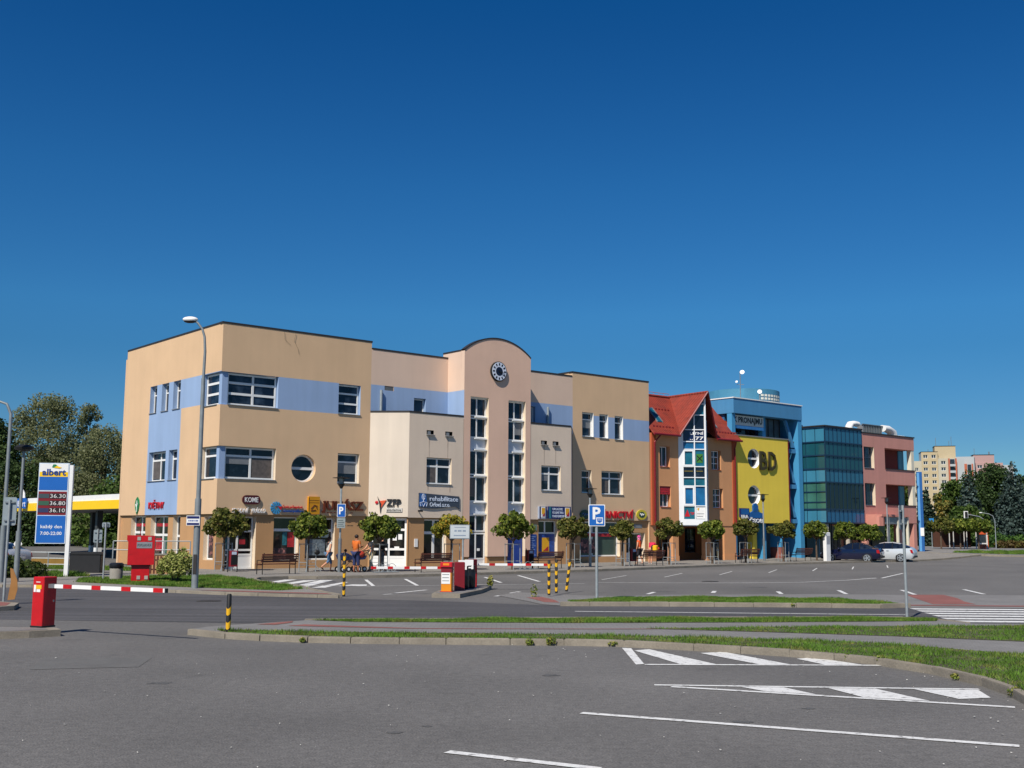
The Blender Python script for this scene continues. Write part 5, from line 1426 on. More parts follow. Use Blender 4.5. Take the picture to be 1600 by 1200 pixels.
s = sign_at('shop_sign', 'small square blue sign with white lettering at the left edge of the yellow front', 42.15, 3.45)
MB(T['navy']).box(-.5, .55, -.14, -.003, -.2, .45).build('sign_box', s)
MB(T['csob_blue']).box(-.42, .48, -.147, -.141, -.02, .4).build('field', s)
textmesh('lettering', 'ERA', FS, -.42, .42, -.3, -.05, -.15, .02, T['white'], s, bold=.04)

# ------------------------------------------------------------------ teal glass building
mat('glass_sky', '#3c7c98', 0.10, 0.08, 0.4); mat('glass_teal', '#1b4c57', 0.08, 0.14, 0.4); mat('glass_green_reflect', '#3b6a60', 0.08, 0.35, 0.5); mat('glass_low', '#1f5c88', 0.1, 0.1, 0.4)
mat('glass_black', '#101d26', 0.06, 0.3, 0.5); mat('glass_blue', '#2a6480', 0.12, 0.12, 0.4); mat('mullion_blue', '#14324c', 0.4, 0.05)
gb = thing('glass_office_building', 'dark teal glass office block between the blue frame and the pink building', 'building', Wp(49.9, 0), ROT)
G0 = Frame(-49.9, -2.0)
GLf = Frame(0, 2.5, -math.pi / 2)
rows_ = [(9.22, 10.36, 'glass_sky', 'glass_blue'), (8.15, 9.22, 'glass_teal', 'glass_teal'), (7.1, 8.15, 'glass_teal', 'glass_teal'), (6.05, 7.1, 'glass_sky', 'glass_blue'), (3.95, 6.05, 'glass_green_reflect', 'glass_black'), (2.9, 3.95, 'glass_sky', 'glass_low')]  # sky and green reflections put into the pane colours, left face painted brighter
for fi, (F_, a, b, nc) in enumerate(((G0, 49.9, 55.1, 9), (GLf, 0, 4.5, 5))):
    for (z0, z1, mL, mR) in rows_:
        m_ = T[mR] if fi == 0 else T[mL]
        q = MB(m_)
        for k in range(nc):
            s0 = a + (b - a) * k / nc; s1 = a + (b - a) * (k + 1) / nc
            tlt = random.uniform(-.006, .006)
            q.quad(F_.p(s0, .03 + tlt, z0), F_.p(s1, .03 - tlt, z0), F_.p(s1, .03 - tlt, z1), F_.p(s0, .03 + tlt * 2, z1))
        q.build('glazing', gb)
    q = MB(T['mullion_blue'])
    for k in range(nc + 1):
        s0 = a + (b - a) * k / nc
        q.box(s0 - .015, s0 + .015, -.005, .05, 2.9, 10.36, F=F_)
    for z in [r_[0] for r_ in rows_] + [10.36]: q.box(a + .035, b - .035, -.04, .04, z - .05, z + .05, F=F_)
    if fi == 1:
        for z in (4.5, 5.3): q.box(a + .2, b - .04, -.02, .045, z - .04, z + .04, F=F_)
    q.build('mullion', gb)
MB(T['cap_metal']).box(-.08, 5.2, -2.08, 2.5, 10.42, 10.52).build('parapet_cap', gb)
MB(T['roofing']).box(0.1, 5.15, -1.9, 2.5, 10.2, 10.3).build('roof', gb)
MB(T['black']).box(0.1, 5.15, -1.9, 2.5, 2.8, 2.88).build('soffit', gb)
MB(T['glass_black']).box(.6, 5.2, -.8, -.7, .05, 2.8).box(.5, .6, -.8, 2.5, .05, 2.8).build('ground_floor_glazing', gb)
q = MB(T['mullion_blue'])
for k in range(6): q.box(.6 + k * .85, .66 + k * .85, -.84, -.801, .1, 2.8)
q.build('mullion', gb)
for x in (.15, 3.0): MB(mat('beige_column', '#b7aea0', .8, .05)).lathe([(.2, .1), (.2, 2.8)], (x + .15, -1.7, 0), 16).build('column', gb, smooth=True)
MB(T['mullion_blue']).box(.05, 5.2, 5.8, 6.0, .05, 10.2).build('rear_wall', gb)

# ------------------------------------------------------------------ pink building
PW = mat('salmon_wall', '#c58b7f', 0.9, 0.05, 0.5, bump=0.2, bscale=90, streak=0.05)
pb = thing('pink_building', 'salmon pink three storey building with deep corner loggias and white ducts on its roof', 'building', Wp(55.1, 0), ROT)
P0 = Frame(-55.1, -2.0)
mb = MB()
wall(mb, P0, 55.1, 63.0, 2.95, 10.2, PW, holes=[(55.3, 56.8, 7.38, 9.12, None, JM), (55.3, 56.8, 4.35, 6.15, None, JM), (58.4, 63.0, 7.38, 9.15, 'ltb', PW, 1.0), (58.4, 63.0, 4.40, 6.15, 'ltb', PW, 1.0)], depth=.3)
wall(mb, Frame(63.0 - 55.1, -2.0, math.pi / 2), 0, 9, 2.95, 10.2, PW, holes=[(0, 2.2, 7.383, 9.153, 'rtb', PW, .3), (0, 2.2, 4.403, 6.153, 'rtb', PW, .3)])
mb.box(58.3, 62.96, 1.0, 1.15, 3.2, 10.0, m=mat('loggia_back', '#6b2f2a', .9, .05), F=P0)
mb.build('wall', pb)
q = MB(mat('cream_column', '#d8d2bf', .8, .05))
for z0, z1 in ((7.38, 9.15), (4.4, 6.15)): q.box(62.55, 62.98, .03, .45, z0, z1, F=P0)
q.parts('column', pb)
q = MB(T['cap_metal']); q.box(58.4, 63.08, -.06, .3, 7.38, 7.44, F=P0); q.box(58.4, 63.08, -.06, .3, 4.4, 4.46, F=P0); q.box(55.1, 63.08, -.06, .4, 10.2, 10.3, F=P0); q.parts('parapet_cap', pb)
window(pb, P0, 55.31, 56.6, 7.4, 9.1, .2, cols=(.4,), rows=(.5,), fm=T['mullion_blue']); window(pb, P0, 55.31, 56.6, 4.37, 6.13, .2, cols=(.4,), fm=T['mullion_blue'])
MB(T['glass_sky']).box(62.0, 62.8, .95, .99, 7.4, 9.1, F=P0).box(61.9, 62.8, .95, .99, 4.42, 6.1, F=P0).parts('pane', pb)
q = MB(PW); q.box(55.1, 63.0, .4, 8, 2.85, 2.95, F=P0); q.box(55.1, 63.0, 8, 8.2, .4, 10.2, F=P0); q.box(60.3, 60.75, .02, .6, .45, 2.95, F=P0); q.box(62.5, 62.98, .02, .6, .45, 2.95, F=P0); q.box(55.3, 55.75, .02, .6, .05, 2.95, F=P0); q.parts('pillar', pb)
MB(T['glass_black']).box(55.2, 62.9, 3.0, 3.1, .1, 2.9, F=P0).build('ground_floor_glazing', pb)
q = MB(mat('canopy_pink', '#c98676', .7, .05)); q.prism([(0.2, -2.9), (.6, -3.2), (4.6, -3.2), (4.9, -3.0), (4.9, -2.0), (.2, -2.0)], 3.45, 3.62)
q.prism([(0.2, -2.9), (.35, -3.1), (.8, -3.18), (1.1, -3.1), (1.2, -2.0), (.2, -2.0)], 2.7, 3.45)
q.build('entrance_canopy', pb)
MB(T['steel']).box(1.3, 4.8, -3.05, -2.98, 2.85, 3.4).build('canopy_sign', pb)
for x in (1.7, 3.1, 4.6): MB(T['cream_column']).box(x, x + .14, -3.1, -2.9, .3, 3.45).build('canopy_post', pb)
MB(T['roofing']).box(.2, 7.7, -1.7, 7.8, 9.9, 10.0).build('roof', pb)
du = thing('roof_duct', 'white ventilation ducts and grilles on the roof of the pink building', 'duct', Wp(57.4, 0, 10.3), ROT)
du.scale = (1, 1, .72)
q = MB(T['white'])
q.tube([(-1.0, 0, 0), (-1.0, 0, .9), (-.8, 0, 1.2), (-.3, 0, 1.3), (.2, 0, 1.25)], .32, 12)
q.tube([(4.0, 0, 1.1), (4.8, 0, 1.1), (5.5, 0, .8), (5.7, 0, .2)], .42, 12)
q.rbox(-.2, 3.2, .4, 1.4, -.2, .5, .05); q.rbox(5.5, 7.4, -.2, .6, -.1, .45, .05)
q.build('duct', du, smooth=True)
q = MB(T['steel'])
for k in range(12): q.box(1.0 + k * .25, 1.05 + k * .25, -.1, 0, .2, 1.35)
q.box(.9, 4.0, -.12, .02, 1.3, 1.4); q.box(.9, 4.0, -.12, .02, .2, .3); q.build('grille', du)
MB(T['sill_metal']).box(1.0, 3.9, 0, .5, .25, 1.3).build('housing', du)
b2 = thing('roof_hood', 'small white ventilation hood on the glass office roof', 'hood', Wp(50.4, -1.0, 10.4), ROT)
MB(T['white']).rbox(-.4, .6, -.3, .3, 0, .4, .08).tube([(-.2, 0, .4), (-.2, -.3, .6)], .15, 8).build('hood', b2)

# ------------------------------------------------------------------ blue pylon
py = thing('blue_pylon', 'tall narrow blue steel pylon beside the pink building', 'pylon', (35.3, 97.2, ht(97.2)), R(-12))
MB(mat('pylon_blue', '#1a589a', .5, .05)).rbox(-.22, .22, -.12, .3, 0, 6.9, .03).build('shaft', py)
MB(mat('pylon_light', '#5b9bd0', .5, .05)).box(-.23, -.02, -.16, -.121, 0.1, 6.8).build('face_strip', py)
MB(T['white']).box(-.1, .2, -.17, -.125, 1.4, 2.1).build('notice', py)

# ------------------------------------------------------------------ distant blocks of flats
AW = {}
def apt_wall(par, F, s0, s1, z0, z1, m, ncol, fl, w_=1.5, h_=1.5, first=1.0, m2=None):
    holes = []
    nfl = int((z1 - z0) / fl)
    for j in range(nfl):
        for i in range(ncol):
            c = s0 + (s1 - s0) * (i + .5) / ncol; z = z0 + j * fl + first
            holes.append((c - w_ / 2, c + w_ / 2, z, z + h_))
    mb = MB(); wall(mb, F, s0, s1, z0, z1, m, holes=holes, depth=.4); mb.build('wall', par)
    for k, h in enumerate(holes):
        if z0 + first < 8 and h[2] < 9: continue
        q = MB(T['window_white']); a, b, c, e = h
        q.box(a, a + .12, .2, .28, c, e, F=F); q.box(b - .12, b, .2, .28, c, e, F=F); q.box((a + b) / 2 - .08, (a + b) / 2 + .08, .2, .28, c, e, F=F); q.box(a, b, .19, .27, c, c + .12, F=F); q.box(a, b, .19, .27, e - .12, e, F=F)
        w1 = q.build('window', par)
        MB(T['pane_flat']).quad(F.p(a, .3, c), F.p(b, .3, c), F.p(b, .3, e), F.p(a, .3, e)).build('pane', w1)
glass('pane_flat', '#2b3138', rough=.15)
mat('flat_yellow', '#b9a888', .9, .05, .1); mat('flat_cream', '#b9b19e', .9, .05, .1); mat('flat_white', '#aeb3b6', .9, .05, .1); mat('flat_pink', '#b0908c', .9, .05, .1); mat('flat_orange', '#b5654a', .9, .05)
def balconies(par, F, s0, s1, z0, z1, fl, m):
    q = MB(T['flat_white'])
    n_ = int((z1 - z0) / fl)
    for j in range(n_):
        z = z0 + j * fl
        if z < 9: continue
        b = MB(T['flat_white']).box(s0, s1, -1.2, -1.1, z, z + 1.0, F=F).box(s0, s1, -1.1, 0, z - .1, z + .1, F=F).build('balcony', par)
    MB(T['pane_flat']).quad(F.p(s0 + .2, -.02, z0), F.p(s1 - .2, -.02, z0), F.p(s1 - .2, -.02, z1), F.p(s0 + .2, -.02, z1)).build('balcony_recess', par)
    MB(m).box(s0 - .6, s0, -1.25, 0, z0, z1 + .3, F=F).box(s1, s1 + .6, -1.25, 0, z0, z1 + .3, F=F).build('balcony_wall', par)
fb = thing('apartment_block', 'distant yellow and cream tower block with white balconies above the trees', 'apartment block', (184, 505, .5), R(-14))
Fa = Frame(0, 0)
apt_wall(fb, Fa, -3.4, .6, 0, 34.0, T['flat_cream'], 1, 2.85, 1.5)
apt_wall(fb, Frame(0, -.8), .6, 7.6, 0, 38.0, T['flat_yellow'], 2, 2.85, 1.9)
apt_wall(fb, Frame(0, -2.0), 7.6, 11.8, 0, 35.0, T['flat_cream'], 1, 2.85, 2.0)
balconies(fb, Frame(0, -2.0), 12.3, 14.6, 0, 34.6, 2.85, T['flat_orange'])
q = MB(T['flat_white']); q.box(-3.4, .6, .5, 10, 0, 33.9); q.box(.6, 7.6, -.3, 9, 0, 37.9); q.box(7.6, 18.5, -1.5, 9, 0, 34.9); q.build('block_body', fb)
q = MB(T['flat_yellow']); q.box(6.6, 15.4, 1, 8, 34.9, 40.6); q.build('lift_housing', fb)
MB(T['cap_metal']).box(6.5, 15.5, .9, 8.1, 40.6, 40.85).box(.5, 7.7, -.9, 9, 38.0, 38.2).parts('parapet_cap', fb)
q = MB(T['steel'])
for x, h in ((7.4, 4), (14.0, 4.5), (13.0, 2.5), (4.0, 1.5)): q.tube([(x, 3, 40.6 if x > 7 else 37.8), (x, 3, 40.6 + h if x > 7 else 38 + h)], .10, 5)
q.parts('roof_antenna', fb)
fb = thing('apartment_block', 'distant white tower block with orange balcony walls right of the yellow block', 'apartment block', (208, 522, .5), R(-24))
wall_b = MB(); wall(wall_b, Fa, -5, 7, 0, 37.2, T['flat_white']); wall_b.box(-5, 7, .3, 10, 0, 37.1, m=T['flat_white']); wall_b.build('wall', fb)
balconies(fb, Frame(0, 0), 0.8, 2.6, 0, 33.5, 2.85, T['flat_orange']); balconies(fb, Frame(0, 0), 3.8, 5.8, 0, 33.5, 2.85, T['flat_orange'])
fb = thing('apartment_block', 'distant pink tower block half hidden by the big trees', 'apartment block', (219.5, 530, .5), R(-14))
apt_wall(fb, Fa, -1.5, 5, 0, 35.0, T['flat_pink'], 1, 2.85, 2.2)
balconies(fb, Frame(0, -.4), 6, 9, 0, 32, 2.85, T['flat_orange'])
q = MB(T['flat_pink']); q.box(-1.5, 12, .45, 10, 0, 34.9); q.box(-.8, 8.4, 1, 8, 34.9, 38.6); q.build('block_body', fb)
MB(T['cap_metal']).box(-.9, 8.5, .9, 8.1, 38.6, 38.9).build('parapet_cap', fb)
MB(T['flat_white']).box(10, 17, 3, 10, 0, 34).build('side_wing', fb)
MB(T['steel']).tube([(0, 3, 38.6), (0, 3, 42)], .10, 5).tube([(6.5, 3, 38.6), (6.5, 3, 40.3)], .3, 6).parts('roof_antenna', fb)
# ------------------------------------------------------------------ ball headed maples along the pavement
mat('bark', '#5a4a3c', .9, .25, 6, bump=.4, bscale=40); mat('bark_pale', '#7a6a58', .9, .25, 6, bump=.4, bscale=40)
mapleA = leafmat('maple_leaf', '#2a3812', '#5a6c22', '#a2a448'); mapleB = leafmat('maple_leaf_olive', '#2d3414', '#5a6226', '#938448'); mapleC = leafmat('maple_leaf_yellow', '#3a4a1c', '#8a8a2e', '#c09436')
def clump_ball(seed, rx, rz, n=34):
    g = random.Random(seed); out = []
    for k in range(n):
        a = g.uniform(0, 2 * math.pi); u = g.uniform(-.72, 1); rr = math.sqrt(max(0, 1 - u * u)) ; q = g.uniform(.62, .95)
        s_ = g.uniform(.16, .32)
        out.append((rx * rr * q * math.cos(a), rx * rr * q * math.sin(a), rz * u * q, rx * s_, rx * s_, rx * s_ * .85, 1.0))
    out.append((0, 0, 0, rx * .62, rx * .62, rz * .62, 4.0))
    return out
def ball_tree(x, y, wd, hgt, zc, m, seed, label):
    t = thing('maple_tree', label, 'tree', (x, y, .10 + ht(y)), random.Random(seed).uniform(0, 6), 'round headed maples along the pavement')
    rx, rz = wd / 2 * .93, hgt / 2 * .93
    g = random.Random(seed + 100)
    q = MB(T['bark'])
    l0 = g.uniform(-.05, .05)
    q.tube([(0, 0, -.1), (l0, 0, .8), (0, l0, zc - rz * .9)], [.075, .06, .055], 8)
    for k in range(7):
        a = k * .9 + g.random(); q.tube([(0, l0, zc - rz * .95), (rx * .4 * math.cos(a), rx * .4 * math.sin(a), zc - rz * .35), (rx * .75 * math.cos(a), rx * .75 * math.sin(a), zc + g.uniform(-.2, .6) * rz)], [.035, .025, .01], 5)
    q.build('trunk', t, smooth=True)
    cl = [(c[0], c[1], c[2] + zc, *c[3:]) for c in clump_ball(seed, rx, rz)]
    leaves('crown', t, cl, 2900, .135, m, seed=seed, surf=.6)
    return t
# x, y, width, height, centre height, leaf, label
MT = [
 (-14.0, 55.2, 2.35, 1.60, 2.25, mapleB, 'dark olive maple in front of the corner shop door'),
 (-9.85, 54.9, 1.95, 1.38, 2.15, mapleA, 'green maple in front of the shop windows below the large brown letters'),
 (-6.45, 55.6, 2.15, 1.52, 2.10, mapleA, 'green maple in front of the white door of the angled cream wall'),
 (-3.05, 58.6, 2.25, 1.42, 2.10, mapleC, 'yellowing maple under the slate blue sign'),
 (0.08, 59.4, 2.25, 1.68, 2.20, mapleA, 'dark green maple in front of the clock tower'),
 (3.52, 64.0, 1.95, 1.55, 2.15, mapleB, 'brownish maple beside the navy blue sign'),
 (6.60, 67.0, 1.75, 1.30, 2.05, mapleB, 'brownish maple under the red letters on the tan right wing'),
 (9.85, 70.6, 1.85, 1.45, 2.15, mapleB, 'olive maple in front of the left pillar of the orange house'),
 (13.0, 73.2, 1.95, 1.42, 2.10, mapleA, 'green maple under the pointed glass bay'),
 (15.7, 75.8, 1.75, 1.30, 2.20, mapleB, 'dark maple in front of the left edge of the yellow building'),
 (19.1, 79.4, 2.0, 1.42, 2.15, mapleB, 'olive maple below the lower right corner of the yellow building'),
 (22.3, 82.6, 2.2, 1.50, 2.15, mapleA, 'leafy maple in front of the blue column, beside the white pillar'),
 (25.4, 86.0, 2.3, 1.50, 2.10, mapleA, 'maple in front of the glass office, behind the dark blue car'),
 (28.2, 89.0, 2.2, 1.45, 1.95, mapleA, 'maple in front of the pink building, above the silver car'),
]
for i, (x, y, wd, hg, zc, m_, lb) in enumerate(MT): ball_tree(x, y, wd, hg, zc, m_, 20 + i, lb)

# steel guards round the trunks
def guard(x, y, rz, label):
    t = thing('tree_guard', label, 'tree guard', (x, y, .10 + ht(y)), rz, 'steel tree guards')
    for sx in (-.28, .28):
        q = MB(T['galv'])
        q.tube([(sx, -.28, 0), (sx, -.28, 1.35), (sx, .28, 1.35), (sx, .28, 0)], .022, 6)
        q.tube([(sx, -.28, .45), (sx, .28, .45)], .015, 5)
        q.build('hoop', t)
    q = MB(T['galv'])
    for z in (.3, 1.3): q.tube([(-.28, -.28, z), (.28, -.28, z)], .014, 5); q.tube([(-.28, .28, z), (.28, .28, z)], .014, 5)
    q.tube([(-.28, -.28, .3), (-.5, -.45, 0)], .018, 5); q.tube([(.28, -.28, .3), (.5, -.45, 0)], .018, 5)
    q.build('brace', t)
    return t
gl = ['tree guard round the maple by the corner shop', 'tree guard round the green maple below the large brown letters', 'tree guard round the maple by the white doors', 'tree guard round the yellowing maple', 'tree guard round the maple by the clock tower', 'tree guard round the brownish maple by the navy sign',
      'tree guard round the maple under the red letters', 'tree guard round the maple at the orange house', 'tree guard round the maple under the glass bay', 'tree guard round the dark maple at the left edge of the yellow building', 'tree guard round the maple at the right corner of the yellow building']
for (x, y, *_), lb in zip(MT, gl): guard(x, y, ROT + .2, lb)

# ------------------------------------------------------------------ benches, bins
def make_bench(label):
    b = thing('park_bench', label, 'bench', (0, 0, 0), 0, 'brown slatted benches along the pavement')
    q = MB(T['wood_brown'])
    for k in range(4): q.box(-.95, .95, .05 + k * .11, .14 + k * .11, .44, .475)
    q.build('seat', b)
    q = MB(T['wood_brown'])
    for k in range(4): q.box(-.95, .95, -.06 - k * .03, -.03 - k * .03, .54 + k * .10, .62 + k * .10)
    q.build('backrest', b)
    for sx in (-.85, .85):
        q = MB(T['black'])
        q.tube([(sx, .48, 0), (sx, .48, .62), (sx, .0, .64)], .022, 6)
        q.tube([(sx, -.02, 0), (sx, .0, .44), (sx, -.14, .96)], .022, 6)
        q.tube([(sx, 0, .43), (sx, .48, .43)], .02, 6)
        q.build('leg', b)
    return b
bpts = [(-10.55, 51.6, 'brown bench in front of the shop window right of the corner door'), (-3.7, 55.3, 'brown bench behind the ticket machine, under the slate blue sign'), (2.1, 61.4, 'brown bench in front of the dark blue shop panels'),
        (8.5, 67.9, 'brown bench beside the two walkers at the orange house'), (15.9, 75.6, 'brown bench below the blue bank sign'), (20.9, 81.0, 'brown bench left of the white pillar')]
b0 = make_bench(bpts[0][2])
for i, (x, y, lb) in enumerate(bpts):
    b = b0 if i == 0 else copy_tree(b0)
    b.location = (x, y, .10); b.rotation_euler = (0, 0, ROT + R(2 - i * .7)); b['label'] = lb
def litter_bin(x, y, rz, label):
    t = thing('litter_bin', label, 'litter bin', (x, y, .10), rz, 'dark red litter bins')
    q = MB(T['darkred']); q.rbox(-.2, .2, -.16, .16, .25, 1.0, .03); q.build('bin_body', t)
    MB(T['black']).box(-.17, .17, -.17, -.161, .35, .78).build('bin_front', t)
    q = MB(T['black']); q.tube([(-.24, 0, 0), (-.24, 0, 1.08)], .025, 6); q.tube([(.24, 0, 0), (.24, 0, 1.08)], .025, 6); q.build('post', t)
    MB(T['letter_pale']).box(-.14, .1, -.175, -.171, .82, .96).build('sticker', t)
litter_bin(-13.25, 54.0, ROT, 'dark red litter bin beside the corner shop door'); litter_bin(1.0, 61.3, ROT, 'dark red litter bin in front of the blue tower door'); litter_bin(7.3, 68.0, ROT, 'dark red litter bin left of the tan wing door')
# bicycle stand
def bike_rack(x, y, label):
    t = thing('bicycle_rack', label, 'bicycle rack', (x, y, .10), ROT)
    q = MB(T['galv'])
    for k in range(3): q.tube([(k * .35 - .35 + .25 * math.cos(a), .0, .22 + .2 * math.sin(a)) for a in np.linspace(0, 2 * math.pi, 12)], .014, 5)
    q.tube([(-.7, -.1, .03), (.7, -.1, .03)], .02, 5); q.tube([(-.7, .1, .03), (.7, .1, .03)], .02, 5)
    q.build('rack_bars', t)
bike_rack(-6.0, 54.4, 'low steel bicycle rack under the maple by the white doors'); bike_rack(.9, 59.6, 'low steel bicycle rack under the maple by the clock tower')
# white pillar
wp = thing('advertising_pillar', 'slim white information pillar in front of the glass office', 'pillar', (22.85, 81.9, .1), ROT)
MB(T['white']).rbox(-.28, .28, -.14, .14, 0, 2.05, .03).build('pillar_body', wp)
MB(mat('print_grey2', '#9a9da2', .6)).box(-.2, .2, -.147, -.142, 1.2, 1.8).build('print', wp)

# ------------------------------------------------------------------ lamps
def park_lamp(x, y, h, label, seed=0):
    t = thing('street_lamp', label, 'street lamp', (x, y, .10 + ht(y)), .4, 'slim lamp posts in front of the shops')
    MB(T['steel']).tube([(0, 0, 0), (0, 0, 1.6), (0, 0, 1.61)], [.085, .085, .05], 10).build('post_base', t)
    MB(T['galv']).tube([(0, 0, 1.6), (0, 0, h - .5)], .05, 10).build('post', t)
    q = MB(T['black']); q.lathe([(.05, h - .55), (.16, h - .35), (.17, h - .32)], n=12); q.lathe([(.17, h - .05), (.12, h), (.02, h + .03)], n=12)
    for k in range(4):
        a = k * math.pi / 2 + .4; q.tube([(.16 * math.cos(a), .16 * math.sin(a), h - .34), (.16 * math.cos(a), .16 * math.sin(a), h - .04)], .012, 5)
    q.lathe([(.42, h - .04), (.43, h - .02), (.02, h + .02)], n=20)
    q.build('lamp_head', t, smooth=True)
    MB(mat('lamp_glass', '#8f9798', .3, .1)).lathe([(.11, h - .33), (.12, h - .06)], n=12).build('lamp_glass', t)
    return t
park_lamp(-8.26, 54.6, 4.55, 'slim lamp post carrying the small blue parking sign')
park_lamp(4.57, 65.4, 4.5, 'slim lamp post just left of the large parking sign')
park_lamp(18.15, 83.4 - 2.2, 4.75, 'slim lamp post in front of the yellow building')
park_lamp(30.2, 90.6, 4.7, 'slim lamp post in front of the pink building')

sl_ = thing('street_lamp', 'tall grey street lamp with curved neck and white head, in front of the tan corner', 'street lamp', (-10.84, 39.0, .1), 0)
sl_.scale = (.95, .95, .955)
q = MB(mat('lamp_grey', '#858c8f', .55, .12, metal=.3, scale=5))
q.tube([(0, 0, 0), (0, 0, 3.2)], [.12, .115], 14); q.tube([(0, 0, 3.2), (0, 0, 7.6)], [.085, .075], 12); q.tube([(0, 0, 7.6), (0.02, 0, 8.6), (-.02, 0, 9.15), (-.12, 0, 9.45), (-.3, -.0, 9.68), (-.42, 0, 9.74)], [.055, .05, .045, .042, .04, .04], 10)
q.build('pole', sl_, smooth=True)
q = MB(T['white']); q.ell((-.58, 0, 9.80), (.29, .15, .11), 16, 8); q.build('lamp_head', sl_, smooth=True)
MB(T['cap_metal']).ell((-.58, 0, 9.73), (.24, .12, .07), 14, 6).build('lamp_glass', sl_, smooth=True)
q = MB(T['darkred']); MB(T['cap_metal']).box(-.06, .06, -.125, -.1, .5, 1.2).build('access_door', sl_)
st = thing('street_name_plate', 'small white and dark blue street name plate on the tall lamp post', 'sign', (-10.90, 38.85, 2.40), R(6))
MB(T['white']).box(-.27, .18, -.01, .01, -.17, .17).build('plate', st)
q = MB(T['navy']); q.box(-.25, .16, -.016, -.011, .07, .15); q.box(-.25, .16, -.016, -.011, -.15, -.08); q.build('band', st)
q = MB(T['letter_blue'])
for x_ in (-.2, -.15, -.1, -.06, 0, .05, .09): q.box(x_, x_ + .03, -.014, -.0115, -.03, .02)
q.parts('print', st)

def mast_lamp(name, label, x, y, h, dx, lean=0.0):
    t = thing(name, label, 'street lamp', (x, y, 0), 0)
    t.rotation_euler = (0, lean, 0)
    q = MB(T['lamp_grey']); q.tube([(0, 0, 0), (0, 0, 2.2)], [.11, .105], 12); q.tube([(0, 0, 2.2), (0, 0, h - .5), (dx * .2, 0, h - .12), (dx * .6, 0, h), (dx, 0, h + .02)], [.075, .06, .05, .045, .04], 10)
    q.build('pole', t, smooth=True)
    MB(T['white']).ell((dx * 1.25, 0, h + .03), (.3, .14, .09)).build('lamp_head', t, smooth=True)
mast_lamp('street_lamp', 'tall street lamp with curved neck leaving the left edge of the picture', -19.0, 42.3, 6.9, -.9)
t = thing('street_lamp', 'grey post lamp with a flat dark head left of the price sign', 'street lamp', (-18.83, 43.24, 0), 0)
q = MB(T['lamp_grey']); q.tube([(0, 0, 0), (0, 0, 2.0)], .10, 12); q.tube([(0, 0, 2), (0, 0, 5.1)], [.065, .05], 10); q.build('pole', t, smooth=True)
MB(T['black']).lathe([(.1, 5.05), (.34, 5.12), (.36, 5.2), (.2, 5.3), (.02, 5.32)], n=18).build('lamp_head', t, smooth=True)

# ------------------------------------------------------------------ traffic signs
def p_sign(par, w_, h, d):
    MB(T['white']).slab(rrect(-w_ / 2, w_ / 2, -h / 2, h / 2, .03, 3), d, d + .012).build('plate_border', par)
    MB(T['blue_sign']).slab(rrect(-w_ / 2 + .025, w_ / 2 - .025, -h / 2 + .025, h / 2 - .025, .02, 3), d - .004, d - .001).build('plate', par)
mat('blue_sign2', '#1c62b4', .4, .03)
ps = thing('parking_sign', 'large blue parking sign with white P and a coin slot pictogram on a grey pole', 'parking sign', (2.66, 35.1, .06), R(4))
MB(T['galv']).tube([(0, 0.04, 0), (0, 0.04, 2.75)], .045, 12).build('pole', ps, smooth=True)
MB(T['white']).slab(rrect(-.26, .26, 2.21, 2.88, .03, 3), -.02, -.008).build('plate_border', ps)
MB(T['blue_sign2']).slab(rrect(-.235, .235, 2.235, 2.855, .02, 3), -.026, -.021).build('plate', ps)
textmesh('lettering', 'P', FS, -.13, .12, 2.42, 2.80, -.026, .003, T['white'], ps, bold=.03)
MB(T['white']).box(-.02, .19, -.030, -.0265, 2.29, 2.48).build('pictogram_field', ps)
MB(T['blue_sign2']).slab([(0, 2.45), (.17, 2.45), (.16, 2.36), (.085, 2.31), (.01, 2.36)][::-1], -.034, -.031).box(.02, .15, -.036, -.0345, 2.395, 2.41, m=T['white']).build('pictogram', ps)
ps = thing('parking_sign', 'small blue parking sign with a grey plate below on the lamp post by the pram', 'parking sign', (-8.2, 54.42, 0), R(5))
MB(T['white']).slab(rrect(-.2, .2, 2.72, 3.36, .03, 3), -.02, -.008).build('plate_border', ps)
MB(T['blue_sign']).slab(rrect(-.18, .18, 2.74, 3.34, .02, 3), -.026, -.021).build('plate', ps)
textmesh('lettering', 'P', FS, -.11, .1, 2.86, 3.22, -.026, .003, T['white'], ps, bold=.03)
MB(mat('sign_grey', '#8c9696', .5)).slab(rrect(-.2, .2, 2.2, 2.68, .02, 3), -.02, -.008).build('lower_plate', ps)
q = MB(mat('print_dark', '#4b5658', .6))
for k in range(4): q.box(-.15, .15 - .05 * (k % 2), -.024, -.021, 2.28 + k * .09, 2.31 + k * .09)
q.build('print', ps)
def back_sign(name, label, x, y, z0, z1, w_, rz, top, lean=0.0, bar=True):
    t = thing(name, label, 'road sign', (x, y, .0), rz)
    t.rotation_euler = (0, lean, rz)
    MB(T['galv']).tube([(0, 0, 0), (0, 0, top)], .035, 10).build('pole', t, smooth=True)
    MB(mat('sign_back', '#8f9ba0', .5, .08, metal=.2)).slab(rrect(-w_ / 2, w_ / 2, z0, z1, .05, 3), .04, .05).build('plate', t)
    q = MB(T['steel']); q.box(-w_ / 2 + .05, w_ / 2 - .05, .0, .04, z0 + .12, z0 + .16); q.box(-w_ / 2 + .05, w_ / 2 - .05, .0, .04, z1 - .16, z1 - .12); q.build('clamp', t)
    return t
back_sign('road_sign', 'grey back of a square road sign on a pole at the left edge', -14.15, 31.79, 2.18, 2.97, .36, R(10), 2.9)
back_sign('road_sign', 'grey back of a parking sign seen nearly edge on beside the crossing', 9.80, 28.2, 2.2, 2.80, .5, R(60), 2.80, lean=R(-.6))
back_sign('road_sign', 'road sign seen from behind on the thin post by the concrete bin', -15.93, 44.4, 2.15, 2.35, .3, R(10), 2.35)
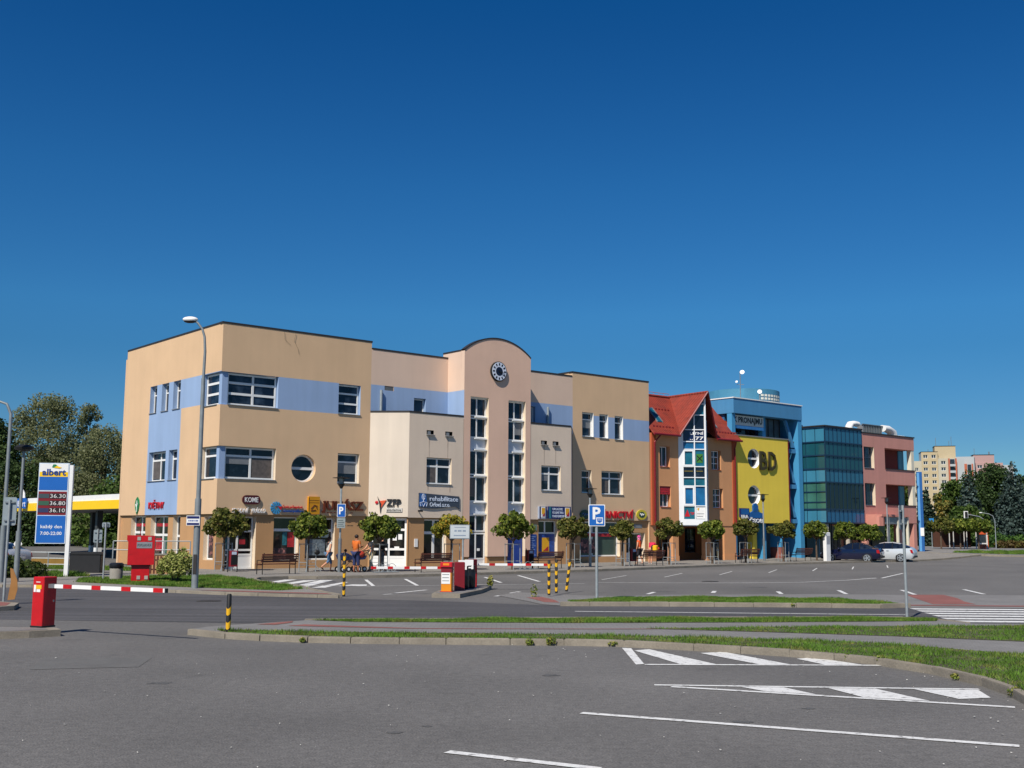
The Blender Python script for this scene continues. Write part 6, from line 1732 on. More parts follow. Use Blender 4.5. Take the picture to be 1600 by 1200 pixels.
back_sign('road_sign', 'grey back of a dark square sign under the filling station roof', -21.2, 58, 1.4, 2.05, .42, R(12), 2.1)
t = thing('priority_sign', 'small yellow and white diamond priority sign by the railing', 'road sign', (-24.6, 56.5, 0), 0)
MB(T['galv']).tube([(0, 0, 0), (0, 0, 1.5)], .03, 8).build('pole', t)
MB(T['white']).slab([(0, 1.0), (.22, 1.33), (0, 1.66), (-.22, 1.33)], -.04, -.03).build('plate', t)
MB(T['yellow']).slab([(0, 1.12), (.14, 1.33), (0, 1.54), (-.14, 1.33)], -.05, -.042).build('plate_centre', t)
# white information board
ib = thing('information_board', 'pale grey notice board with faint lines on a pole behind the ticket machine', 'notice board', (-1.78, 39.4, .1), 0)
MB(T['galv']).tube([(.1, .04, 0), (.1, .04, 2.1)], .035, 10).build('pole', ib)
MB(T['steel']).box(-.36, .34, -.0, .02, 1.72, 2.22).build('frame', ib)
MB(mat('board_pale', '#b9c0c4', .5, .03)).box(-.335, .315, -.008, -.001, 1.745, 2.195).build('board', ib)
q = MB(mat('print_bluegrey', '#7f8da0', .6)); 
for a, b, z, h in ((-.2, .2, 2.12, .015), (-.2, -.12, 1.98, .05), (-.08, .05, 1.98, .05), (.09, .2, 1.98, .05), (-.22, .2, 1.83, .03)): q.box(a, b, -.013, -.009, z, z + h)
q.build('print', ib)

# ------------------------------------------------------------------ striped posts
def bollard(x, y, h, label, z=0.0, rz=.3, group='black and yellow striped posts'):
    t = thing('bollard', label, 'bollard', (x, y, z), rz, group)
    q = MB(T['black']); n = 14
    r = .046
    q.lathe([(r, 0), (r, h - .02), (r * .7, h)], n=n)
    q.build('post', t, smooth=True)
    q = MB(mat('stripe_yellow', '#e0ab17', .5, .08, 5))
    k = 0; z0 = .12
    while z0 + .1 < h:
        vs, fs = [], []
        for i in range(n + 1):
            a = 2 * math.pi * i / n; dz = .07 * math.sin(a + .5)
            vs += [((r + .003) * math.cos(a), (r + .003) * math.sin(a), z0 + dz), ((r + .003) * math.cos(a), (r + .003) * math.sin(a), min(h, z0 + .13 + dz))]
        for i in range(n): fs.append((2 * i, 2 * i + 2, 2 * i + 3, 2 * i + 1))
        q.add(vs, fs); z0 += .27
    q.build('stripe', t)
    return t
bollard(-5.56, 22.5, .74, 'black and yellow striped post at the left tip of the near kerb', .10)
bollard(-5.34, 36.4, 1.40, 'tall striped post at the tip of the far pavement, left of the ticket machine', .0)
bollard(1.24, 36.9, 1.12, 'leftmost of the three striped posts beside the parking sign', .05); bollard(1.53, 38.2, 1.12, 'middle of the three striped posts beside the parking sign', .05)
t = bollard(1.92, 39.3, 1.12, 'rightmost, leaning striped post of the three beside the parking sign', .05); t.rotation_euler = (0, R(7), 0)

# ------------------------------------------------------------------ barriers and ticket machine
def boom(par, L, z, x0=.0, n=4, r=.045, first='w'):
    q = MB(T['white']); q.box(x0, x0 + L, -.025, .025, z - r, z + r); q.build('boom', par)
    q = MB(T['red'])
    seg = L / n
    for k in range(n):
        a = x0 + seg * (k + .62) if x0 >= 0 else x0 + seg * (k + .1)
        q.box(a, a + seg * .32, -.028, .028, z - r - .002, z + r + .002)
    q.parts('boom_stripe', par)
    e = x0 + L if x0 >= 0 else x0
    MB(T['black']).box(e - .02, e + .05, -.03, .03, z - r - .004, z + r + .004).build('boom_end', par)
bg1 = thing('car_park_barrier', 'large red barrier box with a lowered red and white boom in the left foreground', 'barrier', (-9.42, 23.0, .134), R(-28))
q = MB(T['red']); q.rbox(-.16, .16, -.16, .16, .0, 1.0, .012); q.build('housing', bg1)
MB(T['yellow']).box(-.06, .10, -.166, -.161, .76, .84).build('sticker', bg1); MB(T['white']).box(-.12, -.06, -.167, -.161, .70, .84).box(-.04, .07, -.167, -.161, .70, .755).parts('sticker', bg1)
MB(T['white']).box(-.06, .06, -.165, -.161, .89, .905).build('logo', bg1)
MB(T['darkred']).box(.161, .164, -.13, .13, .06, .066).box(.161, .164, -.13, .13, .92, .926).box(.161, .164, -.13, -.124, .066, .92).parts('door_seam', bg1)
MB(T['steel']).box(.161, .17, .08, .11, .5, .54).build('lock', bg1)
MB(T['black']).rbox(-.17, .17, -.17, .17, -.0, .035, .006).build('base', bg1)
MB(T['steel']).box(.16, .30, -.05, .05, .78, .86).build('pivot', bg1)
e_ = bpy.data.objects.new('boom_mount', None); bpy.data.objects.remove(e_)
q = MB(T['white']); q.box(.30, 3.30, -.02, .02, .78, .855); b_ = q.build('boom', bg1)
q = MB(T['red'])
for a in (.55, 1.35, 2.16, 3.0): q.box(a, a + .25, -.023, .023, .778, .857)
q.parts('boom_stripe', bg1); MB(T['black']).box(3.295, 3.34, -.023, .023, .777, .858).build('boom_end', bg1)

tm = thing('ticket_machine', 'orange and yellow ticket machine with a white printed sheet on the small traffic island', 'ticket machine', (-2.08, 37.05, .134), R(-8))
MB(mat('orange_paint', '#e08a12', .4, .04)).rbox(-.17, .17, -.14, .14, 0, .78, .015).build('cabinet', tm)
MB(T['darkred']).box(-.175, .175, -.145, .145, .62, .80).build('collar', tm)
MB(T['letter_red']).rbox(-.2, .2, -.19, .15, .80, .95, .02).build('hood', tm); MB(mat('orange_light', '#f08a1c', .4)).box(-.1, .1, -.196, -.191, .85, .92).build('hood_label', tm)
MB(T['white']).box(-.16, .13, -.15, -.145, .26, .62).build('sheet', tm)
q = MB(T['print_dark'])
for z, a in ((.55, .1), (.45, .09), (.35, .1)): q.box(-.13, a, -.154, -.151, z, z + .016)
q.build('print', tm)
MB(T['red']).box(-.2, .2, -.16, .16, -.0, .02).build('base', tm)
ba = thing('car_park_barrier', 'dark red barrier behind the ticket machine with its boom lowered to the left', 'barrier', (-1.72, 38.0, .134), R(8))
MB(T['darkred']).rbox(-.17, .17, -.15, .2, 0, .93, .015).build('housing', ba)
boom(ba, 2.75, .74, -3.0, 5, .04)
bb = thing('car_park_barrier', 'bright red barrier with its boom lowered to the right', 'barrier', (-1.38, 40.6, .134), R(2))
MB(T['red']).rbox(-.17, .17, -.2, .2, 0, .96, .015).build('housing', bb)
boom(bb, 2.6, .78, .2, 4, .04)
for x, y, s_, lb in ((-1.62, 38.75, 1.0, 'black rubbish sack hanging on the dark red barrier'), (-1.42, 39.4, .9, 'black rubbish sack hanging on the bright red barrier')):
    t = thing('rubbish_sack', lb, 'sack', (x, y, .134), 0)
    q = MB(mat('sack_black', '#1a1c22', .35, .2, 5, bump=.6, bscale=14)); q.lathe([(.16, .0), (.2, .06), (.2, .5), (.17, .72), (.19, .78)], n=14); q.build('sack', t, smooth=True)
    MB(T['white']).box(-.17, .12, -.17, -.13, .66, .98).build('sheet', t)
wd_ = leaves('weed', None, [(-.75, 41.7, .28, .12, .12, .22)], 160, .07, weedm, seed=91); tag(wd_, 'small weed at the far end of the ticket machine island', 'weed', None, 'stuff')

# ------------------------------------------------------------------ red containers, bin, wooden board, bush
rc = thing('red_container', 'large red metal container with hinged lid and a grey name plate on the grass', 'container', (-14.22, 43.6, .10), R(16))
rc.scale = (.78, .9, .98)
MB(T['red']).rbox(-.42, .42, -.3, .35, 0.0, .62, .01).build('lower_cabinet', rc)
q = MB(T['red']); q.slab([(-.62, .66), (.62, .66), (.62, 1.6), (.62, 1.78), (-.68, 1.80), (-.68, 1.6), (-.62, 1.55)], -.42, .5); q.build('upper_cabinet', rc)
MB(T['darkred']).box(-.45, .45, -.32, .37, .615, .658).build('collar', rc)
q = MB(mat('hinge_grey', '#a8a49c', .5)); q.box(-.2, -.04, -.44, -.421, 1.6, 1.74); q.box(.3, .46, -.44, -.421, 1.6, 1.74); q.box(-.16, 0, -.32, -.301, .1, .24); q.box(.2, .36, -.32, -.301, .1, .24); q.parts('hinge', rc)
MB(mat('plate_grey', '#85898f', .5)).box(-.22, .50, -.43, -.421, 1.3, 1.54).build('name_plate', rc)
textmesh('lettering', 'POPLARNKA', FS, -.18, .46, 1.37, 1.47, -.43, .006, T['print_dark'], rc, bold=.01)
MB(T['darkred']).tube([(-.1, .2, 1.8), (-.1, .2, 2.2)], .02, 5).build('handle', rc)
t = thing('litter_bin', 'round concrete litter bin lined with a black bag', 'litter bin', (-15.5, 44.6, .06), 0)
MB(T['concrete']).lathe([(.24, 0), (.25, .5), (.24, .52)], n=18).build('bin_body', t, smooth=True)
MB(T['sack_black']).lathe([(.25, .5), (.28, .56), (.27, .68), (.22, .72), (.16, .64)], n=14).build('bin_liner', t, smooth=True)
wb = thing('wooden_board', 'curved tan wooden board standing on edge by the sign pole at the left', 'board', (-14.0, 31.7, .12), R(20))
MB(mat('plywood', '#a8763f', .7, .12, 5)).slab([(0, 0), (.18, .02), (.24, .3), (.22, .55), (.10, .85), (.02, .88), (.06, .5), (.02, .2)], -.05, .02).build('board', wb)
bl_ = leafmat('bush_leaf', '#5d6a2c', '#9aa055', '#cfc98a')
bs = thing('variegated_bush', 'pale variegated bush on the grass between the red container and the lamp post', 'bush', (-12.75, 43.2, .10), 0)
q = MB(T['bark'])
for k in range(9):
    a = k * .7; q.tube([(.05 * math.cos(a), .05 * math.sin(a), 0), (.25 * math.cos(a), .25 * math.sin(a), .45), (.55 * math.cos(a), .55 * math.sin(a), .75 + .04 * k)], [.02, .015, .006], 5)
q.build('stem', bs)
leaves('foliage', bs, [(0, 0, .72, .5, .5, .36, 3), (.3, 0, .8, .38, .38, .34, 2), (-.35, 0, .7, .35, .35, .3, 2), (.1, -.2, .5, .45, .4, .28, 2), (.2, .1, 1.15, .16, .16, .22, .5), (-.25, .1, 1.02, .16, .16, .2, .4), (.58, 0, .55, .2, .2, .3, .6), (-.6, .1, .5, .18, .2, .25, .5)], 4200, .075, bl_, seed=77, surf=.5)

# ------------------------------------------------------------------ filling station on the left
gs = thing('filling_station_canopy', 'filling station roof with a white and yellow edge on dark columns', 'canopy', (-38.4, 88, 0), math.atan2(-17, 15.4))
MB(T['white']).box(0, 23, -.1, 9, 4.0, 4.38).build('roof_edge', gs)
MB(mat('station_yellow', '#f6c90c', .4, .03)).box(-.05, 23.05, -.15, 9.05, 3.42, 4.0).build('roof_band', gs)
MB(mat('station_soffit', '#7a7c80', .6)).box(.1, 22.9, .0, 8.9, 3.36, 3.42).build('soffit', gs)
for x, y in ((13.2, 1.0), (20.5, 4.5), (3.5, 4.5)):
    q = MB(mat('column_dark', '#3c3f40', .5)); q.box(x - .18, x + .18, y - .2, y + .2, .8, 3.4); q.build('column', gs)
    MB(T['white']).box(x - .19, x + .19, y - .21, y + .21, 0, .8).build('column_foot', gs)
lg = thing('shop_sign', 'small blue and white logo panel on the left end of the filling station roof', 'sign', (-37.5, 86.3, 4.05), R(-20))
MB(T['blue_sign']).slab([(-.6, -.4), (.5, -.45), (.55, .1), (.45, .35), (-.55, .3)], -.1, .0).build('panel', lg)
MB(T['white']).slab([(-.15, .36), (.35, .36), (.3, .7), (.1, 1.0), (-.1, .95)], -.08, -.01).build('panel_top', lg)
textmesh('lettering', 'albert', FS, -.5, .45, -.3, .15, -.1, .01, T['white'], lg)
MB(T['blue_sign']).box(-2, 3, 3, 6, 0, .01)
t = thing('low_wall', 'low ochre wall behind the tube railing left of the price sign', 'wall', (-27.5, 60.6, 0), 0)
MB(mat('kiosk_ochre', '#8a6a2c', .8)).box(0, 5.5, 0, .3, 0, .5).build('wall', t)
# price sign
pr = thing('price_sign', 'tall blue and yellow price board with red digit rows on a white post', 'price sign', (-19.25, 47.6, .05), R(8))
MB(T['white']).box(.50, .66, -.10, .10, 0, 4.72).build('post', pr)
MB(mat('board_edge', '#c9d6e4', .4)).box(-.72, .50, -.12, .05, 1.42, 4.80).build('frame', pr)
q = lambda a, b, m_, nm: MB(m_).box(-.68, .46, -.13, -.121, a, b).build(nm, pr)
q(1.46, 2.58, T['blue_sign2'], 'hours_panel'); q(2.62, 3.60, T['darkred'], 'price_panel'); q(3.66, 4.22, T['blue_sign2'], 'blue_panel'); q(4.22, 4.42, T['station_yellow'], 'yellow_panel'); q(4.42, 4.76, T['white'], 'white_panel')
textmesh('lettering', 'albert', FS, -.58, .38, 4.27, 4.55, -.13, .012, mat('albert_blue', '#173f86', .4), pr, bold=.03)
MB(T['leaf_green']).slab([(-.2, 4.62), (-.05, 4.58), (.05, 4.66), (-.05, 4.74), (-.15, 4.74)], -.14, -.131).build('leaf_mark', pr)
MB(T['station_yellow']).slab([(-.12, 4.6), (.1, 4.57), (.2, 4.61), (.0, 4.68)], -.146, -.141).build('leaf_mark', pr)
for k, (tx, c_) in enumerate((('36.30', '#3b4b52'), ('36.80', '#2f5a45'), ('36.10', '#2a355c'))):
    z = 3.30 - k * .30
    MB(mat('digit_back%d' % k, '#241a1e', .5)).box(-.22, .44, -.138, -.131, z, z + .22).build('digit_panel', pr)
    MB(mat('fuel_label%d' % k, c_, .5)).box(-.66, -.24, -.138, -.131, z + .02, z + .2).build('fuel_label', pr)
    textmesh('lettering', tx, FS, -.2, .42, z + .03, z + .19, -.138, .004, T['white'], pr, bold=-.01)
textmesh('lettering', 'každý den', FS, -.52, .34, 2.02, 2.20, -.13, .006, T['white'], pr, bold=.01)
textmesh('lettering', '7:00-22:00', FS, -.52, .34, 1.78, 1.92, -.13, .006, T['white'], pr, bold=.01)
def railing(name, label, x0, y0, x1, y1, h, n, z=0.0, bars=3):
    L = math.hypot(x1 - x0, y1 - y0); t = thing(name, label, 'railing', (x0, y0, z), math.atan2(y1 - y0, x1 - x0))
    q = MB(T['galv'])
    for k in range(bars): q.tube([(0, 0, h - k * h / bars), (L, 0, h - k * h / bars)], .025, 6)
    q.build('rail', t)
    for k in range(n): MB(T['galv']).tube([(L * k / (n - 1), 0, 0), (L * k / (n - 1), 0, h)], .03, 6).build('post', t)
railing('railing', 'grey tube railing left of the price sign', -25.1, 57.8, -21.9, 57.4, .9, 3)
railing('railing', 'grey tube railing on the low ochre wall beside the tan building', -18.2, 51.8, -14.9, 52.6, .8, 4, .75, 2)
t = thing('low_wall', 'low ochre wall at the left foot of the tan building', 'wall', (-17.0, 50.8, 0), R(12)); MB(T['tan_ground']).box(0, 1.6, 0, .3, 0, .95).build('wall', t); MB(T['concrete']).box(-.03, 1.63, -.03, .33, .95, 1.0).build('coping', t)
t = thing('waste_container', 'big dark waste container in the shade of the filling station roof', 'container', (-19.5, 52.2, .02), R(8))
t.scale = (.76, .9, .72)
MB(mat('container_dark', '#1c1d20', .6, .2)).rbox(-.9, .9, -.5, .5, .1, 1.25, .04).build('body', t); MB(T['container_dark']).slab([(-.95, 1.26), (.95, 1.26), (.85, 1.42), (-.85, 1.42)], -.52, .52).build('lid', t)
for sx in (-.75, .75): MB(T['black']).lathe([(.1, -.04), (.1, .04)], (0, 0, 0), 10).build('wheel', t).location = (sx, -.4, .1)
t = thing('picket_fence', 'short dark picket fence beside the red container', 'fence', (-16.2, 48.6, .1), R(10))
q = MB(T['wood_brown'])
for k in range(9): q.box(k * .14, k * .14 + .08, 0, .03, .1, .85)
q.box(0, 1.25, .03, .06, .25, .31); q.box(0, 1.25, .03, .06, .65, .71); q.build('pickets', t)
hb = leafmat('hedge_leaf', '#1c2a12', '#39491d', '#5f6a30')
t = thing('shrub', 'dark low shrubs under the grey post lamp at the left edge', 'shrub', (-21.5, 46.5, 0), 0)
leaves('foliage', t, [(0, 0, .5, 1.6, .9, .6), (1.3, .5, .35, 1.0, .8, .45), (-1.8, .3, .5, 1.2, .9, .55)], 7000, .11, hb, seed=3)
MB(T['bark']).tube([(0, 0, 0), (0, 0, .5)], .04, 6).build('stem', t)

# ------------------------------------------------------------------ big trees
def big_tree(name, label, x, y, h, w_, m, seed, n=9000, leaf=.3, trunk=.22, shape='round', low=.12, group=None, surf=.55, nsub=42):
    t = thing(name, label, 'tree', (x, y, ht(y) - .03), 0, group)
    g = random.Random(seed); cl = []
    for k in range(nsub):
        u = g.uniform(low, 1); a = g.uniform(0, 2 * math.pi)
        if shape == 'round': wr = math.sin(math.pi * (u * .86 + .10)) ** .6
        elif shape == 'column': wr = min(1, 1.3 * math.sin(math.pi * (u * .8 + .16)) ** .7)
        else: wr = (1 - u) ** .8
        r = w_ / 2 * wr * math.sqrt(g.random()) * .85
        s_ = w_ * g.uniform(.09, .17) * (1.15 - .4 * u)
        cl.append((r * math.cos(a), r * math.sin(a), h * u * .97 - s_ * .5, s_, s_, s_ * g.uniform(.8, 1.4)))
    q = MB(T['bark']); q.tube([(0, 0, 0), (g.uniform(-.2, .2), 0, h * .4), (0, 0, h * .85)], [trunk, trunk * .7, trunk * .2], 9)
    for c in cl[:16]: q.tube([(0, 0, max(.5, c[2] * .5)), (c[0] * .5, c[1] * .5, c[2] * .8), (c[0], c[1], c[2])], [trunk * .4, trunk * .22, .03], 5)
    q.build('trunk', t, smooth=True)
    leaves('crown', t, cl, n, leaf, m, seed=seed, surf=surf)
    return t
wil = leafmat('willow_leaf', '#525a3c', '#82885e', '#b2b490', trans=.55); drk = leafmat('dark_leaf', '#203014', '#3a5028', '#5f7440', trans=.4); mid = leafmat('mid_leaf', '#273a16', '#4b6428', '#7a8c4a', trans=.4)
big_tree('willow_tree', 'tallest grey green tree on the left, behind the price sign', -45.6, 110, 15.0, 9.0, wil, 1, 36000, .17, shape='column', nsub=120, surf=.3)
big_tree('willow_tree', 'grey green tree right behind the filling station roof, touching the tan building', -39.0, 107, 11.8, 7.6, wil, 2, 30000, .17, shape='column', nsub=100, surf=.3)
big_tree('willow_tree', 'upright tree between the two tall grey green ones', -43.4, 114, 14.6, 4.6, wil, 9, 15000, .17, shape='column', nsub=70, surf=.3)
big_tree('broadleaf_tree', 'dark tree behind the left lamp at the picture edge', -50.0, 107, 12.6, 7.5, drk, 3, 18000, .23, nsub=70)
big_tree('broadleaf_tree', 'dark low tree under the tallest grey green tree', -45.0, 103, 8.0, 9.0, drk, 4, 16000, .23, nsub=60, low=.03)
big_tree('broadleaf_tree', 'dark tree filling the gap below the filling station roof', -35.0, 101, 6.2, 9.0, mid, 5, 9000, .28, nsub=44, low=.02)
big_tree('broadleaf_tree', 'dark tree at the far left behind the road sign', -54.0, 104, 10.0, 8.0, drk, 6, 8000, .3, nsub=44, low=.03)
big_tree('broadleaf_tree', 'shady tree between the station columns', -29.0, 99, 5.6, 8.0, mid, 7, 8000, .28, nsub=40, low=.02)
# right side
def spruce(name, label, x, y, h, w_, m, seed, n=9000):
    t = thing(name, label, 'tree', (x, y, ht(y) - .03), 0, 'spruces at the right edge')
    g = random.Random(seed); cl = []
    lv = int(h * 2.1)
    for j in range(lv):
        u = (j + .5) / lv; r = w_ / 2 * (1 - u) ** .85 + .15
        nb = max(4, int(r * 5))
        for k in range(nb):
            a = 2 * math.pi * (k + g.random() * .7) / nb
            rr = r * g.uniform(.75, 1.05)
            cl.append((rr * .62 * math.cos(a), rr * .62 * math.sin(a), h * (.04 + u * .95) - rr * .12, max(.2, rr * .42 * abs(math.cos(a)) + .18), max(.2, rr * .42 * abs(math.sin(a)) + .18), .2 + rr * .06))
    MB(T['bark']).tube([(0, 0, 0), (0, 0, h * .97)], [.2, .03], 8).build('trunk', t)
    leaves('crown', t, cl, n, .26, m, seed=seed, surf=.7, droop=.5)
    return t
spm = leafmat('spruce_needle', '#16211c', '#33443e', '#6c807a', trans=.1, scale=.8); spg = leafmat('spruce_needle_green', '#121c12', '#27382a', '#4a5d46', trans=.1, scale=.8)
spruce('spruce_tree', 'larger blue grey spruce in front of the dark trees at the right', 65.6, 147, 11.3, 7.8, spm, 31, 20000)
spruce('spruce_tree', 'smaller blue grey spruce left of the larger one', 61.0, 150, 9.6, 6.6, spm, 32, 16000)
spruce('spruce_tree', 'green spruce cut by the right picture edge', 69.8, 146, 8.6, 5.6, spg, 33, 9000)
spruce('spruce_tree', 'dark spruce behind the blue pylon', 56.0, 152, 7.6, 4.6, spg, 34, 9000)
spruce('spruce_tree', 'slim spruce just right of the blue pylon', 58.3, 158, 6.8, 3.8, spg, 35, 8000)
big_tree('broadleaf_tree', 'largest dark green tree in front of the pink tower block', 69.0, 162, 11.9, 11.0, drk, 11, 28000, .3, nsub=95, low=.03)
big_tree('broadleaf_tree', 'dark green tree left of the largest one, below the white tower block', 63.5, 160, 9.2, 8.0, mid, 12, 20000, .3, nsub=75, low=.03)
big_tree('broadleaf_tree', 'tree behind the largest one at the right picture edge', 75.5, 165, 10.6, 8.5, drk, 13, 16000, .32, nsub=60, low=.03)
ylw = leafmat('yellow_leaf', '#3f4a1c', '#77763a', '#b08a3c')
big_tree('broadleaf_tree', 'yellow green tree with thin top in front of the yellow tower block', 59.6, 156, 7.0, 5.0, ylw, 14, 6000, .34, nsub=34, low=.05)
big_tree('broadleaf_tree', 'thin topped tree beside the pylon in front of the yellow tower block', 58.2, 166, 9.0, 4.6, ylw, 15, 4500, .34, nsub=30, low=.1)
big_tree('broadleaf_tree', 'dark tree between the pink building and the pylon', 53.0, 155, 8.4, 7.0, mid, 16, 9000, .38, nsub=44, low=.03)
big_tree('broadleaf_tree', 'low dark tree behind the bus shelter', 57.0, 140, 5.0, 7.5, mid, 17, 9000, .34, nsub=40, low=.02)
def hedge(name, label, x0, y0, x1, y1, h, d, m, seed, n=9000):
    t = thing(name, label, 'hedge', ((x0 + x1) / 2, (y0 + y1) / 2, ht(y0)), math.atan2(y1 - y0, x1 - x0))
    L = math.hypot(x1 - x0, y1 - y0); cl = [(-L / 2 + L * (k + .5) / 14, 0, h * .45, L / 20, d / 2, h * (.5 + .05 * math.sin(k * 2.1))) for k in range(14)]
    leaves('foliage', t, cl, n, .2, m, seed=seed, surf=.5)
    MB(T['bark']).tube([(0, 0, 0), (0, 0, h * .4)], .05, 5).build('stem', t)
hedge('hedge', 'reddish brown clipped hedge right of the bus shelter', 52, 121, 66, 122, 1.0, 1.6, leafmat('hedge_red', '#3a2a16', '#5a4a24', '#6f7a34'), 61)
hedge('hedge', 'green bank of shrubs behind the reddish hedge', 52.5, 126, 70, 128, 1.7, 3.0, leafmat('hedge_green', '#27401a', '#3f5f24', '#6a8a3a'), 62)
# trees in front of the shelter share one flat crown line
for i, (x, y, lb) in enumerate(((42.2, 111, 'leftmost of the three flat crowned maples at the bus shelter'), (44.3, 111.5, 'middle of the three flat crowned maples at the bus shelter'), (46.3, 112, 'rightmost of the three flat crowned maples at the bus shelter'))):
    t = thing('maple_tree', lb, 'tree', (x, y, ht(y)), i, 'flat crowned maples at the bus shelter')
    q = MB(T['bark']); q.tube([(0, 0, 0), (0, 0, 2.4)], .08, 7)
    for k in range(5): q.tube([(0, 0, 1.6), (.8 * math.cos(k * 1.3), .8 * math.sin(k * 1.3), 2.3)], [.04, .015], 5)
    q.build('trunk', t)
    leaves('crown', t, [(c[0] * 1.0, c[1] * 1.0, c[2] * .8 + 2.35, *c[3:]) for c in clump_ball(200 + i, 1.35, .85)], 2200, .2, mapleA if i else mapleB, seed=210 + i)

# bus shelter, traffic light
bsx = thing('bus_shelter', 'open bus shelter with white posts and orange end panel', 'bus shelter', (44.2, 114.0, ht(110)), R(8))
bsx.scale = (.36, .8, .82)
q = MB(mat('shelter_white', '#d9d6d0', .5))
for x in (0, 1.2, 3.2, 4.4, 5.2, 8.0): 
    q = MB(T['shelter_white']); q.box(x, x + .14, 0, .12, 0, 2.5); q.build('post', bsx)
MB(mat('shelter_brown', '#4e2f22', .7, .1)).box(-2.4, 9.0, 2.0, 2.1, .3, 2.3).build('back_panel', bsx)
MB(mat('shelter_orange', '#d0582a', .5, .05)).box(9.0, 11.4, -.05, .1, 1.9, 2.6).box(11.3, 11.55, -.1, 2.0, .0, 2.7).build('end_panel', bsx)
MB(T['shelter_white']).box(11.0, 11.3, -.12, .0, 0, 2.6).box(8.14, 11.0, -.08, .0, .7, .85).build('frame', bsx)
MB(T['pane_flat']).box(8.2, 11.0, .02, .05, .85, 1.9).build('pane', bsx)
MB(T['shelter_brown']).box(-1, 11.4, -.2, 2.3, 2.5, 2.6).build('roof', bsx)
MB(T['shelter_brown']).box(-.5, 7.8, 1.2, 1.6, .42, .5).build('seat', bsx)
tl = thing('traffic_light', 'white framed traffic light hanging from a curved pole arm above the shelter', 'traffic light', (48.3, 115.0, ht(116)), 0)
q = MB(T['galv']); q.tube([(0, 0, 0), (0, 0, 2.5), (-.15, 0, 3.1), (-.55, 0, 3.35), (-1.4, 0, 3.52), (-1.75, 0, 3.55)], .04, 8); q.build('pole', tl, smooth=True)
MB(T['white']).box(-2.15, -1.72, -.05, .0, 3.2, 3.9).build('backboard', tl); MB(T['black']).rbox(-2.06, -1.81, -.2, -.06, 3.27, 3.83, .02).build('signal_head', tl)
s_ = thing('pedestrian_sign', 'small yellow green framed crossing sign on the traffic light pole', 'road sign', (48.35, 114.85, 2.75), 0)
s_.scale = (.7, 1, .7)
MB(mat('sign_lime', '#c8d626', .4)).slab(rrect(-.38, .38, -.38, .38, .05, 3), -.05, -.03).build('plate', s_); MB(T['leaf_green']).box(-.18, .18, -.06, -.051, -.16, .16).build('pictogram', s_)
sl2 = thing('street_lamp', 'thin grey lamp with a curved arm right of the traffic light', 'street lamp', (50.8, 118.5, ht(118)), 0)
sl2.scale = (.6, .6, .74)
q = MB(T['galv']); q.tube([(0, 0, 0), (0, 0, 4.0), (-.3, 0, 4.7), (-1.0, 0, 5.0), (-2.2, 0, 5.15)], [.08, .06, .05, .05, .04], 8); q.build('pole', sl2, smooth=True)
MB(T['white']).ell((-2.4, 0, 5.15), (.3, .14, .08)).build('lamp_head', sl2)
s_ = thing('road_sign', 'small light blue square sign right of the blue pylon', 'road sign', (44.3, 119, ht(119)), 0)
MB(T['galv']).tube([(0, 0, 0), (0, 0, 3.2)], .04, 6).build('pole', s_); MB(mat('sign_sky', '#2f86c8', .4)).box(-.25, .25, -.07, -.05, 2.7, 3.2).build('plate', s_)
mast_lamp('street_lamp', 'grey lamp pole cut by the right picture edge', 43.55, 92.5, 9.5, .9)
# parked white van at the far right edge
mb_ = thing('parked_van', 'white van half cut by the right picture edge beyond the hedge', 'van', (57.6, 119.0, ht(121)), R(185))
mb_.scale = (.8, .8, .75)
q = MB(T['white']); q.slab([(-2.4, .35), (2.3, .35), (2.4, .9), (1.7, 1.1), (1.1, 1.95), (-2.3, 2.0), (-2.45, 1.2)][::-1], -.9, .9); q.build('body', mb_)
for sx in (-1.5, 1.5):
    o = MB(T['black']).lathe([(.33, -.1), (.33, .1)], n=14).build('wheel', mb_); o.rotation_euler = (R(90), 0, 0); o.location = (sx, -.85, .33)
    o = MB(T['black']).lathe([(.33, -.1), (.33, .1)], n=14).build('wheel', mb_); o.rotation_euler = (R(90), 0, 0); o.location = (sx, .85, .33)
MB(T['pane_dark']).box(.2, 1.2, -.92, .92, 1.2, 1.75).build('side_window', mb_)
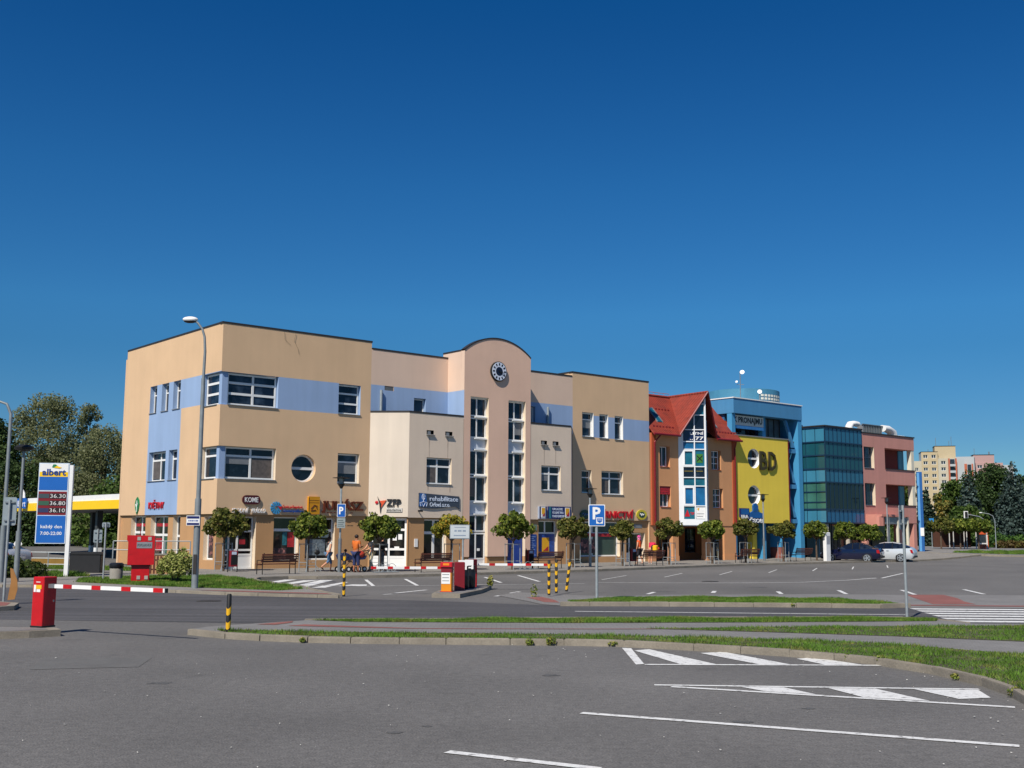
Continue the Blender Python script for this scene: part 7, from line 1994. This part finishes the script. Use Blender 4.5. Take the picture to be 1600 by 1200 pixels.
# ------------------------------------------------------------------ parked cars
def smooth_mesh(o, lv=1):
    md = o.modifiers.new('sub', 'SUBSURF'); md.levels = lv; md.render_levels = lv
def car(label, paint, x, y, rz, z, hatch):
    t = thing('parked_car', label, 'car', (x, y, z), rz)
    # stations from nose (x=+2.2) to tail: x, sill z, bonnet/belt z, roof z, half width belt, half width roof
    W_ = .86
    if hatch:
        st = [(2.18, .32, .52, .52, .55, .55), (2.12, .24, .66, .66, .74, .70), (1.85, .2, .78, .78, .83, .76), (1.2, .2, .90, .92, .86, .74), (.92, .2, .94, .98, .86, .70), (.28, .2, .95, 1.36, .86, .60), (-.1, .2, .95, 1.43, .86, .60), (-.7, .2, .96, 1.44, .86, .59), (-1.25, .2, .98, 1.34, .86, .57), (-1.95, .22, 1.02, 1.07, .84, .62), (-2.08, .28, .98, 1.0, .80, .66), (-2.2, .36, .80, .82, .72, .62), (-2.22, .42, .60, .62, .66, .6)]
        wi = (4, 5, 5, 8, 8, 9)
    else:
        st = [(2.18, .32, .50, .50, .55, .55), (2.12, .24, .62, .62, .74, .70), (1.85, .2, .76, .76, .83, .76), (1.2, .2, .88, .89, .86, .74), (.80, .2, .92, .95, .86, .70), (.15, .2, .93, 1.33, .86, .58), (-.25, .2, .93, 1.40, .86, .58), (-.75, .2, .94, 1.39, .86, .57), (-1.2, .2, .95, 1.27, .86, .56), (-1.62, .22, .97, 1.03, .85, .64), (-2.05, .26, .96, .98, .80, .68), (-2.17, .34, .82, .84, .74, .64), (-2.2, .4, .6, .62, .68, .6)]
        wi = (4, 5, 5, 8, 8, 9)
    secs = []
    for (X, zs, zb, zr, wb, wr) in st:
        h = [(0, zs), (wb * .86, zs), (wb * .97, zs + (zb - zs) * .25), (wb, zs + (zb - zs) * .62), (wb * .96, zb), (wr, zb + (zr - zb) * .93), (wr * .78, zr + .012), (0, zr + .03)]
        secs.append([(X, -a, b) for a, b in h] + [(X, a, b) for a, b in h[-2:0:-1]])
    nS = len(secs[0])
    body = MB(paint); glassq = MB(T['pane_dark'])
    allv = [v for s in secs for v in s]
    bf, gf = [], []
    for i in range(len(secs) - 1):
        for k in range(nS):
            f = (i * nS + k, i * nS + (k + 1) % nS, (i + 1) * nS + (k + 1) % nS, (i + 1) * nS + k)
            side = k in (4, 9)
            top = k in (5, 6, 7, 8)
            is_g = (side and 4 <= i < 9 and st[i][3] - st[i][2] + st[i + 1][3] - st[i + 1][2] > .12) or (top and (i == 4 or i == 8))
            (gf if is_g else bf).append(f)
    body.add(allv, bf + [tuple(range(nS - 1, -1, -1)), tuple((len(secs) - 1) * nS + k for k in range(nS))])
    b = body.build('body', t, smooth=True)
    glassq.add(allv, gf); gl_ = glassq.build('window_glass', t, smooth=True)
    q = MB(T['black'])     # pillars
    for i in (6, 7):
        for sg in (1, -1):
            X = st[i][0]; q.tube([(X, sg * st[i][4] * .965, st[i][2]), (X, sg * (st[i][5] + .012), st[i][3] - .02)], .028, 5)
    q.parts('window_pillar', t)
    for wx in (1.32, -1.28):
        for sg in (1, -1):
            ar = MB(T['black']).lathe([(.36, -.02), (.36, .05)], n=20).build('wheel_arch', t); ar.rotation_euler = (R(90), 0, 0); ar.location = (wx, sg * .825 + (.0), .32)
            w = MB(mat('tyre', '#18181a', .85)).lathe([(.27, -.1), (.31, -.09), (.315, 0), (.31, .09), (.27, .1)], n=22).build('wheel', t, smooth=True)
            w.rotation_euler = (R(90), 0, 0); w.location = (wx, sg * .79, .315)
            rm = MB(mat('alloy', '#b9bcc0', .3, .05, metal=.7)); zz = -.105 * 1 if sg > 0 else .105
            rm.lathe([(.05, min(0, zz)), (.06, max(0, zz))] if False else [(.06, zz - .006), (.055, zz + .006)], n=12)
            for k in range(5):
                a = k * 2 * math.pi / 5
                c_, s_ = math.cos(a), math.sin(a)
                rm.add([(c_ * .05 - s_ * .035, s_ * .05 + c_ * .035, zz), (c_ * .05 + s_ * .035, s_ * .05 - c_ * .035, zz), (c_ * .21 + s_ * .045, s_ * .21 - c_ * .045, zz), (c_ * .21 - s_ * .045, s_ * .21 + c_ * .045, zz)], [(0, 1, 2, 3)])
            n = 22
            for k in range(n):
                a, a2 = 2 * math.pi * k / n, 2 * math.pi * (k + 1) / n
                rm.add([(.2 * math.cos(a), .2 * math.sin(a), zz), (.2 * math.cos(a2), .2 * math.sin(a2), zz), (.245 * math.cos(a2), .245 * math.sin(a2), zz), (.245 * math.cos(a), .245 * math.sin(a), zz)], [(0, 1, 2, 3)])
            r_ = rm.build('rim', w)
    for sg in (1, -1):
        MB(mat('lamp_clear', '#c9d2d8', .15)).slab([(1.95, .56), (2.14, .54), (2.12, .66), (1.9, .70)], sg * .66 - .09, sg * .66 + .09).build('headlight', t)
        MB(mat('lamp_red', '#a5121a', .2)).slab([(-2.2, .66), (-1.98, .68), (-1.95, .90), (-2.12, .92)], sg * .70 - .10, sg * .70 + .12).build('tail_light', t)
        MB(paint).ell((.72, sg * .97, .98), (.10, .09, .07), 10, 6).build('wing_mirror', t, smooth=True)
        q = MB(T['black']);
        for X in (.55, -.45): q.box(X, X + .17, sg * .862 - .012, sg * .862 + .012, .80, .83)
        q.parts('door_handle', t)
    q = MB(T['black']); q.box(-2.235, -2.1, -.66, .66, .34, .46); q.box(2.08, 2.2, -.6, .6, .3, .42); q.parts('bumper', t)
    MB(T['white']).box(-2.242, -2.236, -.26, .26, .62, .73).build('number_plate', t)
    return t
mat('car_blue', '#10163a', .22, .03, coat=.8, metal=.3); mat('car_silver', '#cfd5da', .3, .03, coat=.8, metal=.15)
car('dark blue saloon parked in front of the glass office', T['car_blue'], 25.15, 83.6, R(90 + 60), .0, False)
car('silver hatchback parked behind the dark blue saloon', T['car_silver'], 28.2, 85.4, R(90 + 60), .0, True)
# distant dark car at the left edge
car('pale grey car half hidden by the left lamp posts', mat('car_grey', '#8b97a8', .3, .03, coat=.5), -26.3, 56.8, R(160), .0, True)

# ------------------------------------------------------------------ people
mat('skin', '#c98f70', .6, .05); mat('skin_tan', '#a96c4c', .6, .05)
def skin_obj(name, joints, edges, m, parent, lv=1):
    me = bpy.data.meshes.new(name); names = list(joints)
    me.from_pydata([joints[n][0] for n in names], [(names.index(a), names.index(b)) for a, b in edges], [])
    o = bpy.data.objects.new(name, me); col.objects.link(o); o.parent = parent
    md = o.modifiers.new('skin', 'SKIN'); md.use_smooth_shade = True
    for i, n in enumerate(names):
        r = joints[n][1]; r = r if isinstance(r, tuple) else (r, r)
        me.skin_vertices[0].data[i].radius = r
        me.skin_vertices[0].data[i].use_root = (i == 0)
    smooth_mesh(o, lv)
    me.materials.append(m)
    return o
def V3(*a): return Vector(a)
def person(label, x, y, rz, pose, skin='skin', z=.10, hair='#2a1a12', hair_len=0, shirt=None, sleeve=.5, trousers=None, tlen=1.0, shoe='#2a2422', h=1.72, build=1.0, dress=False):
    """local +Y is forward, +X the person's right; pose gives joints in metres for a 1.72 m figure"""
    t = thing('person', label, 'person', (x, y, z), rz)
    s = h / 1.72
    P = dict(pelvis=(0, 0, .92), waist=(0, .0, 1.08), chest=(0, .02, 1.30), neck=(0, .02, 1.46), head=(0, .04, 1.60))
    P.update(pose.get('body', {}))
    for sd, sx in (('L', -1), ('R', 1)):
        P['sh' + sd] = P.get('sh' + sd, (P['chest'][0] + sx * .17, P['chest'][1], P['chest'][2] + .09))
        P['hip' + sd] = P.get('hip' + sd, (P['pelvis'][0] + sx * .09, P['pelvis'][1], P['pelvis'][2] - .04))
        e, w_ = pose['arm' + sd]; P['el' + sd], P['wr' + sd] = e, w_
        k, a = pose['leg' + sd]; P['kn' + sd], P['an' + sd] = k, a
    P = {k: Vector(v) * s for k, v in P.items()}
    b = build * s
    J = {'pelvis': (P['pelvis'], (.135 * b, .10 * b)), 'waist': (P['waist'], (.115 * b, .085 * b)), 'chest': (P['chest'], (.15 * b, .10 * b)), 'neck': (P['neck'], .052 * s)}
    hd = P['head']; nk = P['neck']; ax = (hd - nk).normalized()
    J['jaw'] = (nk + ax * .07 * s + Vector((0, .02 * s, 0)), .06 * s); J['head'] = (hd + ax * .01, (.078 * s, .09 * s)); J['crown'] = (hd + ax * .09 * s, .062 * s)
    E_ = [('pelvis', 'waist'), ('waist', 'chest'), ('chest', 'neck'), ('neck', 'jaw'), ('jaw', 'head'), ('head', 'crown')]
    fwd = Vector((0, 1, 0))
    for sd, sx in (('L', -1), ('R', 1)):
        J['sh' + sd] = (P['sh' + sd], .058 * b); J['el' + sd] = (P['el' + sd], .042 * b); J['wr' + sd] = (P['wr' + sd], .027 * s)
        d = (P['wr' + sd] - P['el' + sd]).normalized(); side = Vector((sx, 0, 0)) - d * d.x * sx
        side = side.normalized() if side.length > .1 else Vector((0, 1, 0)); ax2 = d.cross(side).normalized()
        pm = P['wr' + sd] + d * .06 * s; J['palm' + sd] = (pm, (.032 * s, .018 * s))
        E_ += [('chest', 'sh' + sd), ('sh' + sd, 'el' + sd), ('el' + sd, 'wr' + sd), ('wr' + sd, 'palm' + sd)]
        for k, (of, ln) in enumerate(((-.024, .068), (-.008, .078), (.008, .074), (.024, .058))):
            a_ = 'f%d%s' % (k, sd); J[a_] = (pm + ax2 * of * s + d * .03 * s, .009 * s); J[a_ + 'a'] = (pm + ax2 * of * s + d * (.03 + ln * .5) * s, .0085 * s); J[a_ + 'b'] = (pm + ax2 * of * s + d * (.02 + ln) * s - side * .02 * s, .007 * s)
            E_ += [('palm' + sd, a_), (a_, a_ + 'a'), (a_ + 'a', a_ + 'b')]
        J['th' + sd] = (pm - ax2 * .035 * s - d * .01 * s, .010 * s); J['thb' + sd] = (pm - ax2 * .05 * s + d * .035 * s, .008 * s); E_ += [('palm' + sd, 'th' + sd), ('th' + sd, 'thb' + sd)]
        J['hip' + sd] = (P['hip' + sd], .088 * b); J['kn' + sd] = (P['kn' + sd], .056 * b); J['ca' + sd] = (P['kn' + sd].lerp(P['an' + sd], .35), .054 * b); J['an' + sd] = (P['an' + sd], .036 * s)
        tip_ = pose.get('toe' + sd, (0, .17, -.055)); J['to' + sd] = (P['an' + sd] + Vector(tip_) * s, (.04 * s, .025 * s))
        E_ += [('pelvis', 'hip' + sd), ('hip' + sd, 'kn' + sd), ('kn' + sd, 'ca' + sd), ('ca' + sd, 'an' + sd), ('an' + sd, 'to' + sd)]
    body = skin_obj('body', J, E_, T[skin], t)
    # face: nose, eyes, mouth, ears on the head
    f_ = Vector(pose.get('face', (0, 1, 0))).normalized(); r_ = f_.cross(ax).normalized(); c = hd
    q = MB(T[skin]); q.ell(tuple(c + f_ * .092 * s - ax * .012 * s), (.013 * s, .016 * s, .02 * s), 8, 6)
    for sg in (1, -1): q.ell(tuple(c + r_ * sg * .078 * s), (.012 * s, .018 * s, .03 * s), 8, 6)
    q.build('ear_and_nose', t, smooth=True)
    q = MB(mat('eye_dark', '#20140e', .4))
    for sg in (1, -1): q.ell(tuple(c + f_ * .083 * s + r_ * sg * .03 * s + ax * .012 * s), (.011 * s, .008 * s, .007 * s), 8, 6)
    q.build('eye', t); MB(mat('lip', '#9a4b40', .5)).ell(tuple(c + f_ * .082 * s - ax * .05 * s), (.022 * s, .01 * s, .006 * s), 8, 6).build('mouth', t)
    if hair:
        hm = mat('hair' + hair, hair, .6, .3, 30)
        q = MB(hm); q.ell(tuple(c + ax * .035 * s - f_ * .018 * s), (.095 * s, .10 * s, .088 * s), 14, 9, jit=.03)
        if hair_len: q.ell(tuple(c - f_ * .055 * s - ax * .05 * s), (.085 * s, .055 * s, hair_len * s), 12, 8, jit=.04)
        q.build('hair', t, smooth=True)
    g = .016 * s
    if shirt:
        sm_ = mat('cloth' + shirt, shirt, .85, .10, 12, bump=.5, bscale=18)
        JS = {'waist': (P['pelvis'].lerp(P['waist'], .25), (.15 * b, .118 * b)), 'w2': (P['waist'], (.132 * b, .105 * b)), 'chest': (P['chest'], (.165 * b, .118 * b)), 'col': (P['chest'].lerp(P['neck'], .62), .068 * s)}
        ES = [('waist', 'w2'), ('w2', 'chest'), ('chest', 'col')]
        for sd in 'LR':
            end = P['sh' + sd].lerp(P['el' + sd], min(1, sleeve)) if sleeve <= 1 else P['el' + sd].lerp(P['wr' + sd], sleeve - 1)
            JS['s' + sd] = (P['sh' + sd], .072 * b); ES += [('chest', 's' + sd)]
            if sleeve > 1: JS['m' + sd] = (P['el' + sd], .056 * b); ES += [('s' + sd, 'm' + sd)]
            if sleeve > .1: JS['e' + sd] = (end, .052 * b if sleeve < 1 else .042 * b); ES += [(('m' if sleeve > 1 else 's') + sd, 'e' + sd)]
        skin_obj('shirt', JS, ES, sm_, t)
    if trousers:
        tm_ = mat('cloth' + trousers, trousers, .85, .12, 10, bump=.5, bscale=16)
        JT = {'p': (P['pelvis'] + Vector((0, 0, .03 * s)), (.148 * b, .115 * b))}; ET = []
        for sd in 'LR':
            JT['h' + sd] = (P['hip' + sd], .102 * b); ET.append(('p', 'h' + sd))
            if tlen <= 1: JT['k' + sd] = (P['hip' + sd].lerp(P['kn' + sd], tlen), .078 * b); ET.append(('h' + sd, 'k' + sd))
            else: JT['k' + sd] = (P['kn' + sd], .072 * b); JT['a' + sd] = (P['kn' + sd].lerp(P['an' + sd], tlen - 1), .062 * b); ET += [('h' + sd, 'k' + sd), ('k' + sd, 'a' + sd)]
        skin_obj('trousers', JT, ET, tm_, t)
    for sd in 'LR':
        a = P['an' + sd]; tp = Vector(pose.get('toe' + sd, (0, .17, -.055))) * s
        skin_obj('shoe', {'a': (a + Vector((0, -.03, -.035)) * s, (.045 * s, .04 * s)), 'b': (a + tp * .55 + Vector((0, 0, -.012)) * s, (.046 * s, .034 * s)), 'c': (a + tp * 1.12, (.04 * s, .026 * s))}, [('a', 'b'), ('b', 'c')], mat('shoe' + shoe, shoe, .6), t)
    t['kind_note'] = 0
    del t['kind_note']
    return t
RW = ROT - math.pi / 2       # facing along the front, to the right
walk = dict(armL=((-.24, .06, 1.12), (-.22, .24, .98)), armR=((.24, -.06, 1.12), (.22, -.18, .90)), legL=((-.09, .20, .50), (-.08, .18, .08)), legR=((.09, -.05, .50), (.08, -.42, .26)), toeR=(0, .10, -.14))
person('woman in a white top and knee length jeans striding behind the lamp post', -8.85, 54.95, RW, walk, hair='#3a2018', hair_len=.09, shirt='#d8d2c6', sleeve=.35, trousers='#4a6a8c', tlen=1.35, shoe='#3a2a20', h=1.70, build=1.05)
hb_ = thing('handbag', 'small dark handbag held behind the woman in the white top', 'bag', (-9.15, 54.75, 1.0), RW)
MB(T['black']).ell((0, -.25, .03), (.07, .16, .12), 12, 8).tube([(0, -.35, .1), (0, -.25, .3), (0, -.12, .1)], .012, 5).build('bag_body', hb_, smooth=True)
stand_back = dict(armL=((-.24, .05, 1.12), (-.20, .27, 1.16)), armR=((.25, .0, 1.12), (.16, .28, 1.18)), legL=((-.10, .04, .48), (-.10, .0, .08)), legR=((.10, .06, .48), (.10, .08, .08)))
person('man in an orange shirt and blue jeans seen from behind beside the pram', -7.45, 54.4, ROT - R(70), stand_back, skin='skin_tan', hair='#20140f', shirt='#c8641e', sleeve=.55, trousers='#27325c', tlen=1.5, shoe='#5a2a20', h=1.80, build=1.16)
reach = dict(body=dict(chest=(0, .03, 1.30), neck=(0, .05, 1.45), head=(0, .08, 1.59)), armL=((-.22, .22, 1.12), (-.16, .46, 1.02)), armR=((.22, .22, 1.12), (.16, .46, 1.02)), legL=((-.09, .10, .50), (-.08, .10, .08)), legR=((.09, -.02, .50), (.08, -.16, .10)))
person('woman in cream top and cream trousers reaching out to push the pram', -7.0, 56.8, ROT + R(90), reach, hair='#3a2418', hair_len=.07, shirt='#dccbb0', sleeve=.3, trousers='#c9b894', tlen=1.9, shoe='#7a3a28', h=1.70, build=1.08)
old = dict(body=dict(head=(0, .07, 1.59)), armL=((-.25, .0, 1.12), (-.24, .08, .88)), armR=((.25, .0, 1.12), (.24, .08, .88)), legL=((-.10, .0, .48), (-.10, .0, .08)), legR=((.10, .02, .48), (.10, .06, .08)))
person('white haired man in a dark jacket and grey trousers standing at the white doors', -6.55, 57.3, ROT - R(100), old, hair='#d8d4cc', shirt='#26241f', sleeve=1.85, trousers='#5f6468', tlen=1.9, shoe='#1e1a18', h=1.76, build=1.18)
person('person in an orange shirt, dark shorts and a pink and white cap', 8.05, 71.0, ROT + R(20), dict(armL=((-.25, .02, 1.12), (-.24, .10, .88)), armR=((.26, .04, 1.12), (.27, .18, .92)), legL=((-.1, .10, .49), (-.1, .10, .08)), legR=((.1, -.04, .49), (.1, -.20, .10))), hair=None, shirt='#e2571a', sleeve=.5, trousers='#26222c', tlen=1.15, shoe='#8a7a70', h=1.76, build=1.2)
cp = thing('cap', 'pink and white cap worn by the person in the orange shirt', 'cap', (8.03, 71.02, .10 + 1.66), ROT)
q = MB(mat('cap_pink', '#c83a86', .7, .3, 14, c2='#e8dce4', c2scale=8)); q.ell((0, 0, .02), (.115, .125, .12), 14, 8); q.ell((0, -.02, -.12), (.105, .11, .09), 12, 6); q.build('cap_cloth', cp, smooth=True)
bend = dict(body=dict(pelvis=(0, 0, .90), waist=(0, .08, 1.04), chest=(0, .26, 1.18), neck=(0, .40, 1.22), head=(0, .52, 1.20)), armL=((-.24, .42, 1.0), (-.16, .56, .84)), armR=((.24, .42, 1.0), (.16, .56, .84)), legL=((-.1, .06, .48), (-.1, .0, .08)), legR=((.1, .0, .48), (.1, -.1, .08)), face=(0, .6, -.8))
person('person in a magenta top bending forward beside the orange house pillar', 8.75, 71.1, ROT - R(75), bend, hair='#3a1a16', shirt='#c8204a', sleeve=.6, trousers='#8a6a58', tlen=.95, shoe='#c0b8b0', h=1.74, build=1.15)
bp_ = thing('backpack', 'yellow backpack on the bending person', 'backpack', (9.0, 70.85, 1.02), ROT - R(75))
MB(mat('pack_yellow', '#e8b410', .6, .1, 8)).rbox(-.12, .16, -.14, .2, -.08, .26, .05).build('pack_body', bp_, smooth=True); MB(T['black']).ell((-.16, .0, .1), (.10, .14, .18), 10, 8).build('strap', bp_); MB(mat('pack_red', '#b5321a', .6)).ell((.2, .14, .06), (.06, .08, .08), 8, 6).build('pocket', bp_)

# double pram
pm = thing('pram', 'double pram with a navy and a red hood on small white hubbed wheels', 'pram', (-7.72, 55.15, .10), ROT)
nv = mat('pram_navy', '#1f2c55', .7, .15, 8); rd = mat('pram_red', '#a8321f', .7, .2, 8)
q = MB(nv); q.ell((-.42, 0, .72), (.30, .24, .20), 14, 9); q.slab([(-.72, .62), (-.2, .56), (-.05, .74), (-.25, .82), (-.66, .92), (-.8, .8)], -.22, .22); q.build('seat', pm, smooth=True)
q = MB(rd); q.ell((.42, 0, .80), (.28, .24, .22), 14, 9); q.build('hood', pm, smooth=True)
q = MB(nv); q.slab([(.12, .56), (.62, .60), (.72, .78), (.4, .74), (.1, .72)], -.2, .2); q.build('seat', pm)
q = MB(T['black'])
for y in (-.22, .22):
    q.tube([(-.62, y, .2), (-.1, y, .62), (.5, y, .2)], .018, 5); q.tube([(-.1, y, .62), (.55, y, .86), (.85, y, 1.02)], .018, 5); q.tube([(-.62, y, .2), (.5, y, .2)], .014, 5)
q.tube([(.85, -.22, 1.02), (.85, .22, 1.02)], .02, 6); q.build('pram_frame', pm)
for x_ in (-.68, -.36, .22, .54):
    for y in (-.26, .26):
        w = MB(T['black']).lathe([(.10, -.02), (.135, -.02), (.135, .02), (.10, .02)], n=16).build('wheel', pm); w.rotation_euler = (R(90), 0, 0); w.location = (x_, y, .135)
        MB(T['white']).lathe([(.07, -.024), (.07, .024)], n=10).build('hub', w)
ch = dict(body=dict(pelvis=(0, 0, .30), waist=(0, .0, .42), chest=(0, .0, .56), neck=(0, .01, .66), head=(0, .03, .77)), shL=(-.1, 0, .6), armL=((-.15, .08, .48), (-.12, .2, .44)), armR=((.15, .08, .48), (.12, .2, .44)), legL=((-.07, .22, .30), (-.07, .30, .12)), legR=((.07, .22, .30), (.07, .30, .12)))
t_ = person('small child in a blue top sitting in the navy half of the pram', -8.05, 55.0, RW, ch, z=.52, hair='#2a1a14', shirt='#2d3f86', sleeve=.4, trousers='#c98a6a', tlen=.5, h=1.3, build=.62)

# manhole-like drain and scattered tiny things are part of the ground; hide nothing, done
